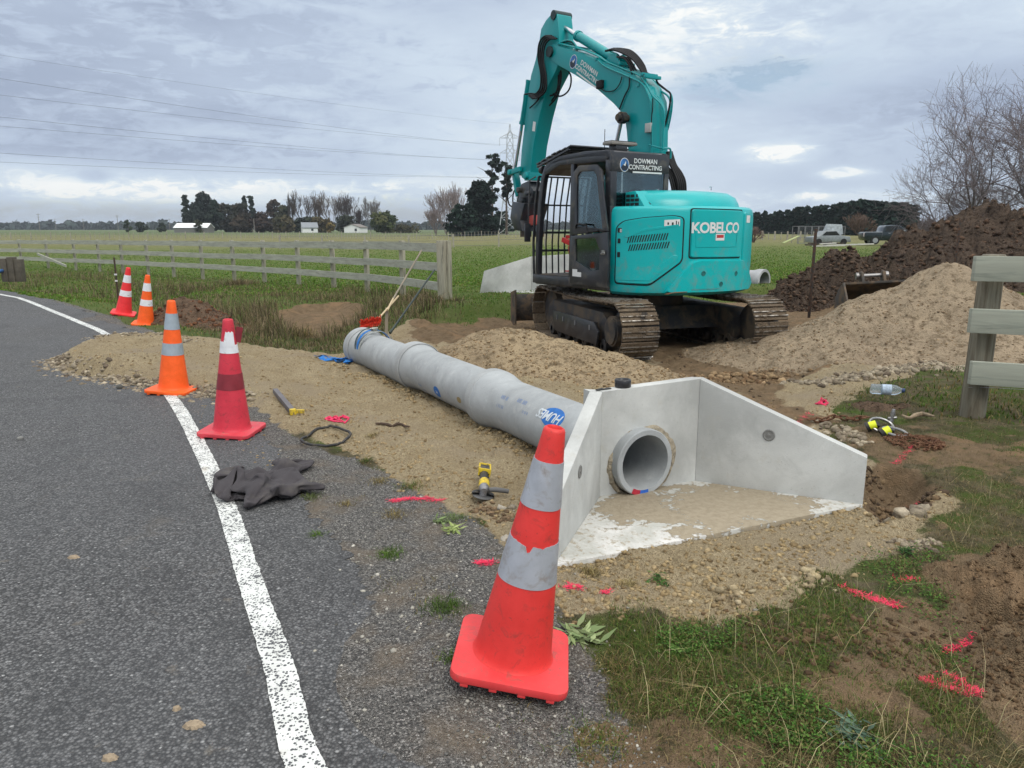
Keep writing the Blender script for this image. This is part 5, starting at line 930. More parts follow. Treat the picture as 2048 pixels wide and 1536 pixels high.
# ---- post and rail fence
MRAIL=M('weathered_rail',(.36,.36,.30),.9,var=.2,scale=2.5,stretch=(.25,1,6),bmp=.4,bscale=25,dirt=(.24,.24,.21),damt=.25,dscale=3)
MPOST=M('weathered_post',(.36,.34,.26),.9,var=.25,scale=3,stretch=(6,6,.4),bmp=.4,bscale=25,dirt=(.13,.12,.09),damt=.35,dscale=3)
fpx=[885,803,731,663,593,524,463,400,342,291,240,194,146,91,38,-20,-80]
def fY(x): return np.interp(x,[-80,38,91,291,463,593,731,885],[41,39,37,31,26.5,23.3,20.0,15.9])
ft=empty('post_and_rail_fence',(-1.5,15.9,0),label='long weathered post and rail fence curving across the paddock on the left',cat='fence')
def ztop(Y): return float(np.interp(Y,[15.9,20,26.5,31,37,41],[1.32,1.27,1.18,1.13,1.06,1.02]))
fp=[]
for i,x in enumerate(fpx):
    Y=float(fY(x)); q=at(x,500,Y); fp.append((q.x,Y))
    zt=ztop(Y)+(.03 if i else .04); zb_=zg(q.x,Y)-.3; wd=.13 if i else .2
    mb=MB(); mb.box((q.x,Y+(.075 if i else .0),(zt+zb_)/2),(wd,.09 if i else .15,zt-zb_),Euler((0,R(random.uniform(-1,1)),R(-40)))); wpart(mb,'post',MPOST,.006,ft)
mb=MB(); q=Vector(fp[0]+(0,)); mb.box((q.x+.13,q.y-.02,.55),(.08,.1,1.6),Euler((0,0,R(-40)))); wpart(mb,'post',MPOST,.006,ft)
for k,(zo,th) in enumerate(((.0,.185),(.42,.175),(.83,.175))):
    for i in range(0,len(fp)-1,2):
        a=Vector(fp[i]+(0,)); b=Vector(fp[min(i+2,len(fp)-1)]+(0,)); m_=Vector(fp[min(i+1,len(fp)-1)]+(0,))
        if k==0 and False: pass
        za=ztop(a.y)-zo-th/2; zb_=ztop(b.y)-zo-th/2; a.z=za-(.02 if random.random()<.5 else 0); b.z=zb_; m_.z=(a.z+b.z)/2+random.uniform(-.01,.01)
        off_=Vector((-.03,-.045,0)); mb=MB(); mb.bar(a+off_,m_+off_,.045,th); mb.bar(m_+off_,b+off_,.045,th); wpart(mb,'rail',MRAIL,0,ft)
mb=MB(); a=at(75,508,36.3); b=at(132,532,33.0); mb.bar(a,b,.05,.1); thing_mesh(mb,'loose_rail',MRAIL,tuple(b),'broken rail hanging diagonally off the far left end of the fence','loose rail')
# right-hand fence: post and three boards
fr=empty('board_fence',(4.1,6.05,.1),label='near board fence at the right edge with a split round post',cat='fence')
MPO2=M('round_post',(.19,.175,.13),.9,var=.3,scale=4,stretch=(6,6,.5),bmp=.5,bscale=30,dirt=(.11,.09,.06),damt=.45,dscale=3)
MBD=M('new_board',(.34,.355,.29),.85,var=.16,scale=2,stretch=(.4,1,9),bmp=.3,bscale=30,dirt=(.22,.24,.20),damt=.35,dscale=2)
MBD.name='board'
P0=at(1962,700,6.05); mb=MB(); n=20; prof=[]; vs=[]; zs=[-.15,.2,.6,1.0,1.30,1.385,1.40]
for j,z in enumerate(zs):
    for k in range(n):
        a=2*PI*k/n; r=.098*(1-.10*z/1.4)*(.86 if j==len(zs)-1 else 1)
        if k in (0,): r*=1
        dent=1-.22*math.exp(-((a-4.75)/.10)**2)*(1 if z>1.2 else .15); vs.append((P0.x+r*dent*math.cos(a)+(.01*(z-.7)),6.05+r*dent*math.sin(a),z+.06*0))
mb.add(vs,[(j*n+k,j*n+(k+1)%n,(j+1)*n+(k+1)%n,(j+1)*n+k) for j in range(len(zs)-1) for k in range(n)]+[tuple(range((len(zs)-1)*n,len(zs)*n))]); wpart(mb,'post',MPO2,0,fr)
for px,ya,yb,pya,pyb in ((1950,512,562,512,566),(1942,617,665,630,680),(1943,722,768,742,792)):
    x0=at(px,ya,5.93).x; zt_=at(px,ya,5.93).z; zb_=at(px,yb,5.93).z; x1=x0+2.2; Y1=5.93-.95
    mb=MB(); d=.022
    vs=[(x0,5.93-d,zb_),(x1,Y1-d,zb_),(x1,Y1-d,zt_),(x0,5.93-d,zt_),(x0,5.93+d,zb_),(x1,Y1+d,zb_),(x1,Y1+d,zt_),(x0,5.93+d,zt_)]
    mb.add(vs,[(0,1,2,3),(7,6,5,4),(0,4,5,1),(1,5,6,2),(2,6,7,3),(3,7,4,0)]); ob=wpart(mb,'board',MBD,.004,fr)
    mb=MB(); 
    for dz in (.04,-.04): mb.cyl((x0+.07,5.905,(zt_+zb_)/2+dz),(x0+.07,5.895,(zt_+zb_)/2+dz),.005,n=8)
    nl_=mb.build('nail_head',M('nail',(.4,.4,.38),.5,.6),ob)
    for v in nl_.data.vertices: v.co-=Vector(fr.location)
mb=MB(); mb.cyl((P0.x+1.9,5.25,-.1),(P0.x+1.9,5.25,1.4),.09,n=16); wpart(mb,'post',MPO2,0,fr)
mb=MB(); 
for zz in (.33,.5): mb.tube([(P0.x-.095,6.0,zz),(P0.x,5.945,zz+.01),(P0.x+.1,5.98,zz),(P0.x+2.2,5.2,zz)],.0025,5)
wpart(mb,'wire',M('galv_wire',(.3,.3,.3),.5,.8),0,fr)
# ---- excavator bucket half buried in the sand
bk=empty('digging_bucket',(4.9,12.2,.3),label='spare steel digging bucket lying half buried behind the pale gravel pile',cat='bucket')
MBK=M('worn_steel',(.065,.058,.052),.65,.5,dirt=(.20,.14,.09),damt=.55,dscale=4,var=.3,bmp=.3,bscale=20)
bk.location=at(1745,606,12.0); bk.rotation_euler=Euler((R(4),R(-22),R(-102))); Wd=.95
prof=[(-.42,.0),(-.36,.16),(-.2,.26),(.1,.27),(.36,.18)]; th=.03
mb=MB(); outer=[(-.50,-.12),(-.44,.06),(-.28,.20),(0,.27),(.30,.27)]; inner=[(.29,.235),(0,.235),(-.265,.168),(-.41,.045),(-.465,-.12)]
pts=outer+inner; mb.prism(pts,-Wd/2,Wd/2,'xz'); mb.build('shell',MBK,bk,bevel=.004)
for s in (-1,1):
    mb=MB(); mb.prism([(-.50,-.12),(-.44,.06),(-.28,.20),(0,.268),(.30,.268),(.42,-.05),(.2,-.35),(-.3,-.35)],s*Wd/2-.015,s*Wd/2+.015,'xz'); mb.build('side_plate',MBK,bk,bevel=.003)
for s in (-.16,.16):
    mb=MB(); mb.prism([(-.02,.25),(.02,.43),(.10,.50),(.19,.46),(.2,.25)],s-.02,s+.02,'xz'); mb.build('ear',MBK,bk,bevel=.004)
mb=MB(); mb.cyl((.09,-.22,.43),(.09,.22,.43),.03,n=14); mb.cyl((.09,-.24,.43),(.09,-.2,.43),.055,n=14); mb.cyl((.09,.2,.43),(.09,.24,.43),.055,n=14); mb.build('pin',M('pin_steel',(.3,.29,.28),.4,.8),bk,smooth=True)
# ---- lifting gear on the grass: bottle, ring clutches, chains
bp=Vector((*gp(1772,795,.1),0)); bz=zg(bp.x,bp.y)
bo=empty('plastic_bottle',(bp.x,bp.y,bz+.14),label='clear plastic water bottle lying on the chain fittings in the grass',cat='bottle'); bo.rotation_euler=(R(90),0,R(72)); bo.scale=(1.3,1.3,1.2)
MPET,nt_,b_=newmat('clear_plastic'); b_.inputs['Base Color'].default_value=(.80,.90,.97,1); b_.inputs['Roughness'].default_value=.08; b_.inputs['Transmission Weight'].default_value=.82; b_.inputs['IOR'].default_value=1.18
mb=MB(); mb.lathe([(.0005,-.11),(.028,-.112),(.034,-.104),(.036,-.09),(.034,-.07),(.036,-.05),(.034,-.03),(.036,-.01),(.036,.04),(.034,.06),(.024,.085),(.014,.1),(.013,.112)],28); mb.build('bottle_body',MPET,bo,smooth=True)
mb=MB(); mb.lathe([(.0368,-.035),(.0368,.03)],28); mb.build('label',M('bottle_label',(.45,.55,.65),.5,var=.3,scale=60),bo,smooth=True)
mb=MB(); mb.lathe([(.015,.1),(.0155,.122),(.0005,.1225)],20); mb.build('cap',M('blue_cap',(.03,.06,.15),.5),bo,smooth=True)
MGAL=M('galvanised',(.33,.33,.33),.38,.85,var=.2,scale=20,dirt=(.18,.16,.13),damt=.3,dscale=30); MNEON=M('neon_yellow',(.72,.80,.02),.5,var=.1); MRUST=M('rusty_chain',(.14,.062,.032),.85,.3,var=.35,scale=30,dirt=(.22,.13,.07),damt=.4,dscale=30)
def clutch(px,py,rx,tilt,label,fl=True):
    x,y=gp(px,py,.12); z=zg(x,y); o=empty('lifting_clutch',(x,y,z+.035),label=label,cat='lifting ring',group='lifting clutches on the grass'); o.rotation_euler=(tilt,R(8),R(10))
    mb=MB(); mb.tube([(rx*math.cos(2*PI*k/30),rx*.72*math.sin(2*PI*k/30),0) for k in range(30)],.011,8,closed=True); mb.build('ring',MGAL,o,smooth=True)
    mb=MB(); mb.cyl((-rx-.02,-.01,-.02),(-rx+.035,-.01,.02),.033,n=18); mb.build('yellow_hub',MNEON,o,smooth=True,auto=40)
    mb=MB(); mb.cyl((-rx-.03,-.02,-.02),(-rx-.012,-.02,.0),.04,n=18); mb.box((-rx+.05,0,.0),(.05,.04,.04)); mb.build('black_hub',MBLK,o,smooth=True,auto=40)
    return o
clutch(1765,836,.105,R(38),'upright grey lifting ring with a yellow hub below the plastic bottle')
clutch(1792,846,.10,R(14),'flatter grey lifting ring with a yellow hub touching the rusty chain heap')
mb=MB(); x,y=gp(1783,835,.1); z=zg(x,y); mb.tube([(x-.01,y,z+.02),(x,y,z+.05),(x+.004,y,z+.08),(x+.008,y,z+.1),(x+.012,y,z+.14)],[.018,.022,.014,.02,.012],12); mb.cyl((x-.03,y,z+.065),(x+.04,y,z+.07),.011,n=10); thing_mesh(mb,'swivel_pin',MGAL,(x,y,z),'upright grey steel swivel standing under the plastic bottle','swivel',smooth=True,auto=40)
def chainlink(mb,p,q,w,r,roll):
    p=Vector(p); q=Vector(q); d=(q-p); L=d.length/2+r; d.normalize(); s=d.cross(Vector((0,0,1))); s.normalize(); nrm=s.cross(d); s=s*math.cos(roll)+nrm*math.sin(roll); c=(p+q)/2; pts=[]
    for k in range(12): a=2*PI*k/12; cx=math.cos(a); pts.append(c+d*(cx*w/2+math.copysign(max(L-w/2,0),cx)*(abs(cx)>.01))+s*math.sin(a)*w/2)
    mb.tube(pts,r,5,closed=True)
x,y=gp(1828,868,.1); mb=MB(); rr_=random.Random(9)
for s in range(22):
    a=rr_.random()*6.28; X,Y=x+rr_.uniform(-.13,.13),y+rr_.uniform(-.16,.16)
    for k in range(13):
        a+=rr_.uniform(-.7,.7); X2,Y2=X+.026*math.cos(a),Y+.026*math.sin(a)
        q=math.hypot((X2-x)/.2,(Y2-y)/.24)
        if q>1: a+=2.4; X2,Y2=X+.026*math.cos(a),Y+.026*math.sin(a)
        zz=zg(X,Y)+.012+.055*max(0,1-math.hypot((X-x)/.2,(Y-y)/.24))*rr_.random(); chainlink(mb,(X,Y,zz),(X2,Y2,zz),.016,.0032,(k%2)*1.4+.2); X,Y=X2,Y2
thing_mesh(mb,'chain_heap',MRUST,(x,y,zg(x,y)),'heap of thin rusty chain in the grass beside the lifting rings','chain',smooth=True)
mb=MB(); pts=[gp(1618+13*k,822+3*math.sin(k*1.1),.1) for k in range(10)]
for k in range(9):
    (X,Y),(X2,Y2)=pts[k],pts[k+1]; chainlink(mb,(X,Y,zg(X,Y)+.03),(X2,Y2,zg(X2,Y2)+.03),.042+.018*(k in(0,6)),.008,(k%2)*1.2)
thing_mesh(mb,'chain_sling',MRUST,(*pts[4],zg(*pts[4])),'short chain of large rusty links stretched between string and clutches','chain',smooth=True)
mb=MB(); pts=[gp(1805+8*k,828+3*math.sin(k),.1) for k in range(9)]; mb.tube([(X,Y,zg(X,Y)+.04) for X,Y in pts],[.01,.014,.012,.018,.02,.022,.016,.012,.008],8); thing_mesh(mb,'chain_hook',M('rust_hook',(.26,.20,.13),.7,.4,var=.4,scale=30),(*pts[4],zg(*pts[4])),'worn tan steel hook bar lying above the rusty chain heap','hook',smooth=True)
# pink survey paint on the ground: thin sprayed blades and crumbs
MPT=M('marking_paint',(.72,.03,.09),.75,var=.3,scale=50)
def spray(pts,w,n,label,seed):
    rd_=random.Random(seed); mb=MB(); P=[gp(*p) for p in pts]; L=catmull(P,6)
    for k in range(n):
        a,b=L[rd_.randrange(len(L)-1)],None; X=a[0]+rd_.gauss(0,w); Y=a[1]+rd_.gauss(0,w); z=zg(X,Y)+.003; an=rd_.random()*6.28; l=rd_.uniform(.008,.035); h=rd_.uniform(.001,.007); t=.0022
        mb.add([(X-t*math.sin(an),Y+t*math.cos(an),z),(X+t*math.sin(an),Y-t*math.cos(an),z),(X+l*math.cos(an),Y+l*math.sin(an),z+h)],[(0,1,2)])
    c=P[len(P)//2]; return thing_mesh(mb,'paint_mark',MPT,(*c,zg(*c)),label,'paint mark','pink spray marks on the ground')
spray([(1690,1180),(1740,1200),(1805,1215)],.016,330,'pink sprayed stripe on grass below the right wing wall',1)
spray([(1855,1365),(1890,1388),(1945,1392),(1915,1370),(1895,1352)],.014,520,'large bright pink hook-shaped spray mark at bottom right',2)
spray([(1900,1303),(1945,1300)],.012,110,'small faint pink spray dash above the hook-shaped mark',3)
spray([(1795,1160),(1835,1166)],.012,120,'short pink spray dash at the edge of the brown clods',4)
spray([(785,1005),(830,1000),(890,1003)],.016,420,'pinkish red spray streak on the gravel left of the grinder',5)
spray([(955,1130),(990,1128)],.010,160,'faint pink spray spot just left of the closest cone',6)
spray([(1135,1185),(1165,1190)],.012,150,'pink spray tuft at the left foot of the wing wall',7)
spray([(1205,1196),(1218,1196)],.007,50,'tiny pink spray dot right of the wing wall foot',8)
spray([(1590,850),(1610,838),(1625,830)],.012,120,'thin pink spray streak behind the right wing wall top',9)
spray([(1790,932),(1815,910),(1840,893)],.012,190,'pink spray streak on grass below the chain heap',10)
spray([(1833,972),(1840,976)],.01,50,'small pink spray dot beside the dug hole',11)
# ================================================================== excavator
EC=Vector((2.05,11.5,-.12)); EROT=R(122)
ex=empty('excavator',EC,(0,0,EROT),label='teal excavator with a black cab standing on muddy tracks behind the pipe',cat='excavator')
EM=Matrix.Translation(EC)@Matrix.Rotation(EROT,4,'Z'); EI=EM.inverted()
def BP(px,py,b):
    o=EI@Vector((0,0,EYE)); d=EI.to_3x3()@Vector(ray(px,py)); t=(b-o.y)/d.y; p=o+d*t; return Vector((p.x,b,p.z))
def Z1(zx,zy): return (980+zx*.27344,zy*.27344)
def teal(name,c,d=.3):
    m,nt,b=newmat(name); co=obco(nt); n1=noise(nt,1.2,4,.6,co); n2=noise(nt,7,7,.7,co,.5); sp=nn(nt,'ShaderNodeSeparateXYZ'); nt.links.new(co,sp.inputs[0])
    col=mix(nt,ramp(nt,n1,[(.35,0),(.65,1)]),tuple(x*.93 for x in c),tuple(x*1.06 for x in c)); f=mth(nt,'ADD',n2,mth(nt,'MULTIPLY_ADD',sp.outputs[2],-.16,.20))
    f=ramp(nt,f,[(.50,0),(.74,d)]); col=mix(nt,f,col,(.20,.19,.15)); nt.links.new(col,b.inputs['Base Color']); nt.links.new(mth(nt,'MULTIPLY_ADD',f,.5,.30),b.inputs['Roughness'])
    b.inputs['Coat Weight'].default_value=.15; b.inputs['Coat Roughness'].default_value=.2; b.inputs['Specular IOR Level'].default_value=.35; return m
MTL=teal('teal_paint',(.003,.40,.405),.5); MTB=teal('boom_teal',(.001,.26,.27),.35); MCAB=M('black_paint',(.020,.022,.027),.38,var=.25,scale=3,dirt=(.10,.09,.075),damt=.25,dscale=5,coat=.3)
MDK=M('undercarriage_black',(.018,.018,.020),.6,dirt=(.10,.075,.05),damt=.55,dscale=4); MGAP=M('panel_gap',(.006,.008,.009),.8); MHOSE=M('hose_rubber',(.010,.010,.011),.6,spec=.25)
MCHR=M('cylinder_chrome',(.55,.56,.58),.18,1.0,var=.05); MSTK=M('white_sticker',(.66,.67,.66),.5,var=.05); MRED=M('red_plastic',(.50,.02,.018),.5); MSEAT=M('seat_fabric',(.06,.06,.065),.9)
MGLS=bpy.data.materials.new('tinted_glass'); MGLS.use_nodes=True; nt=MGLS.node_tree; nt.nodes.clear(); o_=nn(nt,'ShaderNodeOutputMaterial'); t_=nn(nt,'ShaderNodeBsdfTransparent'); t_.inputs[0].default_value=(.50,.56,.56,1); g_=nn(nt,'ShaderNodeBsdfGlossy'); g_.inputs['Roughness'].default_value=.03; g_.inputs[0].default_value=(.8,.9,.95,1)
f_=nn(nt,'ShaderNodeFresnel'); f_.inputs[0].default_value=1.5; m_=nn(nt,'ShaderNodeMixShader'); nt.links.new(mth(nt,'MULTIPLY_ADD',f_.outputs[0],.8,.03,clamp=True),m_.inputs[0]); nt.links.new(t_.outputs[0],m_.inputs[1]); nt.links.new(g_.outputs[0],m_.inputs[2]); nt.links.new(m_.outputs[0],o_.inputs[0])
# ---- tracks
UR=Matrix.Rotation(R(-15.1),4,'Z')
mtk,ntk,btk=newmat('muddy_track'); co=obco(ntk); n1=noise(ntk,5,7,.7,co); n2=noise(ntk,45,4,.6,co); n3=noise(ntk,1.6,4,.6,co)
c=mix(ntk,ramp(ntk,n2,[(.35,0),(.65,1)]),(.075,.052,.032),(.155,.115,.075)); c=mix(ntk,ramp(ntk,n1,[(.38,1),(.47,0)]),c,(.03,.024,.02)); c=mix(ntk,ramp(ntk,n3,[(.5,0),(.65,.5)]),c,(.22,.17,.11)); ntk.links.new(c,btk.inputs['Base Color']); btk.inputs['Roughness'].default_value=.9; bump(ntk,btk,mth(ntk,'ADD',n1,mth(ntk,'MULTIPLY',n2,.4)),.9,.03)
MSHN=M('worn_grouser',(.30,.28,.25),.4,.8,var=.3,scale=15,dirt=(.12,.09,.06),damt=.55,dscale=9)
HL,RT=1.42,.36
def belt_pt(s,r=RT):
    Ls=2*HL; La=PI*RT; P=2*Ls+2*La; s%=P
    if s<Ls: x,z,a=-HL+s,.02-.0,0; return Vector((-HL+s,0,.40-r)),Vector((1,0,0)),Vector((0,0,-1))
    s-=Ls
    if s<La: a=s/RT; return Vector((HL+r*math.sin(a),0,.40-r*math.cos(a))),Vector((math.cos(a),0,math.sin(a))),Vector((math.sin(a),0,-math.cos(a)))
    s-=La
    if s<Ls: sag=.03*math.sin(PI*s/Ls); return Vector((HL-s,0,.40+r-sag)),Vector((-1,0,0)),Vector((0,0,1))
    s-=Ls; a=s/RT; return Vector((-HL-r*math.sin(a),0,.40+r*math.cos(a))),Vector((-math.cos(a),0,-math.sin(a))),Vector((-math.sin(a),0,math.cos(a)))
PER=4*HL+2*PI*RT; NS=42; rk=random.Random(5)
for side in (1,-1):
    T_=UR@Matrix.Translation((0,.97*side,0)); tr=empty('track',(0,0,0)); tr.parent=ex
    mb=MB(T_); mg=MB(T_); mud=MB(T_)
    for k in range(NS):
        p,d,n_=belt_pt(k*PER/NS); rot=Matrix((d,Vector((0,1,0)),n_)).transposed(); rot3=Matrix((d,n_.cross(d)*1.0,n_)).transposed()
        y_=n_.cross(d); mm=Matrix((d,y_,n_)).transposed()
        mb.box(p+n_*.012,(PER/NS*.93,.52,.026),mm); mb.box(p-n_*.03,(PER/NS*.8,.14,.06),mm)
        mg.box(p+n_*.036+d*.035,(.014,.52,.028),mm); mg.box(p+n_*.034-d*.03,(.012,.52,.022),mm)
        for q in range(3):
            if rk.random()<.75: mud.box(p+n_*.03+y_*rk.uniform(-.22,.22)+d*rk.uniform(-.04,.04),(rk.uniform(.03,.07),rk.uniform(.05,.18),rk.uniform(.02,.05)),mm@Euler((rk.uniform(-.3,.3),rk.uniform(-.3,.3),rk.uniform(-.5,.5))).to_matrix())
    mb.build('shoes',mtk,tr,bevel=.004,seg=1); mg.build('grousers',MSHN,tr); o=mud.build('caked_mud',mtk,tr,smooth=True); sm=o.modifiers.new('s','SUBSURF'); sm.levels=sm.render_levels=1
    mb=MB(T_)   # frame, with covers
    prof=[(-1.15,.20),(1.12,.20),(1.25,.33),(1.2,.50),(1.0,.60),(-.95,.60),(-1.18,.48)]
    mb.prism(prof,-.17,.17,'xz'); fr_=mb.build('track_frame',MDK,tr,bevel=.012)
    mb=MB(T_); mb.prism([(-.98,.15),(.66,.15),(.76,.24),(.76,.46),(-.88,.46),(-1.04,.34)],side*.255-.02,side*.255+.012,'xz'); mb.box((-.1,side*.2,.36),(1.4,.1,.16)); mb.build('frame_cover',MCAB,fr_,bevel=.006)
    for xx in (-.75,-.2,.3,.55): mb=MB(T_); mb.box((xx,side*.272,.37),(.03,.012,.07)); mb.build('cover_bolt',M('bolt',(.25,.25,.26),.5,.6) if xx==-.75 and side==1 else bpy.data.materials['bolt'],fr_)
    mb=MB(T_); mb.lathe([(.0,-.10),(.16,-.10),(.30,-.06),(.32,-.03),(.32,.03),(.30,.06),(.16,.10),(.0,.10)],28,(-HL,0,.40),'y'); mb.cyl((-HL,0,.40),(-HL,side*.24,.40),.20,n=28); mb.cyl((-HL,side*.24,.40),(-HL,side*.265,.40),.17,n=28); mb.build('sprocket',MDK,tr,smooth=True,auto=30)
    mb=MB(T_); mb.lathe([(.0,-.07),(.12,-.09),(.28,-.06),(.33,-.05),(.33,.05),(.28,.06),(.12,.09),(.0,.07)],28,(HL,0,.40),'y'); mb.build('idler',MDK,tr,smooth=True,auto=30)
    for k in range(7):
        mb=MB(T_); xx=-1.05+k*.34; mb.lathe([(.04,-.2),(.10,-.19),(.10,-.08),(.075,-.07),(.075,.07),(.10,.08),(.10,.19),(.04,.2)],16,(xx,0,.145),'y'); mb.build('roller',MDK,tr,smooth=True,auto=30)
mb=MB(UR); mb.prism([(-.75,.30),(.75,.30),(.62,.62),(-.62,.62)],-.80,.80,'xz'); mb.cyl((0,0,.6),(0,0,.86),.55,n=40); mb.box((0,0,.42),(1.0,1.6,.2)); mb.build('centre_frame',MDK,ex,bevel=.01)
mb=MB(UR)
bl=[]
for k in range(9): a=R(-52+13*k); bl.append((2.12+.17*(1-math.cos(a*1.1))*1.0+.0,.36+.30*math.sin(a)))
bl2=[(x+.03+.01*math.cos(i),z) for i,(x,z) in enumerate(bl)]
mb.prism(bl+bl2[::-1],-1.44,1.44,'xz'); blade=mb.build('dozer_blade',MBK,ex,bevel=.003)
for s in (1,-1): mb=MB(UR); mb.prism([(2.08,.08),(2.20,.05),(2.36,.12),(2.36,.62),(2.08,.68)],s*1.44-.012,s*1.44+.012,'xz'); mb.build('end_plate',MBK,blade); mb=MB(UR); mb.bar((.9,s*.45,.35),(2.12,s*.62,.35),.14,.18); mb.build('blade_arm',MDK,blade)
# ---- house
RC=1.5
def rth(th):
    a=1.235/max(abs(math.sin(th)),1e-3); k=18; return (a**-k+RC**-k)**(-1/k)
def hs(deg,z,off=0):
    th=R(deg); r=rth(th)+off; return Vector((r*math.cos(th),r*math.sin(th),z))
def ring_wall(name,mat,levels,a0=114.6,a1=245.4,par=ex,close_top=True,x_front=-.57,seg=72,bev=0):
    """levels: (z, off) rings; the plan is closed with a straight front wall"""
    vs=[]; n=seg+1
    for z,off in levels:
        for k in range(n):
            p=hs(a0+(a1-a0)*k/seg,z,off); 
            if k in (0,seg): p.x=x_front
            vs.append(p)
    fs=[]
    for j in range(len(levels)-1):
        for k in range(n-1): fs.append((j*n+k,j*n+k+1,(j+1)*n+k+1,(j+1)*n+k))
        fs.append((j*n+n-1,j*n,(j+1)*n,(j+1)*n+n-1))
    fs+=[tuple(range(n))[::-1],tuple(range((len(levels)-1)*n,len(levels)*n))]
    mb=MB(); mb.add(vs,fs); return mb.build(name,mat,par,smooth=True,auto=30,bevel=bev)
body=ring_wall('body',MTL,[(.84,-.10),(.88,-.03),(.95,-.012),(1.93,-.012),(1.98,-.03),(2.01,-.07)])
def rpoly(pts,r=.03,n=4,kx=1.0):
    """round the corners of a polygon given in (deg,z); r in metres"""
    S=RC*PI/180; P=[Vector((a*S,z)) for a,z in pts]; out=[]; m=len(P)
    for i in range(m):
        a,b,c=P[i-1],P[i],P[(i+1)%m]; u1=(a-b); u2=(c-b); rr=min(r,u1.length*.45,u2.length*.45); u1=u1.normalized()*rr; u2=u2.normalized()*rr
        for k in range(n+1): t=k/n; q=(b+u1)*(1-t)**2+b*2*t*(1-t)+(b+u2)*t*t; out.append((q.x/S,q.y))
    return out
def grow(pts,g):
    S=RC*PI/180; cx=sum(p[0] for p in pts)/len(pts); cz=sum(p[1] for p in pts)/len(pts); hx=max(abs(p[0]-cx) for p in pts)*S; hz=max(abs(p[1]-cz) for p in pts)
    return [(cx+(a-cx)*(1+g/hx),cz+(z-cz)*(1+g/hz)) for a,z in pts]
def wrap_panel(pts,off,th,name,mat,par,bev=.006):
    bm=bmesh.new(); f=bm.faces.new([bm.verts.new((a,z,0)) for a,z in pts]); bmesh.ops.triangulate(bm,faces=[f]); lo=min(p[0] for p in pts); hi=max(p[0] for p in pts); k=lo+2.5
    while k<hi: bmesh.ops.bisect_plane(bm,geom=bm.verts[:]+bm.edges[:]+bm.faces[:],plane_co=(k,0,0),plane_no=(1,0,0)); k+=2.5
    zl=min(p[1] for p in pts); zh=max(p[1] for p in pts)
    bmesh.ops.dissolve_limit(bm,angle_limit=.01,verts=[],edges=[e for e in bm.edges if len(e.link_faces)==2 and abs(e.verts[0].co.x-e.verts[1].co.x)>1e-3]) if False else None
    ext=bmesh.ops.extrude_face_region(bm,geom=bm.faces[:]); top=[v for v in ext['geom'] if isinstance(v,bmesh.types.BMVert)]
    tops=set(top)
    cx=sum(p[0] for p in pts)/len(pts); cz=sum(p[1] for p in pts)/len(pts); S=RC*PI/180; hx=(hi-lo)/2*S; hz=(zh-zl)/2
    for v in bm.verts:
        a,z=v.co.x,v.co.y; o=off
        if v in tops:
            o=off+th; a=cx+(a-cx)*(1-bev/hx); z=cz+(z-cz)*(1-bev/hz)
        v.co=hs(a,z,o)
    bmesh.ops.recalc_face_normals(bm,faces=bm.faces)
    for f in bm.faces: f.smooth=True
    for e in bm.edges:
        if len(e.link_faces)==2 and e.calc_face_angle(0)>R(30): e.smooth=False
    me=bpy.data.meshes.new(name); bm.to_mesh(me); bm.free(); me.materials.append(mat); o=bpy.data.objects.new(name,me); COL.objects.link(o); o.parent=par; return o
door_poly=[(120.3,1.0),(139.5,.99),(155.3,1.30),(155.3,1.86),(150,1.885),(136,1.86),(125,1.82),(120.3,1.74)]
wrap_panel(rpoly(grow(door_poly,.016),.06),-.014,.006,'door_gap',MGAP,body,0); sd=wrap_panel(rpoly(door_poly,.055),-.011,.022,'side_door',MTL,body,.012)
wrap_panel(rpoly([(121.5,1.075),(136,1.075),(150.5,1.38),(153,1.38),(153,1.33),(139.5,1.04),(121.5,1.04)],.015),.010,.006,'pressed_ridge',MTL,sd,.006)
wrap_panel(rpoly([(125,1.62),(136,1.72),(153,1.78),(153,1.755),(136,1.69),(127,1.6)],.012),.010,.005,'pressed_ridge',MTL,sd,.005)
mb=MB(); 
for row,(z0,z1) in enumerate(((1.535,1.625),(1.43,1.515))):
    for k in range(16):
        a=127.0+k*1.28-(row*-.8 if row else 0); d=1.0 if row==0 else 1.0
        tilt=.022*k*.0
        zz0=z0+.003*k*.9; zz1=z1+.003*k*.9
        vs=[hs(a,zz0,.0135),hs(a+.62,zz0,.0135),hs(a+.62+d,zz1,.0135),hs(a+d,zz1,.0135)]; vs+=[v+Vector((v.x,v.y,0)).normalized()*-.01 for v in vs]; mb.add(vs,[(0,1,2,3),(4,7,6,5),(0,4,5,1),(1,5,6,2),(2,6,7,3),(3,7,4,0)])
mb.build('vent_slots',MGAP,sd)
for (a,z,w_,h_,m_) in ((122.6,1.70,2.6,.06,MGAP),(123.4,1.695,1.2,.05,MSTK),(122.4,1.56,1.8,.065,MGAP),(122.4,1.38,1.9,.07,MGAP)): wrap_panel(rpoly([(a-w_/2,z-h_/2),(a+w_/2,z-h_/2),(a+w_/2,z+h_/2),(a-w_/2,z+h_/2)],.01),.011,.006,'latch' if m_ is MGAP else 'sticker',m_,sd,.003)
wrap_panel([(145.5,1.745),(153.3,1.755),(153.3,1.84),(145.5,1.83)],.0115,.002,'warning_sticker',MSTK,sd,.001)
mb=MB(); 
for a,z0,z1,w_ in ((147,1.77,1.80,.8),(149.2,1.765,1.80,.9),(151.2,1.765,1.82,.5),(152.3,1.775,1.81,.4)): 
    vs=[hs(a,z0,.0142),hs(a+w_,z0,.0142),hs(a+w_,z1,.0142),hs(a,z1,.0142)]; mb.add(vs,[(0,1,2,3)])
mb.build('sticker_symbols',MGAP,sd)
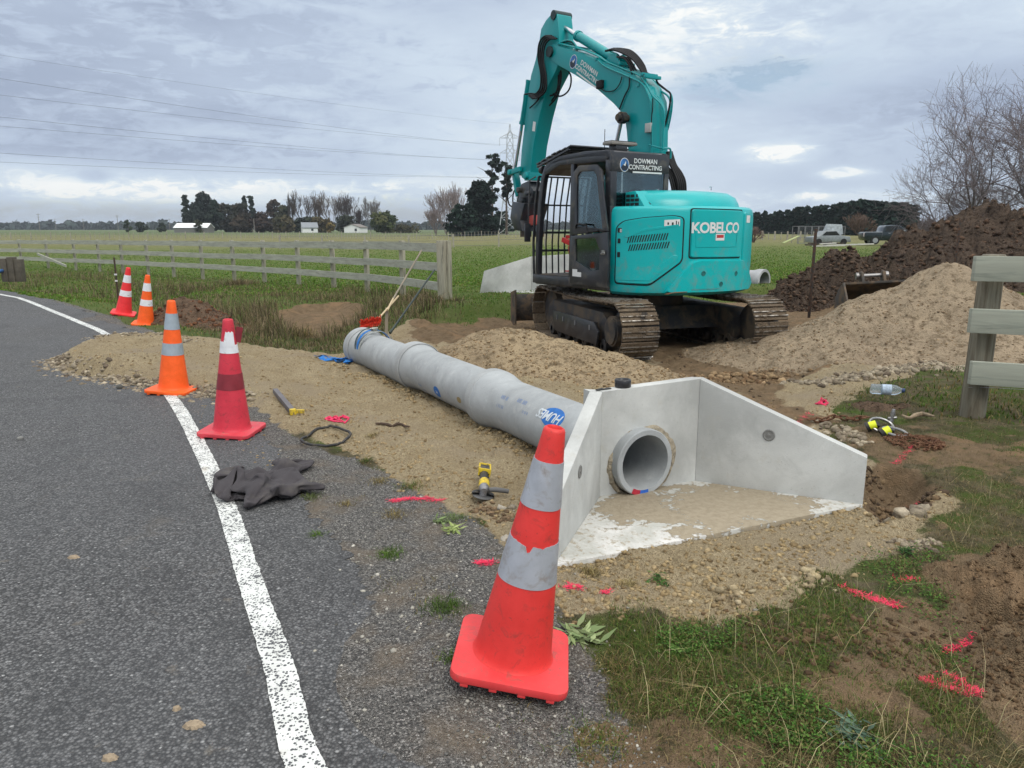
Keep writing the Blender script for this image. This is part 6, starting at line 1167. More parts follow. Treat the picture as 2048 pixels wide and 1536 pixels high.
rp=[(159.3,1.345),(194.5,1.335),(194.5,1.96),(159.3,1.97)]
wrap_panel(rpoly(grow(rp,.014),.04),-.014,.006,'panel_gap',MGAP,body,0); rear=wrap_panel(rpoly(rp,.035),-.011,.024,'rear_door',MTL,body,.012)
wrap_panel(rpoly([(163,1.50),(189,1.50),(189.5,1.70),(190.5,1.70),(190,1.475),(162,1.475),(161.5,1.70),(162.5,1.70)],.012),.012,.006,'pressed_ridge',MTL,rear,.005)
wrap_panel(rpoly([(197,1.0),(203,1.0),(212,1.2),(212,1.9),(197,1.95)],.035),-.011,.02,'corner_door',MTL,body,.01)
wrap_panel(rpoly([(199,1.80),(204,1.80),(204,1.90),(199,1.90)],.01),.010,.003,'sticker',MSTK,body,.001)
cwp=[(146.5,.875),(150,.862),(206,.862),(211,.95),(198,1.30),(193,1.325),(164,1.335),(159.5,1.30)]
cw=wrap_panel(rpoly(cwp,.04),-.02,.07,'counterweight',MTL,ex,.03)
for px,py in ((1407,547),(1472,547),(1442,568)):
    o=EI@Vector((0,0,EYE)); d=EI.to_3x3()@Vector(ray(px,py)); rr=1.55; A_=d.x**2+d.y**2; B_=2*(o.x*d.x+o.y*d.y); C_=o.x**2+o.y**2-rr*rr; D_=B_*B_-4*A_*C_; p=o+d*((-B_-math.sqrt(max(D_,0)))/(2*A_)); n_=Vector((p.x,p.y,0)).normalized(); q=n_.to_track_quat('Z','Y').to_matrix().to_4x4(); q.translation=n_*1.551+Vector((0,0,p.z)); mb=MB(q)
    mb.lathe([(.034,.001),(.030,.004),(.022,.002),(.020,-.0),(.0005,-.0)],20); mb.build('bolt_recess',M('recess_teal',(.004,.12,.115),.6) if px==1407 else bpy.data.materials['recess_teal'],cw,smooth=True)
def wrap_text(txt,size,a,z,off,name,mat,par,bold=.004,space=1):
    me=text_mesh(txt,size,bold=bold,space=space); cutup(me,.05)
    for v in me.vertices: v.co=hs(a+math.degrees(v.co.x/RC),z+v.co.y,off)
    me.materials.clear(); me.materials.append(mat); me.name=name; o=bpy.data.objects.new(name,me); COL.objects.link(o); o.parent=par; return o
wt=wrap_text('KOBELCO',.19,174.9,1.725,.0165,'maker_lettering',MSTK,rear,.006,.93)
wrap_panel([(173.5,1.565),(179.3,1.565),(179.3,1.65),(173.5,1.65)],.0125,.003,'red_sticker',MSTK,rear,.001); wrap_panel([(174.1,1.60),(178.7,1.60),(178.7,1.64),(174.1,1.64)],.0158,.0012,'red_sticker_print',M('red_print',(.40,.03,.03),.5),rear,.001)
wrap_panel([(146.5,.868),(148,.885),(152,.900),(158,.905),(158,.898),(151,.888),(148.5,.868)],.052,.003,'scrape',M('bare_scrape',(.22,.10,.05),.7),cw,.001)
wrap_panel([(160,.93),(176,.935),(176,.928),(160,.922)],.0515,.002,'scrape',M('dull_scrape',(.10,.20,.19),.7),cw,.001)
# hood
vs=[]; lv=[(1.98,-.20),(2.06,-.22),(2.15,-.27),(2.21,-.38),(2.235,-.60),(2.24,-1.0)]; n=37
hood=MB()
for z,off in lv:
    for k in range(n):
        a=128+(232-128)*k/(n-1); p=hs(a,z,off); 
        if p.x>-.62: p.x=-.62
        vs.append(p)
fs=[(j*n+k,j*n+k+1,(j+1)*n+k+1,(j+1)*n+k) for j in range(len(lv)-1) for k in range(n-1)]+[(j*n+n-1,j*n,(j+1)*n,(j+1)*n+n-1) for j in range(len(lv)-1)]+[tuple(range((len(lv)-1)*n,len(lv)*n))]
hood.add(vs,fs); hd_=hood.build('engine_hood',MTL,ex,smooth=True,auto=35)
mb=MB(); mb.prism([(-.60,2.0),(-.60,2.20),(-.80,2.215),(-1.0,2.0)],.25,.98,'xz'); gb=mb.build('grille_box',MTL,hd_,bevel=.01)
mb=MB()
for k in range(4):
    for j in range(3):
        x=-.66-.0*k; z=2.03+.055*j; y=.34+.155*k
        mb.box((-.80-.055*(2-j)-.035,y,z+.012),(.03,.12,.038),Euler((0,R(43),0)))
mb.build('grille_slots',MGAP,gb); mb=MB()
for j in range(3):
    for k in range(3): mb.box((-.66-.09*k+.0,.984,2.04+.055*j),(.07 if (j<2 or k<2) else .02,.012,.036))
mb.build('grille_slots',MGAP,gb)
mb=MB(); mb.tube([(-1.12,-.1,2.235),(-1.12,-.1,2.28),(-1.09,-.1,2.28)],.008,6); mb.tube([(-.72,.5,2.21),(-.72,.5,2.25),(-.69,.5,2.25)],.008,6); mb.build('hood_latch',MCHR,hd_)
# deck and right-hand side boxes
mb=MB(); mb.box((.33,-.0,.93),(1.86,2.4,.12)); mb.build('deck',MCAB,ex,bevel=.015)
mb=MB(); mb.box((.25,-.83,1.32),(1.6,.78,.66)); mb.build('tool_box',MTL,ex,bevel=.04)
mb=MB(); mb.box((.6,.0,1.25),(.25,.44,.6)); mb.box((.1,.0,1.3),(.5,.4,.8)); mb.build('boom_bracket',MTB,ex,bevel=.01)
# ---- cab
cab=empty('cab',(0,0,0)); cab.parent=ex
Y0,Y1=1.235,.20
def frame_tube(pts,w,h,name='pillar',par=cab,mat=MCAB,up=(0,1,0)):
    mb=MB(); pts=[Vector(p) for p in pts]
    # swept rectangle
    vs=[]; U=Vector(up)
    for i,p in enumerate(pts):
        d=(pts[min(i+1,len(pts)-1)]-pts[max(i-1,0)]).normalized(); s=U; n_=d.cross(s).normalized()
        for a,b in ((-1,-1),(1,-1),(1,1),(-1,1)): vs.append(p+s*a*w/2+n_*b*h/2)
    fs=[(4*i+k,4*i+(k+1)%4,4*i+4+(k+1)%4,4*i+4+k) for i in range(len(pts)-1) for k in range(4)]+[(0,1,2,3),tuple(range(4*len(pts)-4,4*len(pts)))]
    mb.add(vs,fs); return mb.build(name,mat,par,bevel=.012)
for y in (Y0-.04,Y1+.04):
    frame_tube([(1.17,y,.96),(1.16,y,1.5),(1.10,y,2.1),(1.03,y,2.45),(.95,y,2.60),(.82,y,2.68),(.6,y,2.715),(0,y,2.73),(-.56,y,2.70)],.08,.085,'side_hoop')
    frame_tube([(-.53,y,.96),(-.53,y,2.0),(-.52,y,2.68)],.08,.10)
    if y>1: frame_tube([(.30,y,.96),(.28,y,2.68)],.07,.07)
mb=MB(); mb.prism([(1.0,2.56),(.80,2.70),(.55,2.745),(-.50,2.755),(-.58,2.70),(-.58,2.60),(.6,2.62),(.95,2.50)],Y1,Y0,'xz'); mb.build('roof',MCAB,cab,bevel=.02)
mb=MB(); mb.box((.31,(Y0+Y1)/2,1.0),(1.8,Y0-Y1-.02,.06)); mb.build('floor',MDK,cab)
mb=MB(); mb.box((.33,Y0-.01,.955),(1.86,.05,.13)); mb.build('sill',MCAB,cab,bevel=.012)
mb=MB(); mb.box((-.10,Y1+.03,1.5),(.95,.05,1.0)); mb.build('inner_side_panel',MCAB,cab)
# rear wall with its window
for (y0,y1,z0,z1) in ((Y1,Y0,.96,2.02),(Y1,Y0,2.47,2.72),(Y1,Y1+.08,2.02,2.47),(Y0-.10,Y0,2.02,2.47)): mb=MB(); mb.box((-.575,(y0+y1)/2,(z0+z1)/2),(.05,y1-y0,z1-z0)); mb.build('rear_panel',MCAB,cab,bevel=.004)
mb=MB(); mb.box((-.580,(Y0+Y1)/2,2.245),(.008,.86,.45)); mb.build('rear_window',MGLS,cab)
mb=MB(); mb.box((.72,Y1+.03,2.05),(.66,.008,1.1)); mb.box((-.1,Y1+.03,2.3),(.9,.008,.6)); mb.build('far_window',MGLS,cab)
mb=MB(); 
for px0,py0,px1,py1 in ((1141,333,1141,560),(1141,333,1199,328),(1199,328,1218,575),(1141,560,1218,575)): pass
# open door folded back along the side
dr=empty('door',(0,0,0)); dr.parent=cab; YD=1.315
dpts=[BP(1139,566,YD),BP(1141,400,YD),BP(1146,345,YD),BP(1158,331,YD),BP(1192,329,YD),BP(1202,340,YD),BP(1207,400,YD),BP(1214,470,YD),BP(1213,570,YD)]
P2=[(p.x,p.z) for p in dpts]
def inset(poly,k):
    cx=sum(p[0] for p in poly)/len(poly); cz=sum(p[1] for p in poly)/len(poly); return [(cx+(a-cx)*k,cz+(z-cz)*k) for a,z in poly]
def framed(outer,inner,y0,y1,name,mat,par,bev=.004):
    n=len(outer); vs=[]
    for y in (y0,y1):
        for p in outer: vs.append((p[0],y,p[1]))
        for p in inner: vs.append((p[0],y,p[1]))
    fs=[]
    for i in range(n):
        j=(i+1)%n; fs+=[(i,j,n+j,n+i),(2*n+i,3*n+i,3*n+j,2*n+j),(i,2*n+i,2*n+j,j),(n+i,n+j,3*n+j,3*n+i)]
    mb=MB(); mb.add(vs,fs); return mb.build(name,mat,par,bevel=bev)
def BQ(l,y): return [(BP(px,py,y).x,BP(px,py,y).z) for px,py in l]
up_o=BQ([(1141,470),(1142,400),(1146,345),(1158,331),(1192,329),(1202,340),(1207,400),(1214,462)],YD); up_i=BQ([(1153,452),(1153,400),(1154,352),(1160,343),(1187,342),(1193,350),(1198,400),(1205,458)],YD)
framed(up_o,up_i,YD-.035,YD,'door_frame',MCAB,dr); mb=MB(); mb.prism(up_i,YD-.02,YD-.014,'xz'); mb.build('door_glass',MGLS,dr)
lo_o=BQ([(1141,472),(1214,464),(1216,520),(1214,576),(1139,567),(1139,520)],YD); lo_i=BQ([(1149,478),(1192,476),(1199,497),(1197,520),(1185,541),(1151,524)],YD)
lo_i=BQ([(1150,478),(1190,476),(1199,500),(1198,540),(1180,542),(1151,522)],YD)
framed(lo_o,lo_i,YD-.035,YD,'door_frame',MCAB,dr); mb=MB(); mb.prism(lo_i,YD-.02,YD-.014,'xz'); mb.build('door_glass',MGLS,dr)
mb=MB(); hp=[BP(x,y,YD+.05) for x,y in ((1152,452),(1154,448),(1172,450),(1176,464),(1196,462))]; mb.tube([BP(1152,456,YD)]+hp+[BP(1198,464,YD)],.012,8); mb.build('door_handle',MHOSE,dr,smooth=True)
mb=MB(); q=BP(1207,505,YD+.01); mb.box(q,(.05,.03,.06)); mb.cyl(q+Vector((.04,.01,-.02)),q+Vector((-.04,.02,.0)),.012,n=10); mb.build('door_lock',M('lock_metal',(.3,.3,.28),.4,.7),dr)
for q0,q1 in (((1145,538),(1154,553)),((1154,544),(1162,554))): a=BP(*q0,YD+.002); b=BP(*q1,YD+.002); mb=MB(); mb.box((a+b)/2,(abs(a.x-b.x),.003,abs(a.z-b.z))); mb.build('door_sticker',MSTK,dr)
# guard bars across the front
gd=empty('front_guard',(0,0,0)); gd.parent=cab
mb=MB(); 
for k in range(9):
    y=Y1+.04+(Y0-Y1-.08)*k/8; mb.tube([(1.30,y,.98),(1.32,y,1.5),(1.27,y,2.1),(1.18,y,2.5)],.014 if k not in (0,8) else .022,6)
mb.build('guard_bars',MCAB,gd,smooth=True)
mb=MB()
for z,x in ((1.0,1.30),(1.38,1.32),(1.66,1.31),(2.08,1.27),(2.5,1.18)): mb.tube([(x,Y1+.04,z),(x,Y0-.04,z)],.014 if z not in (1.38,1.66) else .02,6)
mb.build('guard_rails',MCAB,gd,smooth=True)
# roof visor of slats
mb=MB()
for k in range(7): x=1.12-.13*k; z=2.63+.035*k-(.0 if k<4 else .012*(k-3)); mb.box((x,(Y0+Y1)/2,z+.06),(.10,Y0-Y1+.04,.02),Euler((0,R(14),0)))
for y in (Y0,Y1): mb.bar((1.16,y,2.64),(.35,y,2.83),.03,.03)
mb.build('roof_guard',MCAB,cab,bevel=.004)
mb=MB(); mb.cyl((1.12,Y0-.10,2.60),(1.20,Y0-.10,2.60),.06,n=20); mb.box((1.08,Y0-.10,2.5),(.05,.05,.16)); mb.build('work_lamp',MCAB,cab,bevel=.006)
mb=MB(); mb.box((1.27,Y0+.03,2.2),(.04,.02,.02)); mb.tube([(1.2,Y0,2.5),(1.28,Y0+.06,2.45),(1.30,Y0+.07,2.0),(1.30,Y0+.07,1.75)],.012,6); mb.box((1.31,Y0+.08,1.66),(.03,.10,.28)); mb.build('mirror',MCAB,cab,bevel=.004)
# seat and controls
mb=MB(); mb.box((.10,.72,1.36),(.5,.48,.14)); mb.box((-.15,.72,1.72),(.14,.46,.66),Euler((0,R(-8),0))); mb.box((-.2,.72,2.12),(.09,.26,.18)); mb.box((.08,.72,1.15),(.35,.35,.3)); mb.build('seat',MSEAT,cab,bevel=.03,seg=3)
for y in (.42,1.02): mb=MB(); mb.box((.28,y,1.42),(.42,.12,.12)); mb.cyl((.45,y,1.45),(.50,y,1.66),.018,n=8); mb.lathe([(.0005,-.05),(.028,-.04),(.03,.04),(.0005,.055)],10,(.505,y,1.70)); mb.build('console',MSEAT,cab,bevel=.01)
mb=MB(); mb.bar((.50,1.06,1.50),(.72,1.06,1.56),.05,.07); mb.bar((.46,1.06,1.52),(.50,1.06,1.68),.03); mb.box((.62,1.0,1.60),(.16,.05,.05)); mb.build('safety_lever',MRED,cab,bevel=.006)
for y in (.6,.78): mb=MB(); mb.cyl((.85,y,1.03),(.95,y,1.45),.012,n=8); mb.box((.86,y,1.07),(.2,.1,.02)); mb.build('pedal_lever',MRED if y==.78 else MSEAT,cab)
mb=MB(); mb.box((.9,.30,1.75),(.06,.20,.16),Euler((0,0,.3))); mb.build('monitor',MSEAT,cab,bevel=.01)
# beacon bar, aerial, hand rail
mb=MB(); a=BP(1228,297,1.0); mb.box((-.36,.93,2.80),(.16,.2,.07)); mb.build('lamp_mount',MCAB,cab,bevel=.01); mb=MB(); mb.box((-.36,.90,2.855),(.20,.46,.045)); mb.build('beacon',M('grey_lens',(.22,.21,.19),.3),cab,bevel=.018); mb=MB(); mb.box((-.36,.90,2.881),(.17,.42,.012)); mb.build('beacon_cover',MCAB,cab,bevel=.004)
mb=MB(); mb.cyl((-.3,1.12,2.74),(-.3,1.12,3.04),.005,n=6); mb.build('aerial',MHOSE,cab)
# ---- boom, arm and cylinders
def side_plate(pts,y,y1,name,mat,par,bev=.012): mb=MB(); mb.prism([(BP(px,py,y).x,BP(px,py,y).z) for px,py in pts],y1,y,'xz'); return mb.build(name,mat,par,bevel=bev)
BY,BY1=.14,-.20
lo=[BP(1256,300,BY)]; boom_o=[(1256,300),(1253,262),(1250,240),(1240,222),(1228,208),(1196,180),(1150,150),(1115,130),(1101,118),(1094,106),(1096,94),(1106,88),(1130,96),(1160,106),(1193,119),(1240,137),(1268,152),(1288,172),(1299,200),(1302,240),(1301,300)]
pts=[(BP(px,py,BY).x,BP(px,py,BY).z) for px,py in boom_o]; pts=[(.48,1.7)]+pts+[(-.12,1.7),(.0,1.5),(.3,1.45)]
mb=MB(); mb.prism(pts,BY1,BY,'xz'); boom=mb.build('boom',MTB,ex,bevel=.012)
arm_o=[(1101,30),(1108,24),(1114,28),(1116,45),(1118,75),(1119,118),(1112,140),(1092,180),(1078,235),(1067,290),(1061,345),(1054,356),(1044,356),(1040,345),(1043,300),(1049,250),(1058,175),(1062,150),(1071,120),(1079,78),(1082,58),(1092,40)]
AY,AY1=.12,-.18
arm=side_plate(arm_o,AY,AY1,'arm',MTB,ex,.01)
mb=MB(); 
for y in (.12,-.18):
    c_=BP(1119,34,AY); 
q=BP(1108,30,AY); mb.cyl((q.x,AY+.02,q.z),(q.x,AY1-.02,q.z),.075,n=20); q=BP(1103,104,AY); mb.cyl((q.x,AY+.06,q.z),(q.x,AY1-.06,q.z),.085,n=20); mb.build('pivot_pin',M('pin_dark',(.03,.05,.05),.5,.5),arm,smooth=True,auto=40)
def cylinder(p0,p1,frac,r,par,name,rr=.5):
    p0=Vector(p0); p1=Vector(p1); m=p0.lerp(p1,frac); mb=MB(); mb.cyl(p0,m,r,n=18); d=(p1-p0).normalized(); mb.cyl(m-d*.04,m+d*.01,r*1.15,n=18); mb.cyl(p0-d*.0,p0+d*.05,r*1.1,n=18); o=mb.build(name,MTB,par,smooth=True,auto=40); mb=MB(); mb.cyl(m,p1,r*rr,n=14); mb.build('piston_rod',MCHR,o,smooth=True,auto=40); return o
cb=cylinder(BP(1231,118,-.03),BP(1106,41,-.03),.58,.075,ex,'arm_cylinder')
mb=MB(); q=BP(1236,124,-.03); 
for y in (.06,-.12): mb.prism([(q.x-.22,q.z-.12),(q.x+.22,q.z+.02),(q.x+.08,q.z+.10),(q.x-.04,q.z+.12)],y-.015,y+.015,'xz')
mb.build('cylinder_bracket',MTB,boom,bevel=.004)
for y in (.25,-.32):
    cylinder((1.05,y,1.25),tuple(Vector((BP(1249,236,.2).x+.0,y,BP(1249,236,.2).z))),.62,.062,ex,'boom_cylinder')
q=BP(1249,236,.2); mb=MB(); mb.cyl((q.x,.34,q.z),(q.x,-.40,q.z),.05,n=16); mb.cyl((q.x,.29,q.z),(q.x,.20,q.z),.085,n=16); mb.build('boom_pin',MDK,boom,smooth=True,auto=40)
# bucket cylinder in front of the arm, linkage, hitch and bucket
cylinder(BP(1058,160,-.03),BP(1030,338,-.03),.48,.05,ex,'bucket_cylinder',.62)
mb=MB(); a=BP(1026,345,.1); b=BP(1047,338,.1); mb.bar((a.x,.16,a.z),(b.x,.16,b.z),.05,.09); mb.bar((a.x,-.22,a.z),(b.x,-.22,b.z),.05,.09); mb.cyl((a.x,.2,a.z),(a.x,-.26,a.z),.05,n=14); a2=BP(1034,392,.1); mb.bar((a.x,.05,a.z),(a2.x,.05,a2.z),.12,.08); lk=mb.build('bucket_link',MTB,ex,bevel=.006)
mb=MB(); q=BP(1058,352,.1); mb.box((q.x,-.03,q.z+.0),(.16,.36,.16)); mb.cyl((q.x,.2,q.z),(q.x,-.26,q.z),.06,n=16); mb.build('arm_tip',MTB,arm,bevel=.01)
q=BP(1050,385,.1); q2=BP(1042,415,.1)
mb=MB(); mb.prism([(q.x-.28,q.z+.02),(q.x-.10,q.z+.20),(q.x+.12,q.z+.16),(q.x+.26,q.z+.02),(q.x+.18,q.z-.22),(q.x-.15,q.z-.26)],-.16,.10,'xz'); mb.cyl((q.x+.14,.18,q.z+.05),(q.x+.14,-.24,q.z+.05),.05,n=14); mb.cyl((q.x-.14,.18,q.z-.02),(q.x-.14,-.24,q.z-.02),.05,n=14); mb.cyl((q.x+.02,.2,q.z-.14),(q.x+.02,-.26,q.z-.14),.07,n=14); ht=mb.build('quick_hitch',MCAB,ex,bevel=.008)
mb=MB(); s=BP(1052,428,.1); mb.prism([(q.x-.20,q.z-.2),(q.x+.22,q.z-.16),(q.x+.30,q.z-.45),(q.x+.14,q.z-.68),(q.x-.12,q.z-.70),(q.x-.05,q.z-.5)],-.30,.24,'xz'); bkt=mb.build('bucket',MCAB,ex,bevel=.015)
mb=MB()
for y in (-.26,-.12,.02,.16): mb.box((q.x-.02,y,q.z-.74),(.1,.05,.12))
mb.build('teeth',MBK,bkt,bevel=.004)
mb=MB(); mb.box((q.x-.22,.0,q.z-.50),(.14,.22,.17),Euler((0,R(8),0))); mb.build('red_fitting',M('faded_red',(.34,.055,.045),.6),bkt,bevel=.008)
mb=MB(); 
for k in range(5): a=BP(1024+4*k,372,.1); mb.tube(catmull([(a.x,.1-.07*k,q.z+.14),(a.x+.12,.12-.08*k,q.z+.0),(a.x+.10,.1-.05*k,q.z-.2),(a.x-.1,.1-.05*k,q.z-.26)],5),.014,6)
mb.build('hitch_hoses',MHOSE,ht,smooth=True)
# hoses and steel pipes traced along the boom
def hose(l,b,r,mat,name,par=boom,z1=True,off=(0,0)):
    mb=MB(); bs=b if isinstance(b,(list,tuple)) else [b]*len(l); P=[BP(*(Z1(x+off[0],y+off[1]) if z1 else (x,y)),bb) for (x,y),bb in zip(l,bs)]
    mb.tube([Vector(p) for p in catmull([tuple(p) for p in P],5)],r,7); return mb.build(name,mat,par,smooth=True)
A1=[(450,262),(395,268),(360,320),(352,420),(372,540),(368,640),(330,690),(285,700)]
for k in range(4): hose([(x+13*k*(1 if i<6 else .6),y+7*k) for i,(x,y) in enumerate(A1)],.17+.01*k,.016,MHOSE,'hose',arm)
hose([(395,640),(370,700),(330,755),(290,790)],.16,.013,MHOSE,'hose',arm)
for l in ([(505,470),(512,560),(508,650),(480,720),(435,772)],[(512,470),(520,570),(505,640),(470,690),(440,700)],[(570,512),(592,560),(588,630),(560,680),(510,704),(462,686)],[(500,470),(500,600),(485,680),(450,740)]): hose(l,.02,.014,MHOSE,'hose',arm)
hose([(250,690),(245,760),(232,860),(225,960)],.15,.012,MTB,'steel_pipe',arm); hose([(255,690),(300,684),(345,690)],.15,.014,MHOSE,'hose',arm)
for k in range(4): hose([(430,300+8*k),(470,345-6*k),(540,300+9*k),(600,300+10*k),(640,350+6*k)],.1-.05*k,.013,MHOSE if k%2 else MTB,'hose')
for k,(b_) in enumerate((.13,.05,-.05,-.14)):
    hose([(500,318-4*k),(640,352-3*k),(780,405-5*k),(860,455-6*k),(980,505-9*k),(1090,550-10*k),(1140,610-14*k),(1190,700-12*k),(1250,760-14*k),(1275,830-8*k),(1268,960),(1262,1090+6*k)],b_,.014,MTB,'steel_pipe')
hose([(790,440),(850,490),(1000,555),(1110,610),(1160,700),(1180,780),(1182,900),(1182,1060),(1180,1120)],.155,.012,MTB,'steel_pipe')
for k,(l) in enumerate(([(1140,545),(1200,592),(1262,640),(1325,692),(1330,790),(1305,930),(1282,985)],[(1130,560),(1190,620),(1250,665),(1310,715),(1315,800),(1290,930),(1270,985)],[(1150,535),(1210,575),(1230,610),(1290,660),(1322,700),(1300,840),(1268,950)])): hose(l,-.22+.05*k,.014,MTB if k<2 else MHOSE,'steel_pipe')
for k in range(5): hose([(845+14*k,372-4*k),(905+12*k,365-2*k),(985+10*k,395-6*k),(1050+8*k,440-6*k),(1095+8*k,500-5*k),(1130+4*k,560-6*k)],.12-.06*k,.017,MHOSE,'hose')
for k in range(3): hose([(930+15*k,415),(985+15*k,430),(1020+15*k,480),(1040+20*k,540)],.13-.08*k,.015,MHOSE,'hose')
hose([(1020,560),(1015,640),(985,700),(945,800)],.16,.010,MHOSE,'hose'); hose([(815,650),(850,668),(910,660),(950,610),(965,560)],.165,.008,MHOSE,'hose'); hose([(1190,720),(1190,800),(1182,860),(1180,1060)],.16,.008,MHOSE,'hose')
for k in range(5): hose([(1295+8*k,1110),(1310+12*k,1180+6*k),(1345+14*k,1260+2*k),(1370+14*k,1330),(1375+14*k,1420)],-.12-.06*k,.019,MHOSE,'hose')
for k in range(4): hose([(1270+12*k,1230),(1310+16*k,1290),(1330+16*k,1360),(1340+16*k,1430)],-.05-.05*k,.018,MHOSE,'hose')
hose([(1165,1060),(1260,1085),(1310,1085),(1322,1110),(1320,1160)],[.16,.1,-.1,-.15,-.15],.014,MTB,'steel_pipe')
for zx,zy,b_ in ((1160,935,.165),(1272,985,-.2)): q=BP(*Z1(zx,zy),b_); mb=MB(); mb.box(q,(.12,.04,.13)); mb.build('valve_block',M('valve_grey',(.42,.43,.40),.5,.3) if zx==1160 else bpy.data.materials['valve_grey'],boom,bevel=.006)
q=BP(*Z1(805,618),.165); mb=MB(); mb.box(q,(.13,.06,.12)); mb.build('boom_lamp',MHOSE,boom,bevel=.008)
for zx,zy in ((790,435),(1100,625),(1125,545),(960,465),(1150,560),(640,352)): q=BP(*Z1(zx,zy),.1); mb=MB(); mb.box((q.x,.0,q.z),(.05,.30,.045)); mb.build('pipe_clamp',MTB,boom,bevel=.004)
q=BP(*Z1(322,925),.125); mb=MB(); mb.box(q,(.085,.004,.16),Euler((0,R(-12),0))); mb.build('arm_sticker',MSTK,arm)
# company signs: round picture badge, two lines of lettering, underline
MBADGE=M('badge_blue',(.03,.16,.42),.5,var=.4,scale=9); MBDK=M('badge_dark',(.012,.02,.035),.5)
def flat(me,org,xd,yd,name,mat,par):
    xd=Vector(xd).normalized(); yd=Vector(yd).normalized(); org=Vector(org)
    for v in me.vertices: v.co=org+xd*v.co.x+yd*v.co.y+xd.cross(yd)*v.co.z
    me.materials.clear(); me.materials.append(mat); me.name=name; o=bpy.data.objects.new(name,me); COL.objects.link(o); o.parent=par; return o
def poly_me(pts):
    bm=bmesh.new(); bm.faces.new([bm.verts.new((*p,0)) for p in pts]); me=bpy.data.meshes.new('p'); bm.to_mesh(me); bm.free(); return me
def sign(org,xd,yd,s,par,out,back=None):
    xd=Vector(xd).normalized(); yd=Vector(yd).normalized(); out=Vector(out)
    def O(x,y,l): return Vector(org)+xd*x*s+yd*y*s+out*l
    flat(ellipse_mesh(.155*s,.175*s),O(-.60,-.02,.0015),xd,yd,'badge',MSTK,par); flat(ellipse_mesh(.14*s,.16*s),O(-.60,-.02,.003),xd,yd,'badge_disc',MBADGE,par)
    flat(poly_me([(-.12*s,-.07*s),(-.04*s,.03*s),(.0,.0),(.03*s,.11*s),(.07*s,.03*s),(.125*s,-.06*s),(.06*s,-.14*s),(-.06*s,-.145*s)]),O(-.60,-.02,.0045),xd,yd,'badge_peak',MBDK,par)
    flat(poly_me([(-.05*s,.0),(.0,.03*s),(.03*s,.10*s),(.045*s,.05*s),(.02*s,-.03*s)]),O(-.60,-.02,.006),xd,yd,'badge_snow',MSTK,par)
    flat(text_mesh('DOWMAN',.168*s,bold=.003*s),O(.12,.09,.0022),xd,yd,'sign_lettering',MSTK,par); flat(text_mesh('CONTRACTING',.165*s,bold=.003*s,space=.95),O(.12,-.07,.0022),xd,yd,'sign_lettering',MSTK,par)
    flat(poly_me([(-.42*s,-.02*s),(.60*s,-.02*s),(.60*s,.02*s),(-.42*s,.02*s)]),O(.10,-.19,.0022),xd,yd,'sign_underline',MSTK,par)
a=BP(1163,132,BY); b=BP(1197,158,BY); xd=(b-a); sign(BP(1171,140,BY+.001),xd,Vector((0,1,0)).cross(xd)*(1 if Vector((0,1,0)).cross(xd).z>0 else -1),.62,boom,(0,1,0))
sign((-.6005,.70,2.57),(0,-1,0),(0,0,1),.52,cab,(-1,0,0))
# ================================================================== background
def GZ0(x,y): return zg(x,y)
MLEAF=attrmat('foliage',.8,0,trans=.15); MBARE=attrmat('bare_twigs',.9); MTRK=M('trunk_bark',(.10,.08,.065),.95,var=.3,scale=3)
def crown_cards(parts,n,size,cols,dark=.0,seed=0,flatz=.6):
    """parts: list of (cx,cy,cz,rx,ry,rz,weight) ellipsoid clumps"""
    g=np.random.default_rng(seed); W_=np.array([p[6] for p in parts],float); W_/=W_.sum(); k=g.choice(len(parts),n,p=W_); A=np.array([p[:6] for p in parts])[k]
    d=g.normal(size=(n,3)); d/=np.linalg.norm(d,axis=1)[:,None]; rr=g.random((n,1))**.42; P=A[:,:3]+d*rr*A[:,3:6]
    nrm=d+g.normal(size=(n,3))*.7+np.array([0,0,.4]); nrm/=np.linalg.norm(nrm,axis=1)[:,None]; t=np.cross(nrm,g.normal(size=(n,3))); t/=np.linalg.norm(t,axis=1)[:,None]; b=np.cross(nrm,t)
    s=size*(.5+g.random((n,1)))*1.0; V=np.stack([P-t*s-b*s*flatz,P+t*s-b*s*flatz*.6,P+t*s*.7+b*s*flatz,P-t*s*.8+b*s*flatz*.8],1).reshape(-1,3); F=np.arange(4*n).reshape(n,4)
    cs=np.array([s2l(c) for c in cols]); ci=g.integers(0,len(cols),len(parts)); c=cs[ci[k]]*(.55+.5*g.random((n,1)))*.9+cs[g.integers(0,len(cols),n)]*.1
    return V,F,np.repeat(c,4,0)
def tree_obj(name,x,y,label,cat,group,parts,n,size,cols,trunk=(.3,3),seed=0,flatz=.6,tm=None):
    z=GZ0(x,y); o=empty(name,(x,y,z),label=label,cat=cat,group=group)
    V,F,C=crown_cards(parts,n,size,cols,seed=seed,flatz=flatz); c=mesh_np('crown',V,F,MLEAF,o); set_col(c,C)
    mb=MB(); h=trunk[1]; r=trunk[0]; mb.tube([(0,0,-.3),(.05*r,0,h*.3),(-.1*r,.1*r,h*.6),(0,0,h)],[r*1.2,r,r*.75,r*.3],8)
    rd_=random.Random(seed)
    for k in range(5): a=rd_.random()*6.28; q=h*rd_.uniform(.45,.85); mb.tube([(0,0,q),(math.cos(a)*h*.12,math.sin(a)*h*.12,q+h*.10),(math.cos(a)*h*.22,math.sin(a)*h*.22,q+h*.14)],[r*.4,r*.28,r*.1],5)
    mb.build('trunk',tm or MTRK,o,smooth=True); return o
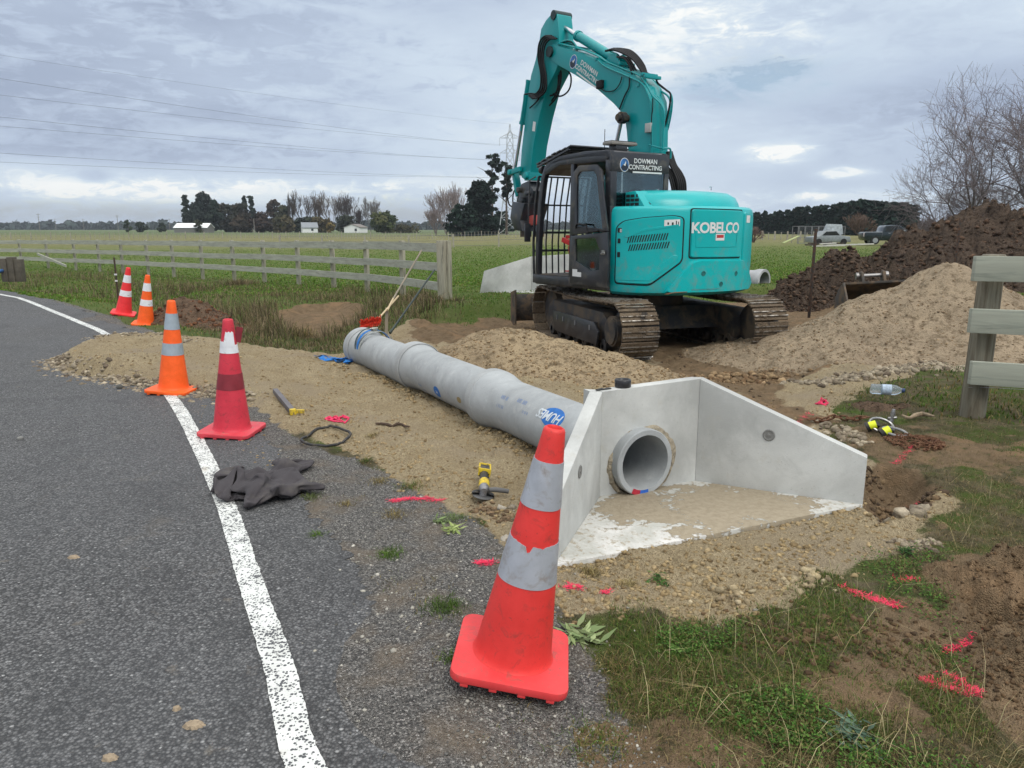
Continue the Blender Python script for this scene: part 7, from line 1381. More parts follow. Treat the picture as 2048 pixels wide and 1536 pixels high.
def blobs(h,w,n,seed,z0=.15,shape='round',k=.3):
    r_=random.Random(seed); out=[]
    for i in range(n):
        t=(i+.5)/n; z=h*(z0+(1-z0)*t)
        if shape=='round': R_=w/2*math.sin(PI*(.18+.74*t))**.7
        elif shape=='cone': R_=w/2*(1-t)**.75+w*.05
        elif shape=='flat': R_=w/2*(.45+.7*t if t<.75 else 1.0-1.2*(t-.75))
        else: R_=w/2*(1-.35*t)
        a=r_.random()*6.28; d=R_*(r_.random()**.5)*.8; s=w*k*r_.uniform(.6,1.2)*(.7 if shape=='cone' else 1)
        out.append((math.cos(a)*d,math.sin(a)*d,min(z,h-s*.35),s*(1.25 if shape=='cone' else 1),s*(1.25 if shape=='cone' else 1),s*r_.uniform(.5,.8),s**2))
    return out
def ax(px,Y): return (px-1024)/FPX*(Y*.979+.33)
def hh(py,Y): return at(1024,py,Y).z
GT='trees around the far farmhouses'
TL=[ # px, top y, width px, Y, shape, colours, label, cards, size
(375,391,24,400,'cone',['1c2b22','26382a'],'tall narrow dark pine at the left end of the far tree group',1100,.8),
(413,387,58,405,'round',['17251f','22332a'],'broad dark conifer with a ragged top behind the white-roofed shed',2600,.9),
(395,425,66,398,'col',['1b2822','28352a'],'low dark bushy tree just behind the white-roofed shed',1400,.9),
(452,410,50,420,'round',['3a3c30','4a4438','33362c'],'brownish bushy tree right of the broad dark conifer',1500,.9),
(480,408,44,425,'round',['40392f','35382b','4a4438'],'olive brown bushy tree left of the twin-topped conifer',1500,.9),
(493,392,16,430,'cone',['1d2c22','28382a'],'left dark top of the twin conifers above the brown trees',800,.8),
(505,393,20,430,'cone',['1b2a20','26362a'],'right dark top of the twin conifers above the brown trees',900,.8),
(547,400,34,410,'round',['4b4038','5a4c40','3c3830'],'purplish brown rounded tree right of the twin conifers',1300,.8),
(520,428,46,380,'round',['43362f','3a332b'],'low dark brown round tree in front of the twin conifers',1300,.8),
(485,434,40,378,'round',['463c30','3a352a'],'low olive brown round tree left of the dark brown one',1200,.8),
(572,414,38,400,'round',['3c4530','4b4c32','333a2a'],'mid green bushy tree left of the tallest bare poplar',1300,.8),
(565,436,54,370,'round',['50503a','5a523a','454630'],'khaki green low trees above the grey-roofed house',1500,.8),
(620,436,60,390,'round',['353d2b','2c352a','444a33'],'dark green low trees under the bare poplars',1600,.8),
(643,436,46,368,'round',['564c34','4a4a30','5e5438'],'khaki brown trees between the two far houses',1400,.8),
(661,447,20,360,'round',['8a7a48','7c6a40'],'small straw yellow bush left of the white gabled house',600,.5),
(695,434,48,385,'round',['2e372b','3a4030'],'dark bushy trees behind the white gabled house',1400,.8),
(768,428,60,330,'round',['4c5634','5c6238','3c4a30','6a6c42'],'yellowish green spreading tree right of the white gabled house',1900,.65),
(808,452,60,340,'flat',['54503a','464630'],'low scrubby hedge right of the yellowish green tree',900,.5),
(398,440,18,380,'round',['3a4030','454a34'],'small round shrub beside the white-roofed shed',400,.5),
(257,440,14,420,'round',['2a3a24','38482c'],'lone small dark tree on the far left paddock',400,.6),
(282,444,26,430,'round',['28342a','35402e'],'wide low dark tree on the far left paddock',500,.6),
(322,447,18,430,'round',['2c382c','39432f'],'small dark bush between the lone trees and the shed',400,.6)]
for i,(px,ty,wp,Y,shp,cols,lab,n,sz) in enumerate(TL):
    w_=wp/FPX*Y; h=hh(ty,Y)+.3; tree_obj('conifer' if shp=='cone' else 'tree',ax(px,Y),Y,lab,'tree',GT,blobs(h,w_*1.0,26 if shp=='cone' else (18 if n>1000 else 9),i+5,.08,shp,.24 if shp!='cone' else .26),int(n*1.3),sz*.8,cols,(h*.02,h*.7),i)
# big dark macrocarpa and the tall pines by the pylon
GP='trees beside the power pylon'
Y=200
def layered(h,w,nl,seed,z0=.0):
    r_=random.Random(seed); out=[]
    for i in range(nl):
        t=i/(nl-1); z=h*(z0+(.97-z0)*t); R_=w/2*(1.0-.25*t) if t<.75 else w/2*(.81-1.6*(t-.75))
        for k in range(7): a=r_.random()*6.28; d=R_*r_.uniform(.45,1.0); out.append((math.cos(a)*d,math.sin(a)*d,z+r_.uniform(-.4,.4),R_*.34,R_*.34,h*.028,1))
        out.append((0,0,z,R_*.75,R_*.75,h*.045,1.2))
    return out
h=hh(362,Y); tree_obj('macrocarpa',ax(962,Y),Y,'large dense dark macrocarpa left of the pylon with flat layered branches','tree',GP,layered(h,68/FPX*Y,13,3),6500,.55,['1a2a26','22342c','15221f'],(.6,h*.8),31,.45)
tree_obj('macrocarpa',ax(925,Y-6),Y-6,'shorter dark macrocarpa leaning out on the left of the large one','tree',GP,layered(hh(410,Y-6),66/FPX*Y,8,4),3000,.5,['1d2d27','273a30'],(.4,4),32,.45)
tree_obj('macrocarpa',ax(1003,260),260,'low dark macrocarpa behind the pylon legs, right of the large one','tree',GP,layered(hh(425,260),50/FPX*260,8,6),2600,.5,['1d2d27','273a30'],(.4,4),33,.45)
def sparse_pine(px,ty,wp,Y,seed,lab):
    h=hh(ty,Y); r_=random.Random(seed); parts=[]; w_=wp/FPX*Y
    for i in range(18): t=.55+.45*i/17; a=r_.random()*6.28; d=w_/2*r_.uniform(.3,1)*(1.15-.55*t); parts.append((math.cos(a)*d,math.sin(a)*d,h*t,w_*.17,w_*.17,w_*.08,1))
    tree_obj('pine',ax(px,Y),Y,lab,'tree',GP,parts,1300,.4,['1c2a24','2a3a2e'],(.28,h*.98),seed,.5)
sparse_pine(985,309,42,205,41,'tallest sparse pine rising above the large macrocarpa'); sparse_pine(1013,326,36,208,42,'second sparse pine between the tallest pine and the pylon')
# bare trees: recursive branching
def bare(h,spread,levels,seed,r0,thin=.0035,splits=3,up=.35,n0=4,side=1.0):
    r_=random.Random(seed); segs=[]
    def go(p,d,L,r,lv):
        n=3; q=p
        for k in range(n):
            d=(d+Vector((r_.gauss(0,.13),r_.gauss(0,.13),r_.gauss(0,.08)+up*.06))).normalized(); q2=q+d*L/n; segs.append((q,q2,r*(1-.3*k/n),r*(1-.3*(k+1)/n),lv)); q=q2
            if lv>0 and k<n-1 and (k>0 or lv<levels) and r_.random()<(.40 if lv>3 else .52):
                sd_v=Vector((r_.gauss(0,1),r_.gauss(0,1),r_.gauss(0,.5))).normalized(); go(q,(d*.6+sd_v*spread).normalized(),L*r_.uniform(.5,.75),r*.5,lv-1)
        if lv>0:
            for k in range(splits if r_.random()<.6 else splits-1):
                sd_v=Vector((r_.gauss(0,1),r_.gauss(0,1),r_.gauss(0,.45))).normalized(); go(q,(d+sd_v*spread*.75+Vector((0,0,up*.25))).normalized(),L*r_.uniform(.70,.92),r*.62,lv-1)
    for k in range(n0):
        a=6.28*k/n0+r_.random(); go(Vector((0,0,h*.03)),Vector((math.cos(a)*side*r_.uniform(.25,1),math.sin(a)*side*r_.uniform(.25,1),1)).normalized(),h*r_.uniform(.24,.32),r0,levels)
    return segs
def segs_mesh(segs,rmin,n=3):
    A=np.array([s[0] for s in segs]); B=np.array([s[1] for s in segs]); ra=np.maximum([s[2] for s in segs],rmin); rb=np.maximum([s[3] for s in segs],rmin); d=B-A; d/=np.linalg.norm(d,axis=1)[:,None]+1e-9
    up=np.where(np.abs(d[:,2:3])>.9,np.array([[1,0,0]]),np.array([[0,0,1]])); x=np.cross(d,up); x/=np.linalg.norm(x,axis=1)[:,None]; y=np.cross(d,x); V=[]
    for k in range(n): a=2*PI*k/n; V.append(A+(x*math.cos(a)+y*math.sin(a))*ra[:,None])
    for k in range(n): a=2*PI*k/n; V.append(B+(x*math.cos(a)+y*math.sin(a))*rb[:,None])
    V=np.stack(V,1).reshape(-1,3); b=np.arange(len(segs))[:,None]*(2*n); F=np.concatenate([b+np.array([[k,(k+1)%n,n+(k+1)%n,n+k]]) for k in range(n)],0); return V,F
def bare_obj(x,y,label,group,segs,rmin,col,lvcut,name='bare_tree',n=3):
    o=empty(name,(x,y,GZ0(x,y)-.1),label=label,cat='tree',group=group); c=np.array(s2l(col)); 
    big=[s for s in segs if s[4]>=lvcut]; sm=[s for s in segs if s[4]<lvcut]
    for nm,S,nn_,cc in (('trunk',big,6,c*.8),('twigs',sm,n,c)):
        if S: V,F=segs_mesh(S,rmin,nn_); m=mesh_np(nm,V,F,MBARE,o,smooth=True); set_col(m,np.tile(cc,(len(V),1))*(.8+.4*np.random.default_rng(1).random((len(V),1))))
    return o
def fit(segs,h,w=None,xc=0):
    mz=sorted(s[1].z for s in segs)[int(len(segs)*.985)]; mx=sorted(abs(s[1].x) for s in segs)[int(len(segs)*.93)]; kz=h/mz; kx=(w/2/mx) if w else kz
    return [(Vector((a.x*kx+xc,a.y*kx,a.z*kz)),Vector((b.x*kx+xc,b.y*kx,b.z*kz)),c,d,l) for a,b,c,d,l in segs]
B1=bare(9,1.1,6,11,.10,n0=5,up=.22,side=1.5); B2=bare(9,1.0,6,23,.12,n0=3,up=.3,side=.9)
Y=44; bare_obj(ax(1945,Y),Y,'big bare spreading tree above the soil pile, left of the edge tree','bare trees above the biggest soil pile',fit(B1,hh(205,Y),250/FPX*Y),.0055,'7c7274',5)
Y=41; bare_obj(ax(2062,Y),Y,'taller bare tree cut off by the right edge of the picture','bare trees above the biggest soil pile',fit(B2,hh(175,Y),230/FPX*Y),.0055,'7c7274',5)
P1=bare(9,.36,4,31,.09,n0=6,up=1.1,splits=3,side=.55); P2=bare(9,.55,4,37,.10,n0=5,up=.8,side=.8)
for i,(px,ty,wp,Y,S,lab,col) in enumerate([(585,391,12,395,P1,'narrowest bare poplar at the left of the poplar row','4c4640'),(612,385,50,398,P1,'widest bare vase-shaped poplar left of the thin one','5a504a'),(637,397,12,396,P1,'thin bare poplar between the two wide ones','5a504a'),(667,387,50,400,P1,'wide bare poplar in the middle of the row','6a5f56'),(701,392,36,392,P2,'dark thick-limbed bare tree right of the wide poplars','4a4240'),(722,418,14,390,P2,'small stubby bare tree right of the thick-limbed one','4a4240'),(742,398,26,388,P1,'wispy lone bare tree left of the yellowish green tree','6e6a66')]):
    bare_obj(ax(px,Y),Y,lab,'bare poplars behind the far houses',fit(S,hh(ty,Y),wp/FPX*Y),.055 if wp>20 else .045,col,3)
for px,ty,wp,Y,lab in ((893,380,56,215,'pale leafless tree left of the macrocarpas, taller one'),(872,415,30,210,'pale leafless tree at the left foot of the taller pale one'),(915,372,40,225,'pale leafless tree partly behind the large macrocarpa')): bare_obj(ax(px,Y),Y,lab,'pale leafless trees by the macrocarpas',fit(P2,hh(ty,Y),wp/FPX*Y),.035,'8a7f7c',4)
bare_obj(ax(1720,120),120,'small brown leafless tree in front of the shelter belt, behind the ute',None,fit(P2,hh(428,120),44/FPX*120),.03,'6a5a50',4)
bare_obj(ax(1507,90),90,'small pinkish leafless bush just right of the excavator',None,fit(P2,hh(452,90),30/FPX*90),.02,'7a6660',4,'bare_bush')
for k,(px,ty,wp) in enumerate(((1858,436,30),(1895,430,34),(1930,440,30))): bare_obj(ax(px,84),84,('brown tangled leafless thicket right of the ute','brown tangled leafless thicket left of the biggest soil pile','brown tangled thicket just touching the biggest soil pile')[k],'leafless thicket beside the ute',fit(P2,hh(ty,84),wp/FPX*84),.016,'6a5852',4,'thicket')
# shelter belt: a line of pines, four kinds copied along it
kinds=[]
for k in range(4):
    r_=random.Random(70+k); parts=[]
    for i in range(22):
        t=i/21; z=9.2*(.02+.95*t); R_=2.2*(1-.55*t) if t<.55 else 2.0*(1.1-.75*t); 
        for q in range(2 if t>.5 else 3): a=r_.random()*6.28; d=R_*r_.uniform(.2,.95); s=r_.uniform(.5,.95)*(1.1 if t<.5 else .85); parts.append((math.cos(a)*d,math.sin(a)*d,z,s,s,s*.55,1))
    kinds.append(tree_obj('shelter_pine',0,0,'x','tree','pines of the shelter belt',parts,1500,.42,['24352f','2f443a','1c2b27'],(.2,8.5),80+k,.6))
belt=[]
for i in range(34):
    t=i/33; px=1478+t*235+random.uniform(-2,2); Y=262-72*t; ty=431-24*t+random.uniform(-6,5); belt.append((px,Y,ty))
for i in range(11): px=1718+10.5*i; belt.append((px,182-i*.6,400+random.uniform(-1,7) if px<1810 else 410))
for i,(px,Y,ty) in enumerate(belt):
    o=kinds[i] if i<4 else copy_tree(kinds[i%4]); o.location=(ax(px,Y),Y,-.3); s=(hh(ty,Y)+.3)/9.3; o.scale=(s*(1.0 if i<34 else 1.35),)*2+(s,); o.rotation_euler=(0,0,random.random()*6.28)
    o['label']='dark pine in the taller right block of the shelter belt behind the ute' if i>=34 else 'dark pine in the long shelter belt right of the excavator'
    o['group']='pines of the taller right-hand block' if i>=34 else 'pines of the shelter belt'
# more distant wooded line, one mass
g=np.random.default_rng(5); n=1500; azs=g.uniform(-55,55,n); Yd=g.uniform(1150,1500,n); X=np.tan(np.radians(azs))*Yd; Hh=(5+9*fbm(azs*3,azs*0,.6,4,3)+5*g.random(n))
parts=[(X[i],Yd[i],Hh[i]*.4,9,6,Hh[i]*.55,1) for i in range(n)]; V,F,C=crown_cards(parts,30000,4.2,['2c3a38','36443e','3c4a44'],seed=9); o=mesh_np('distant_woods',V,F,MLEAF); set_col(o,C); tag(o,'thin line of far-off woods along the horizon','woods',kind='stuff')
hx=np.linspace(-4000,4000,160); hz=18+16*(fbm(hx,hx*0,.0011,4,2)-.3); V=[(x,3300,-5) for x in hx]+[(x,3500,z) for x,z in zip(hx,hz)]+[(x,3900,-5) for x in hx]; N_=len(hx); F=[(j*N_+i,j*N_+i+1,(j+1)*N_+i+1,(j+1)*N_+i) for j in range(2) for i in range(N_-1)]
hl=mesh_np('hills',np.array(V),np.array(F),M('far_hills',(.07,.10,.085),.95),smooth=True); tag(hl,kind='structure')
# houses
def house(x,Y,w,d,hw_,hr,label,wall,roof,rot=0,win=(),gable=True):
    o=empty('house' if win else 'shed',(x,Y,GZ0(x,Y)),(0,0,rot),label=label,cat='house' if win else 'shed')
    mb=MB(); mb.prism([(-w/2,-.2),(w/2,-.2),(w/2,hw_),(0,hr),(-w/2,hw_)],-d/2,d/2,'xz') if gable else mb.prism([(-d/2,-.2),(d/2,-.2),(d/2,hw_),(0,hr),(-d/2,hw_)],-w/2,w/2,'yz'); mb.build('wall',wall,o)
    mb=MB(); t=.18
    if gable: mb.prism([(-w/2-.4,hw_-.15),(0,hr+.05),(w/2+.4,hw_-.15),(w/2+.4,hw_+t-.15),(0,hr+.05+t),(-w/2-.4,hw_+t-.15)],-d/2-.3,d/2+.3,'xz')
    else: mb.prism([(-d/2-.4,hw_-.15),(0,hr+.05),(d/2+.4,hw_-.15),(d/2+.4,hw_+t-.15),(0,hr+.05+t),(-d/2-.4,hw_+t-.15)],-w/2-.3,w/2+.3,'yz')
    mb.build('roof',roof,o)
    for wx,wz,ww,wh in win: mb=MB(); mb.box((wx,-d/2-.03,wz),(ww,.08,wh)); mb.build('window',M('far_window_glass',(.03,.04,.05),.2),o)
    return o
WW=M('white_weatherboard',(.72,.73,.71),.8,var=.05); WG=M('grey_wall',(.16,.16,.15),.8)
house(ax(389,385),385,16.5,9,2.4,4.4,'long low shed with a bright white roof in front of the dark conifers',WG,M('white_roof',(.80,.82,.82),.4,var=.03),gable=False)
house(ax(619,362),362,7.0,7,2.4,4.6,'house with a grey hipped roof half hidden by khaki trees',WW,M('grey_roof',(.20,.22,.24),.5),R(20),win=((1,1.4,1,1),),gable=False)
house(ax(712,352),352,7.6,9,2.5,3.8,'small white gabled house with one dark window',WW,M('brown_roof',(.16,.14,.12),.6),R(-12),win=((1.9,1.4,1.1,1.1),))
# power poles and pylon
MPOL=M('pole_wood',(.22,.20,.18),.9)
for i,(px,ty,Y,lab) in enumerate(((80,428,480,'power pole with two crossarms at the far left'),(112,438,700,'tiny distant power pole, second from the left edge'),(168,438,700,'tiny distant power pole, third from the left edge'),(237,431,500,'power pole with a crossarm left of the lone small trees'),(340,438,600,'power pole just left of the white-roofed shed'),(509,438,370,'pale power pole in front of the brown trees'))):
    h=hh(ty,Y)+.3; o=empty('power_pole',(ax(px,Y),Y,0),label=lab,cat='power pole',group='power poles across the far paddocks'); mb=MB(); mb.cyl((0,0,-.3),(0,0,h),.18,.13,n=8); mb.build('pole',MPOL,o)
    if i!=5:
        mb=MB(); mb.box((0,0,h-.6),(2.4,.14,.16)); mb.build('crossarm',MPOL,o)
        if i in (0,): mb=MB(); mb.box((0,0,h-2.2),(1.8,.14,.16)); mb.build('crossarm',MPOL,o)
PYY=235; PX=ax(1020,PYY); ph=hh(248,PYY)
py=empty('power_pylon',(PX,PYY,0),label='tall galvanised lattice pylon rising behind the dark trees',cat='pylon'); MPYL=M('galvanised_lattice',(.50,.52,.53),.5,.6,var=.1)
lv=[(0,3.4),(5,2.75),(9.5,2.2),(13.5,1.75),(17,1.4),(20,1.2),(23,1.05),(26,.95),(29,.85),(ph*.94,.28),(ph,.06)]
S=ph/ (ph); mb=MB(); q=.11
for (z0,w0),(z1,w1) in zip(lv[:-1],lv[1:]):
    C0=[(-w0,-w0,z0),(w0,-w0,z0),(w0,w0,z0),(-w0,w0,z0)]; C1=[(-w1,-w1,z1),(w1,-w1,z1),(w1,w1,z1),(-w1,w1,z1)]
    for i in range(4):
        j=(i+1)%4; mb.bar(C0[i],C1[i],q*1.3); mb.bar(C0[i],C1[j],q*.8); mb.bar(C0[j],C1[i],q*.8); mb.bar(C1[i],C1[j],q*.7)
mb.build('lattice_tower',MPYL,py)
arms=[(hh(276,PYY),3.1,1.0),(hh(306,PYY),3.0,1.05),(hh(340,PYY),3.2,1.1)]
tips=[]
for z,L_,w0 in arms:
    mb=MB()
    for s in (-1,1):
        tip=(s*(L_+w0*0.0),0,z); 
        for y in (-.8,.8): mb.bar((s*.6,y,z),tip,.09); mb.bar((s*.6,y,z+1.25),tip,.08); mb.bar((s*1.5,y*.5,z),(s*1.2,y*.5,z+.8),.06)
        tips.append((PX+tip[0],PYY,z))
    a_=mb.build('crossarm',MPYL,py)
    for s in (-1,1): mb=MB(); mb.cyl((s*L_,0,z),(s*L_,0,z-2.2),.07,n=6); mb.build('insulator',MPYL,a_)
MWIR=M('conductor',(.16,.17,.19),.5,.6)
# conductors swing towards the camera and leave the frame on the left
left=[(0,157),(0,190),(0,234),(0,252),(0,306),(0,324),(0,110)]; pyl=[(990,291),(985,293),(975,319),(975,322),(960,352),(960,355),(1018,250)]
wl_=['uppermost','second','third','fourth','fifth','lowest','faint topmost earth']
wdesc=['power line second from the top, just under the earth wire','power line third from the top, close below its twin','power line in the middle pair, upper one','power line in the middle pair, lower one','power line in the lowest pair, upper one','lowest power line, nearest the horizon trees','faint topmost earth wire running to the pylon peak']
for i,((lx,ly),(qx,qy)) in enumerate(zip(left,pyl)):
    z1=[arms[0][0]-2.2,arms[0][0]-2.2,arms[1][0]-2.2,arms[1][0]-2.2,arms[2][0]-2.2,arms[2][0]-2.2,ph][i]; s=[-1,1,-1,1,-1,1,0][i]
    A_=Vector((PX+s*3.1,PYY,z1)); Yl=[112,112,112,112,112,112,112][i]+s*3; B_=at(lx,ly,Yl); D=(B_-A_); pts=[]
    for k in range(31):
        t=k/30*1.35; p=A_+D*t; sag=[10,10,9,9,8,8,10][i]*(t*(1-t))*.30; 
        p.z=p.z-sag; pts.append(p)
    mb=MB(); mb.tube(pts,.020 if i<6 else .014,5); thing_mesh(mb,'power_line',MWIR,tuple(A_),wdesc[i],'power line','overhead wires from the pylon',smooth=True)
# paddock fences
MFP=M('grey_fence_post',(.30,.28,.23),.9,var=.3,scale=2)
def wirefence(x0,Y0,x1,Y1,n,bat,h,label,wires=4,r=.05):
    o=empty('wire_fence',(x0,Y0,0),label=label,cat='fence')
    for i in range(n):
        t=i/(n-1); x=x0+(x1-x0)*t; y=Y0+(Y1-Y0)*t; z=zg(x,y); post=(i%bat==0); hgt=h*(1.05 if post else .88)+random.uniform(-.05,.05)
        mb=MB(); mb.box((x-x0,y-Y0,z+hgt/2-(0 if post else -.05)),(r*2.2 if post else r*1.1,r*2.2 if post else r*1.1,hgt),Euler((0,R(random.uniform(-2,2)),0))); mb.build('post' if post else 'batten',MFP,o)
    for k in range(wires):
        mb=MB(); zz=h*(.15+.78*k/max(1,wires-1)); mb.tube([(0,0,zz+zg(x0,Y0)),((x1-x0)/2,(Y1-Y0)/2,zz+zg((x0+x1)/2,(Y0+Y1)/2)),(x1-x0,Y1-Y0,zz+zg(x1,Y1))],.012,4); mb.build('wire',MWIR,o)
    return o
wirefence(ax(-60,140),140,ax(545,150),150,64,4,1.25,'long post and batten fence across the far left paddock',4,.06)
wirefence(ax(545,150),150,ax(1110,128),128,92,5,1.3,'paler closely battened fence between the white house and the pylon',3,.055)
wirefence(ax(560,74),74,ax(1090,70),70,7,1,1.25,'sparse fence posts on the paddock beyond the rail fence end',3,.06)
wirefence(ax(1500,110),110,ax(1640,104),104,12,2,1.2,'short line of pale fence posts right of the excavator',2,.08)
# ute parked by the shelter belt
MUTE=M('dark_green_car_paint',(.018,.028,.032),.25,.4,var=.1,coat=.6); MTYR=M('tyre',(.015,.015,.015),.9); MSIL=M('silver_trim',(.45,.46,.47),.3,.7)
Y=74; ut=empty('pickup_truck',(ax(1777,Y),Y,.12),label='dark green double cab pickup parked side-on in the paddock',cat='pickup truck'); ut.rotation_euler=(0,0,R(-6))
prof=[(-2.6,.55),(-2.62,1.08),(-2.5,1.14),(-.98,1.16),(-.86,1.62),(-.70,1.78),(.35,1.82),(.62,1.74),(1.25,1.25),(2.25,1.10),(2.58,.92),(2.65,.5),(2.3,.36),(-2.4,.36)]
mb=MB(); mb.prism(prof,-.9,.9,'xz'); ub=mb.build('body',MUTE,ut,bevel=.05)
mb=MB(); mb.prism([(-.76,1.22),(-.66,1.66),(-.0,1.72),(-.0,1.22)],-.912,.912,'xz'); mb.build('window',M('dark_car_glass',(.01,.012,.014),.08,coat=.5),ub)
mb=MB(); mb.prism([(.08,1.22),(.08,1.72),(.36,1.72),(.58,1.66),(1.12,1.26),(1.10,1.22)],-.912,.912,'xz'); mb.build('window',bpy.data.materials['dark_car_glass'],ub)
mb=MB(); mb.box((-1.75,0,1.15),(1.5,1.7,.05)); mb.build('tray_cover',MSIL,ut,bevel=.01)
mb=MB(); mb.box((.95,-.98,1.30),(.14,.16,.14)); mb.build('wing_mirror',MSIL,ub,bevel=.02)
for x in (-.35,.55): mb=MB(); mb.box((x,-.915,1.06),(.2,.02,.04)); mb.build('door_handle',MSIL,ub)
mb=MB(); mb.box((-2.6,-.72,.92),(.08,.24,.36)); mb.build('tail_light',M('tail_lamp',(.6,.5,.48),.3),ub,bevel=.01)
for x in (-1.6,1.62):
    for y in (-.82,.82): mb=MB(); mb.cyl((x,y-.12,.38),(x,y+.12,.38),.39,n=24); wh=mb.build('wheel',MTYR,ut,smooth=True,auto=40); mb=MB(); mb.cyl((x,y-.13,.38),(x,y+.13,.38),.24,n=16); mb.build('rim',MSIL,wh,smooth=True,auto=40)
# mesh cage, old grey car, pile of planks, pipes
Y=80; cg=empty('wire_cage',(ax(1641,Y),Y,.1),label='galvanised mesh cage panels standing behind the old grey car',cat='cage')
mb=MB(); w_,h_=4.9,1.75
for i in range(8): x=-w_/2+w_*i/7; mb.bar((x,0,0),(x,0,h_),.05)
for z in (0,.6,h_): mb.bar((-w_/2,0,z),(w_/2,0,z),.05)
for i in range(8): x=-w_/2+w_*i/7; mb.bar((x,1.6,0),(x,1.6,h_),.05)
mb.bar((-w_/2,1.6,h_),(w_/2,1.6,h_),.05); mb.bar((-w_/2,0,h_),(-w_/2,1.6,h_),.05); mb.bar((w_/2,0,h_),(w_/2,1.6,h_),.05); mb.build('cage_frame',MGAL,cg)
mb=MB()
for i in range(50): x=-w_/2+w_*i/49; mb.bar((x,.0,0),(x,.0,h_),.008)
for k in range(14): mb.bar((-w_/2,0,h_*k/13),(w_/2,0,h_*k/13),.008)
mb.build('mesh',MGAL,cg)
Y=74; oc=empty('old_car',(ax(1655,Y),Y,.1),label='old silver grey car sunk in grass before the mesh cage',cat='car'); mb=MB(); mb.prism([(-1.9,.2),(-1.9,.72),(-1.1,.82),(-.65,1.28),(.45,1.34),(.95,.86),(1.8,.76),(1.9,.25)],-.8,.8,'xz'); cb_=mb.build('body',M('faded_silver',(.26,.28,.28),.4,.5,var=.2),oc,bevel=.05)
mb=MB(); mb.prism([(-.92,.86),(-.55,1.22),(.4,1.26),(.78,.88)],-.81,.81,'xz'); mb.build('window',bpy.data.materials['dark_car_glass'],cb_)
for x in (-1.2,1.2): mb=MB(); mb.cyl((x,-.84,.28),(x,-.6,.28),.29,n=20); mb.build('wheel',MTYR,oc,smooth=True,auto=40)
mb=MB(); mb.prism([(-.4,1.25),(-.1,1.95),(1.3,1.9),(1.5,1.0),(.7,.7)],.1,.5,'xz'); mb.build('tarpaulin',M('grey_tarp',(.34,.38,.40),.6,var=.3,scale=6,bmp=1,bscale=4,bdist=.1),oc,bevel=.04)
rr_=random.Random(8)
pl=[(1626,1690,484,'lowest long white plank lying left on the timber heap','long'),(1655,1712,480,'white plank in the middle of the timber heap','x'),(1700,1748,480,'right-hand white plank of the timber heap beside the ute','x'),(1640,1672,487,'short grey board at the front of the timber heap','x')]
for i,(xa,xb,yy,lab,_) in enumerate(pl):
    Y=66+i*.7; a=at(xa,yy,Y); b=at(xb,yy-2,Y+.5); a.z=zg(a.x,a.y)+.12+.05*i; b.z=a.z+.06; mb=MB(); mb.bar(a,b,.16,.10); thing_mesh(mb,'plank',M('pale_plank',(.50,.49,.45),.7) if i==0 else bpy.data.materials['pale_plank'],tuple(a),lab,'plank','planks lying by the old car')
mb=MB(); 
for k in range(6): p=Vector((ax(1612+9*k,70),70+rr_.random(),.15+.12*(k%2))); mb.bar(p,p+Vector((1.3,rr_.uniform(-.5,.5),rr_.uniform(-.1,.3))),.12)
thing_mesh(mb,'scrap_heap',MDK,(ax(1630,70),70,.1),'low dark heap of scrap timber at the left of the planks','scrap heap')
mb=MB(); a=at(1566,486,72); b=at(1598,472,73); mb.bar(a,b,.25,.06); thing_mesh(mb,'ramp_board',M('lichen_board',(.35,.40,.18),.8),tuple(a),'yellow green board sloping into the grass left of the scrap heap','board')
mb=MB(); a=at(1800,470,66); mb.bar(at(1795,468,66),at(1862,468,68),.3,.12); thing_mesh(mb,'timber_stack',M('honey_timber',(.46,.38,.22),.8),tuple(a),'pale timber laid in front of the bonnet of the pickup','timber')
# second headwall waiting on the grass and a spare pipe behind the excavator
h2=empty('concrete_headwall',(0.1,17.4,.1),label='spare concrete headwall standing on the grass behind the excavator blade',cat='headwall'); Y=17.0
def pan(l,Ya,Yb,th,name):
    pts=[at(px,py_,Ya+(Yb-Ya)*t) for px,py_,t in l]; n_=Vector((.25,1,0)).normalized()*th; vs=pts+[p+n_ for p in pts]; k=len(pts)
    mb=MB(); mb.add(vs,[tuple(range(k)),tuple(range(k,2*k))[::-1]]+[(i,(i+1)%k,k+(i+1)%k,k+i) for i in range(k)]); return wpart(mb,name,MCONC,.008,h2)
pan([(958,592,0),(968,542,0),(1062,513,.8),(1062,588,.8)],17.0,18.0,.10,'wing_wall'); pan([(1063,513,0),(1150,508,1),(1150,585,1),(1063,588,0)],17.85,17.5,.10,'back_wall'); 
mb=MB(); a=at(958,590,17.0); mb.box((a.x+1.2,17.9,.13),(2.2,1.3,.08)); wpart(mb,'apron_slab',MCONC,.006,h2)
mb=MB(); m=Matrix((Vector((0,0,1)),Vector((.75,.66,0)),Vector((-.66,.75,0)))).transposed().to_4x4(); m.translation=(6.25,18.7,.33); mb.lathe([(.225,0),(.285,0),(.292,.01),(.292,.16),(.255,.3),(.25,2.4),(.22,2.4),(.225,0)],40); o=mb.build('concrete_pipe',MPIPE2,smooth=True,auto=30); o.matrix_world=m; tag(o,'spare concrete pipe whose open end shows right of the excavator','pipe')
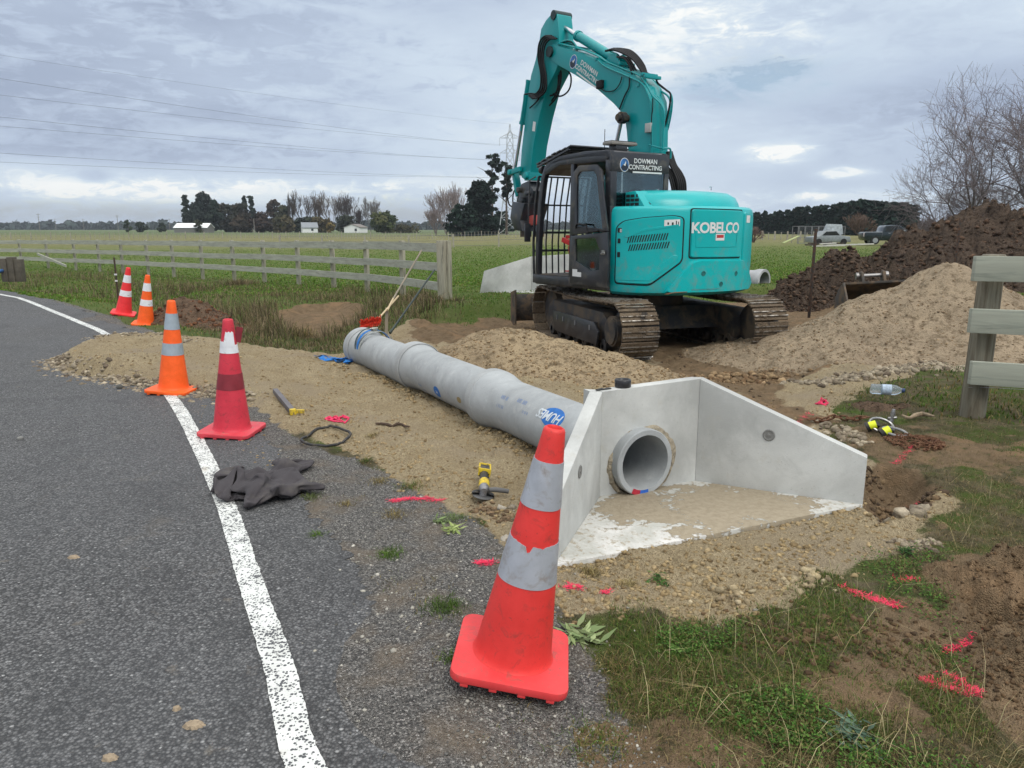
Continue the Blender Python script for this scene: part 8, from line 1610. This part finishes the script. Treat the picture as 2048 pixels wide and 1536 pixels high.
# ================================================================== stones, clods, grass
def scatter(n,rmin,rmax,amin,amax,wf,seed,pw=1.0):
    """points in a sector round the camera's foot, density falling as 1/r; kept where wf>random"""
    g=np.random.default_rng(seed); r=np.exp(g.uniform(math.log(rmin),math.log(rmax),n)) if pw==1 else rmin+(rmax-rmin)*g.random(n)**pw; a=np.radians(g.uniform(amin,amax,n)); x=r*np.sin(a); y=r*np.cos(a); k=g.random(n)<wf(x,y); return x[k],y[k]
def band(l,w,n,seed,z=0):
    g=np.random.default_rng(seed); P=np.array(catmull(W(l,z),6)); i=g.integers(0,len(P)-1,n); t=g.random((n,1)); q=P[i]*(1-t)+P[i+1]*t+g.normal(size=(n,2))*w; return q[:,0],q[:,1]
def stones(name,sets,mat,label):
    Vs,Fs,Cs=[],[],[]; k=0
    for x,y,smin,smax,pw,pal,sub,sink,rg in sets:
        S=smin+(smax-smin)*rng.random(len(x))**pw; P=np.stack([x,y,Zg(x,y)+S*sink],1); v,f,c=stone_arr(P,S,palette(len(x),pal),sub,rg,.72); Vs.append(v); Fs.append(f+k); Cs.append(c); k+=len(v)
    o=mesh_np(name,np.concatenate(Vs),np.concatenate(Fs),mat); set_col(o,np.concatenate(Cs)); return tag(o,label,name.replace('_',' '),kind='stuff')
SANDC=['a8946e','9a8662','b09c78','8a7656']; GREYC=['807e78','96938b','6a6864','b2aea3','52504c']; STC=['9a8e7a','847866','a89c86','6e6254','b4a892']; DRTC=['5a4a3a','6e5a44','463a2e','7c684e']; CLAYC=['5e4a34','6a543c','4c3c2c','766048']
def ws(x,y): s,so,g,r=masks(x,y); return s*(1-so)*(.3+.7*sst(.45,.62,fbm(x,y,2.4,3,91)))
def wg(x,y): s,so,g,r=masks(x,y); return g*(1-s)*(.5+.5*sst(.4,.6,fbm(x,y,3,3,92)))*sst(.35,.6,r)
def wso(x,y): s,so,g,r=masks(x,y); return so*np.maximum(sst(5.5,7,y),s*0+sst(-.05,.05,sdpoly(x,y,HOLE)))
a_=-36; b_=40
x1,y1=scatter(95000,2.2,13,a_,b_,ws,101); x2,y2=scatter(9000,3,11,a_,b_,wso,102)
cl=[(*band(l,w,n,200+i),s0,s1,pw,pal,sub,.15,.3) for i,(l,w,n,s0,s1,pw,pal,sub) in enumerate([
 ([(105,722),(118,742),(200,762),(300,776),(400,790),(490,802)],.10,1100,.008,.038,1.6,STC,1),
 ([(180,680),(280,672),(380,684)],.14,420,.008,.028,1.8,STC,1),
 ([(345,800),(420,850),(470,905),(560,950)],.10,350,.004,.014,1.5,SANDC,1),
 ([(1560,720),(1700,712),(1850,708),(1990,722),(2100,735)],.20,2600,.010,.045,1.5,['988468','84705a','a8947a','766450'],1),
 ([(1600,770),(1700,760),(1800,752),(1900,748),(1960,760)],.12,700,.012,.045,1.6,STC,1),
 ([(1640,848),(1690,872),(1720,895)],.05,70,.012,.04,1.3,STC,2),
 ([(1755,1022),(1800,1030),(1835,1015)],.045,60,.02,.048,1.1,STC,2),
 ([(1790,1085),(1830,1100),(1850,1092)],.035,90,.008,.022,1.2,STC,1),
 ([(1430,1200),(1500,1195),(1580,1175),(1640,1165)],.05,80,.008,.026,1.5,['a89878','94846a','b4a688'],1),
 ([(1230,1090),(1330,1080),(1450,1060),(1600,1035),(1720,1015)],.035,420,.004,.018,2.2,SANDC,1),
 ([(800,735),(900,800),(1000,870),(1080,910)],.06,500,.006,.024,1.8,SANDC,1),
 ([(650,735),(760,760),(840,800)],.06,260,.006,.024,1.8,SANDC,1),
 ([(1220,730),(1300,745),(1420,740),(1540,735)],.2,900,.01,.05,2,['8a7458','6c543c','a08868'],1),
 ([(1050,1020),(1060,1080),(1040,1130)],.06,90,.008,.03,1.8,['a09684','c0b8a8','6e5c48'],1),
 ([(950,1010),(1000,1030),(1030,1050)],.04,120,.006,.02,1.8,['6a5844','8a745a'],1)])]
stones('sand_clods',[(x1,y1,.0025,.017,3.6,SANDC,1,.0,.45)]+[c for c in cl],MCLOD,'crumbs, clods and stones scattered over the sandy work area')
stones('soil_clods',[(x2,y2,.004,.028,3,DRTC,1,.15,.36),(*band([(1880,1180),(1960,1190),(2040,1180),(2100,1230)],.12,260,301),.004,.012,1.6,CLAYC,1,.0,.5),(*band([(1900,1240),(1990,1260),(2060,1300)],.14,260,302),.004,.012,1.8,CLAYC,1,.0,.5),(*band([(1880,1330),(1990,1350),(2080,1420)],.14,420,303),.004,.013,1.8,CLAYC,1,.15,.36),(*band([(1500,1270),(1600,1300),(1700,1260),(1800,1300)],.10,420,304),.004,.02,2,CLAYC,1,.1,.36),(*band([(1730,945),(1790,1000),(1860,985)],.06,260,305),.006,.03,2,DRTC,1,.1,.36)],MCLOD,'lumps of brown soil and clay round the diggings')
x3,y3=scatter(60000,1.7,12,a_,32,wg,103)
def wr(x,y): r=sdline(x,y,LINE); return np.exp(-np.maximum(-r,0)/.9)*.16*(r<.45)
x4,y4=scatter(16000,1.7,14,a_,20,wr,104)
stones('loose_gravel',[(x3,y3,.0022,.0075,3.2,GREYC,1,.1,.3),(x4,y4,.002,.008,3,GREYC,1,.6,.3),(*band([(560,1100),(700,1150),(900,1200),(1150,1400)],.5,200,310),.005,.013,2.4,['b4b0a4','9a968a','c4c0b4'],1,.1,.3)],MSTONE,'loose grey chips along the road shoulder and verge')
# single stones and mud cakes on the asphalt
for px,py_,s,lab,col in ((241,779,.03,'small dark stone alone on the asphalt left of the orange cone','5a5a56'),(41,882,.022,'small grey stone on the asphalt near the left picture edge','8c8c88')):
    X,Y_=gp(px,py_); v,f,c=stone_arr(np.array([[0,0,s*.4]]),[s],np.array([s2l(col)]),2,.18,.7); o=mesh_np('stone',v,f,MSTONE,smooth=True); set_col(o,c); o.location=(X,Y_,.012); tag(o,lab,'stone')
MMUD=M('dried_mud',(.30,.235,.16),.95,var=.3,scale=50,bmp=.8,bscale=90)
for i,(px,py_,rx,ry,lab) in enumerate(((388,1458,.036,.024,'largest dried mud cake on the asphalt left of the white line'),(354,1425,.015,.013,'small dried mud cake just above the largest one'),(220,1524,.026,.018,'dried mud cake on the asphalt at the bottom edge'),(148,1120,.03,.018,'faint flat mud smear on the asphalt in the middle left'))):
    X,Y_=gp(px,py_); r_=random.Random(i); n=26; vs=[(0,0,.010)]; vs+=[(rx*.7*math.cos(2*PI*k/n)*r_.uniform(.85,1.1),ry*.7*math.sin(2*PI*k/n)*r_.uniform(.85,1.1),.008+.002*r_.random()) for k in range(n)]+[(rx*math.cos(2*PI*k/n)*r_.uniform(.8,1.15),ry*math.sin(2*PI*k/n)*r_.uniform(.8,1.15),-.002) for k in range(n)]
    mb=MB(); mb.add(vs,[(0,1+k,1+(k+1)%n) for k in range(n)]+[(1+k,1+n+k,1+n+(k+1)%n,1+(k+1)%n) for k in range(n)]); o=mb.build('mud_cake',MMUD); o.location=(X,Y_,.013); tag(o,lab,'mud','mud cakes on the asphalt')
MBLD=attrmat('grass_blade',.75,0,trans=.25)
def blades(x,y,h,w,lean,cols,seed,zoff=-.004,curl=.5):
    g=np.random.default_rng(seed); n=len(x); z=Zg(x,y)+zoff; a=g.uniform(0,2*PI,n); hh_=h*(.45+.9*g.random(n)); ww=w*(.6+.8*g.random(n)); L=lean*g.random(n)*hh_; dx,dy=np.cos(a),np.sin(a); b=g.uniform(0,2*PI,n); tx,ty=np.cos(b),np.sin(b)
    P=np.stack([x,y,z],1); T_=np.stack([tx,ty,0*tx],1)*ww[:,None]; D=np.stack([dx,dy,0*dx],1); up=np.array([0,0,1.])
    m=P+D*(L*.3)[:,None]+up*(hh_*.55)[:,None]; t=P+D*L[:,None]+up*(hh_*np.maximum(.15,(1-curl*L/hh_*.6)))[:,None]
    V=np.stack([P-T_,P+T_,m-T_*.75,m+T_*.75,t],1).reshape(-1,3); k=np.arange(n)[:,None]*5; F=np.concatenate([k+[[0,1,3]],k+[[0,3,2]],k+[[2,3,4]]],0)
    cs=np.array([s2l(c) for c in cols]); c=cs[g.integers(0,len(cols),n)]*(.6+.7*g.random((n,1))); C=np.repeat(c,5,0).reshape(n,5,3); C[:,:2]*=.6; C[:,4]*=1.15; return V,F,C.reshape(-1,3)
def gmesh(name,sets,label,cat):
    Vs,Fs,Cs=[],[],[]; k=0
    for v,f,c in sets: Vs.append(v); Fs.append(f+k); Cs.append(c); k+=len(v)
    o=mesh_np(name,np.concatenate(Vs),np.concatenate(Fs),MBLD); set_col(o,np.concatenate(Cs)); return tag(o,label,cat,kind='stuff')
GRN=['4e6a24','5d7a2c','3e5a20','6c8a38']; DRY=['9a8c5a','7e6c44','b0a272','5e5236']; MIXG=['4e6a24','5d7a2c','7e6c44','9a8c5a','3c501e']; TALL=['7a6c50','8c7c5e','5e5440','645c40','94846a','4e4834']
def wgr(lo,hi,f,s,extra=1.0,inv=False):
    def w(x,y):
        sa,so,g,r=masks(x,y); m=np.clip(1-sa-so*1.05-g*.97,0,1)*(r>.45); n_=sst(lo,hi,fbm(x,y,f,3,s)); return m*(1-n_ if inv else n_)*extra
    return w
near=[scatter(170000,1.9,8.5,8,44,wgr(.44,.60,1.6,71),401),scatter(170000,1.9,8.5,8,44,wgr(.38,.60,1.4,71,.8,True),402),scatter(60000,7,24,-38,42,wgr(.2,.6,.7,73),403)]
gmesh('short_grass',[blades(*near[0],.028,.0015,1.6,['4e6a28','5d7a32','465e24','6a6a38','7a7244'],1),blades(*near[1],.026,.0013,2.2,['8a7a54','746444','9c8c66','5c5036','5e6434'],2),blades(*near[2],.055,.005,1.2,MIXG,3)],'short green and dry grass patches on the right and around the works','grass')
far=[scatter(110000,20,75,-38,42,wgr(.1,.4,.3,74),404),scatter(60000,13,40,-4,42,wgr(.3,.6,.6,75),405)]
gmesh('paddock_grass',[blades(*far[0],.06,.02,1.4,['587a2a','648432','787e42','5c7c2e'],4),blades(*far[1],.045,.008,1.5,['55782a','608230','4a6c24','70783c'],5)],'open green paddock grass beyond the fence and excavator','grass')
FL=[(p[0],p[1]) for p in fp][::-1]
def wt(x,y):
    sa,so,g,r=masks(x,y); d=sdline(x,y,FL); m=np.clip(1-sa-so-g,0,1)*sst(1.1,2.0,r)*(x<-.9)*sst(-.6,.3,d); return m*(.25+.75*sst(.4,.6,fbm(x,y,.9,3,76)))*sst(9.8,11.5,y)
tall=scatter(90000,9.5,40,-40,-2,wt,406); t2=(tall[0],tall[1]); h_=.09+.24*sst(.42,.62,fbm(t2[0],t2[1],.55,3,77))*sst(1.6,3.0,sdline(t2[0],t2[1],LINE)); 
v=blades(*t2,h_,.0055,.8,TALL+['566030'],6)
strw=scatter(1500,1.9,5.5,10,44,wgr(.0,.3,1,78),407)
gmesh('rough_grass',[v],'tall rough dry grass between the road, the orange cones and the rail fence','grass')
def wv(x,y): sa,so,g,r=masks(x,y); return g*(r>.5)*sst(.55,.68,fbm(x,y,2.2,3,79))*(1-sa)
vg=scatter(26000,2,9,a_,30,wv,408); es=[]
for i,(px,py_,r,n,cols) in enumerate(((780,1110,.07,260,GRN),(890,1222,.09,420,['3f5a1c','56702a']),(635,1072,.04,120,GRN),(790,1032,.07,200,DRY),(745,880,.05,120,DRY),(620,996,.06,150,['6c7a48','5e6a34']),(690,1010,.05,100,DRY),(905,1330,.04,120,GRN),(1230,1320,.09,260,DRY),(1195,1480,.12,420,MIXG),(760,965,.07,160,DRY),(820,975,.08,220,MIXG),(910,1040,.09,300,['7c8a5c','6a7c4c']),(1130,1120,.05,220,DRY),(1180,1150,.06,260,DRY),(1255,1180,.05,120,DRY),(1950,840,.12,420,GRN+DRY),(730,930,.05,120,MIXG),(480,560,.5,900,TALL),(600,640,.2,200,DRY))):
    g_=np.random.default_rng(500+i); X,Y_=gp(px,py_); q=g_.normal(size=(n,2))*r*.5; es.append(blades(X+q[:,0],Y_+q[:,1],.035 if i<18 else .2,.0013 if i<18 else .004,1.9,cols,600+i))
def wcl(x,y): return np.maximum(0,.0+sst(-.05,.3,sdpoly(x,y,W([(1280,1560),(1330,1420),(1420,1390),(1700,1440),(1900,1500),(2000,1560),(1400,1650)]))))*.6*(.1+.9*sst(.45,.6,fbm(x,y,3.5,3,95)))
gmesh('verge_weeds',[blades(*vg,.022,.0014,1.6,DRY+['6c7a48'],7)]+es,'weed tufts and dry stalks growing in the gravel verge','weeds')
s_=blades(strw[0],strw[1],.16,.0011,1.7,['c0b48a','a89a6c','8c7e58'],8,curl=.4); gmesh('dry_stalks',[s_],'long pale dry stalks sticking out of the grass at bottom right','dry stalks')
# broad leaves: clover and rosettes
def leaves(x,y,s,cols,seed,h=.02,tilt=.5,aspect=.6):
    g=np.random.default_rng(seed); n=len(x); z=Zg(x,y)+h*g.random(n); a=g.uniform(0,2*PI,n); S=s*(.6+.8*g.random(n)); d=np.stack([np.cos(a),np.sin(a),tilt*g.normal(size=n)*.6],1); t=np.stack([-np.sin(a),np.cos(a),tilt*g.normal(size=n)*.5],1)*aspect; P=np.stack([x,y,z],1)
    S=S[:,None]; V=np.stack([P,P+d*S*.45-t*S*.5,P+d*S,P+d*S*.45+t*S*.5],1).reshape(-1,3); F=np.arange(4*n).reshape(n,4); cs=np.array([s2l(c) for c in cols]); c=cs[g.integers(0,len(cols),n)]*(.6+.7*g.random((n,1))); return V,F,np.repeat(c,4,0)
cx_,cy_=scatter(90000,1.9,4.2,12,42,lambda x,y:np.maximum(wcl(x,y),.35*sst(.55,.65,fbm(x,y,2.2,3,81)))*wgr(.0,.1,1,80)(x,y),409)
g2=np.random.default_rng(3); rx_,ry_=np.repeat(cx_,3)+g2.normal(size=3*len(cx_))*.004,np.repeat(cy_,3)+g2.normal(size=3*len(cx_))*.004
v1=leaves(rx_,ry_,.0105,['3f6422','4c7228','324f1c','5c7c36','6a6a3c'],9,.035)
sets=[v1]
for i,(px,py_,r,n,cols,sz) in enumerate(((1160,1270,.10,60,['8a9a68','76885a','9aa878'],.075),(905,1068,.07,50,['8a9a5c','a0ac70'],.05),(880,1045,.05,30,['7a8c5c'],.045),(1350,1300,.06,40,['6a8a44'],.04),(1700,1470,.10,120,['5c7460','6c8470','4c6452'],.05),(1320,1170,.07,60,['3c5c28','4c6c30'],.03),(1810,1115,.05,90,['2c4c24','3c5c2c'],.03))):
    g_=np.random.default_rng(700+i); X,Y_=gp(px,py_); q=g_.normal(size=(n,2))*r*.28; sets.append(leaves(X+q[:,0],Y_+q[:,1],sz,cols,800+i,.02,.4,.28))
Vs,Fs,Cs=[],[],[]; k=0
for v,f,c in sets: Vs.append(v); Fs.append(f+k); Cs.append(c); k+=len(v)
o=mesh_np('clover',np.concatenate(Vs),np.concatenate(Fs),MBLD); set_col(o,np.concatenate(Cs)); tag(o,'low clover and broad-leaved weeds among the grass at bottom right','clover',kind='stuff')

# ---- air: one even box of thin haze round everything
mb=MB(); mb.box((0,0,24),(13000,13000,60)); hz=mb.build('haze',bpy.data.materials.new('haze')); m=hz.data.materials[0]; m.use_nodes=True; nt=m.node_tree; nt.nodes.clear()
o_=nn(nt,'ShaderNodeOutputMaterial'); v_=nn(nt,'ShaderNodeVolumePrincipled'); v_.inputs['Color'].default_value=(.80,.87,.95,1); v_.inputs['Density'].default_value=.00016; v_.inputs['Anisotropy'].default_value=.2; nt.links.new(v_.outputs[0],o_.inputs['Volume'])
tag(hz,'thin pale haze in the air over the whole place','haze',kind='stuff'); sc.cycles.volume_bounces=0
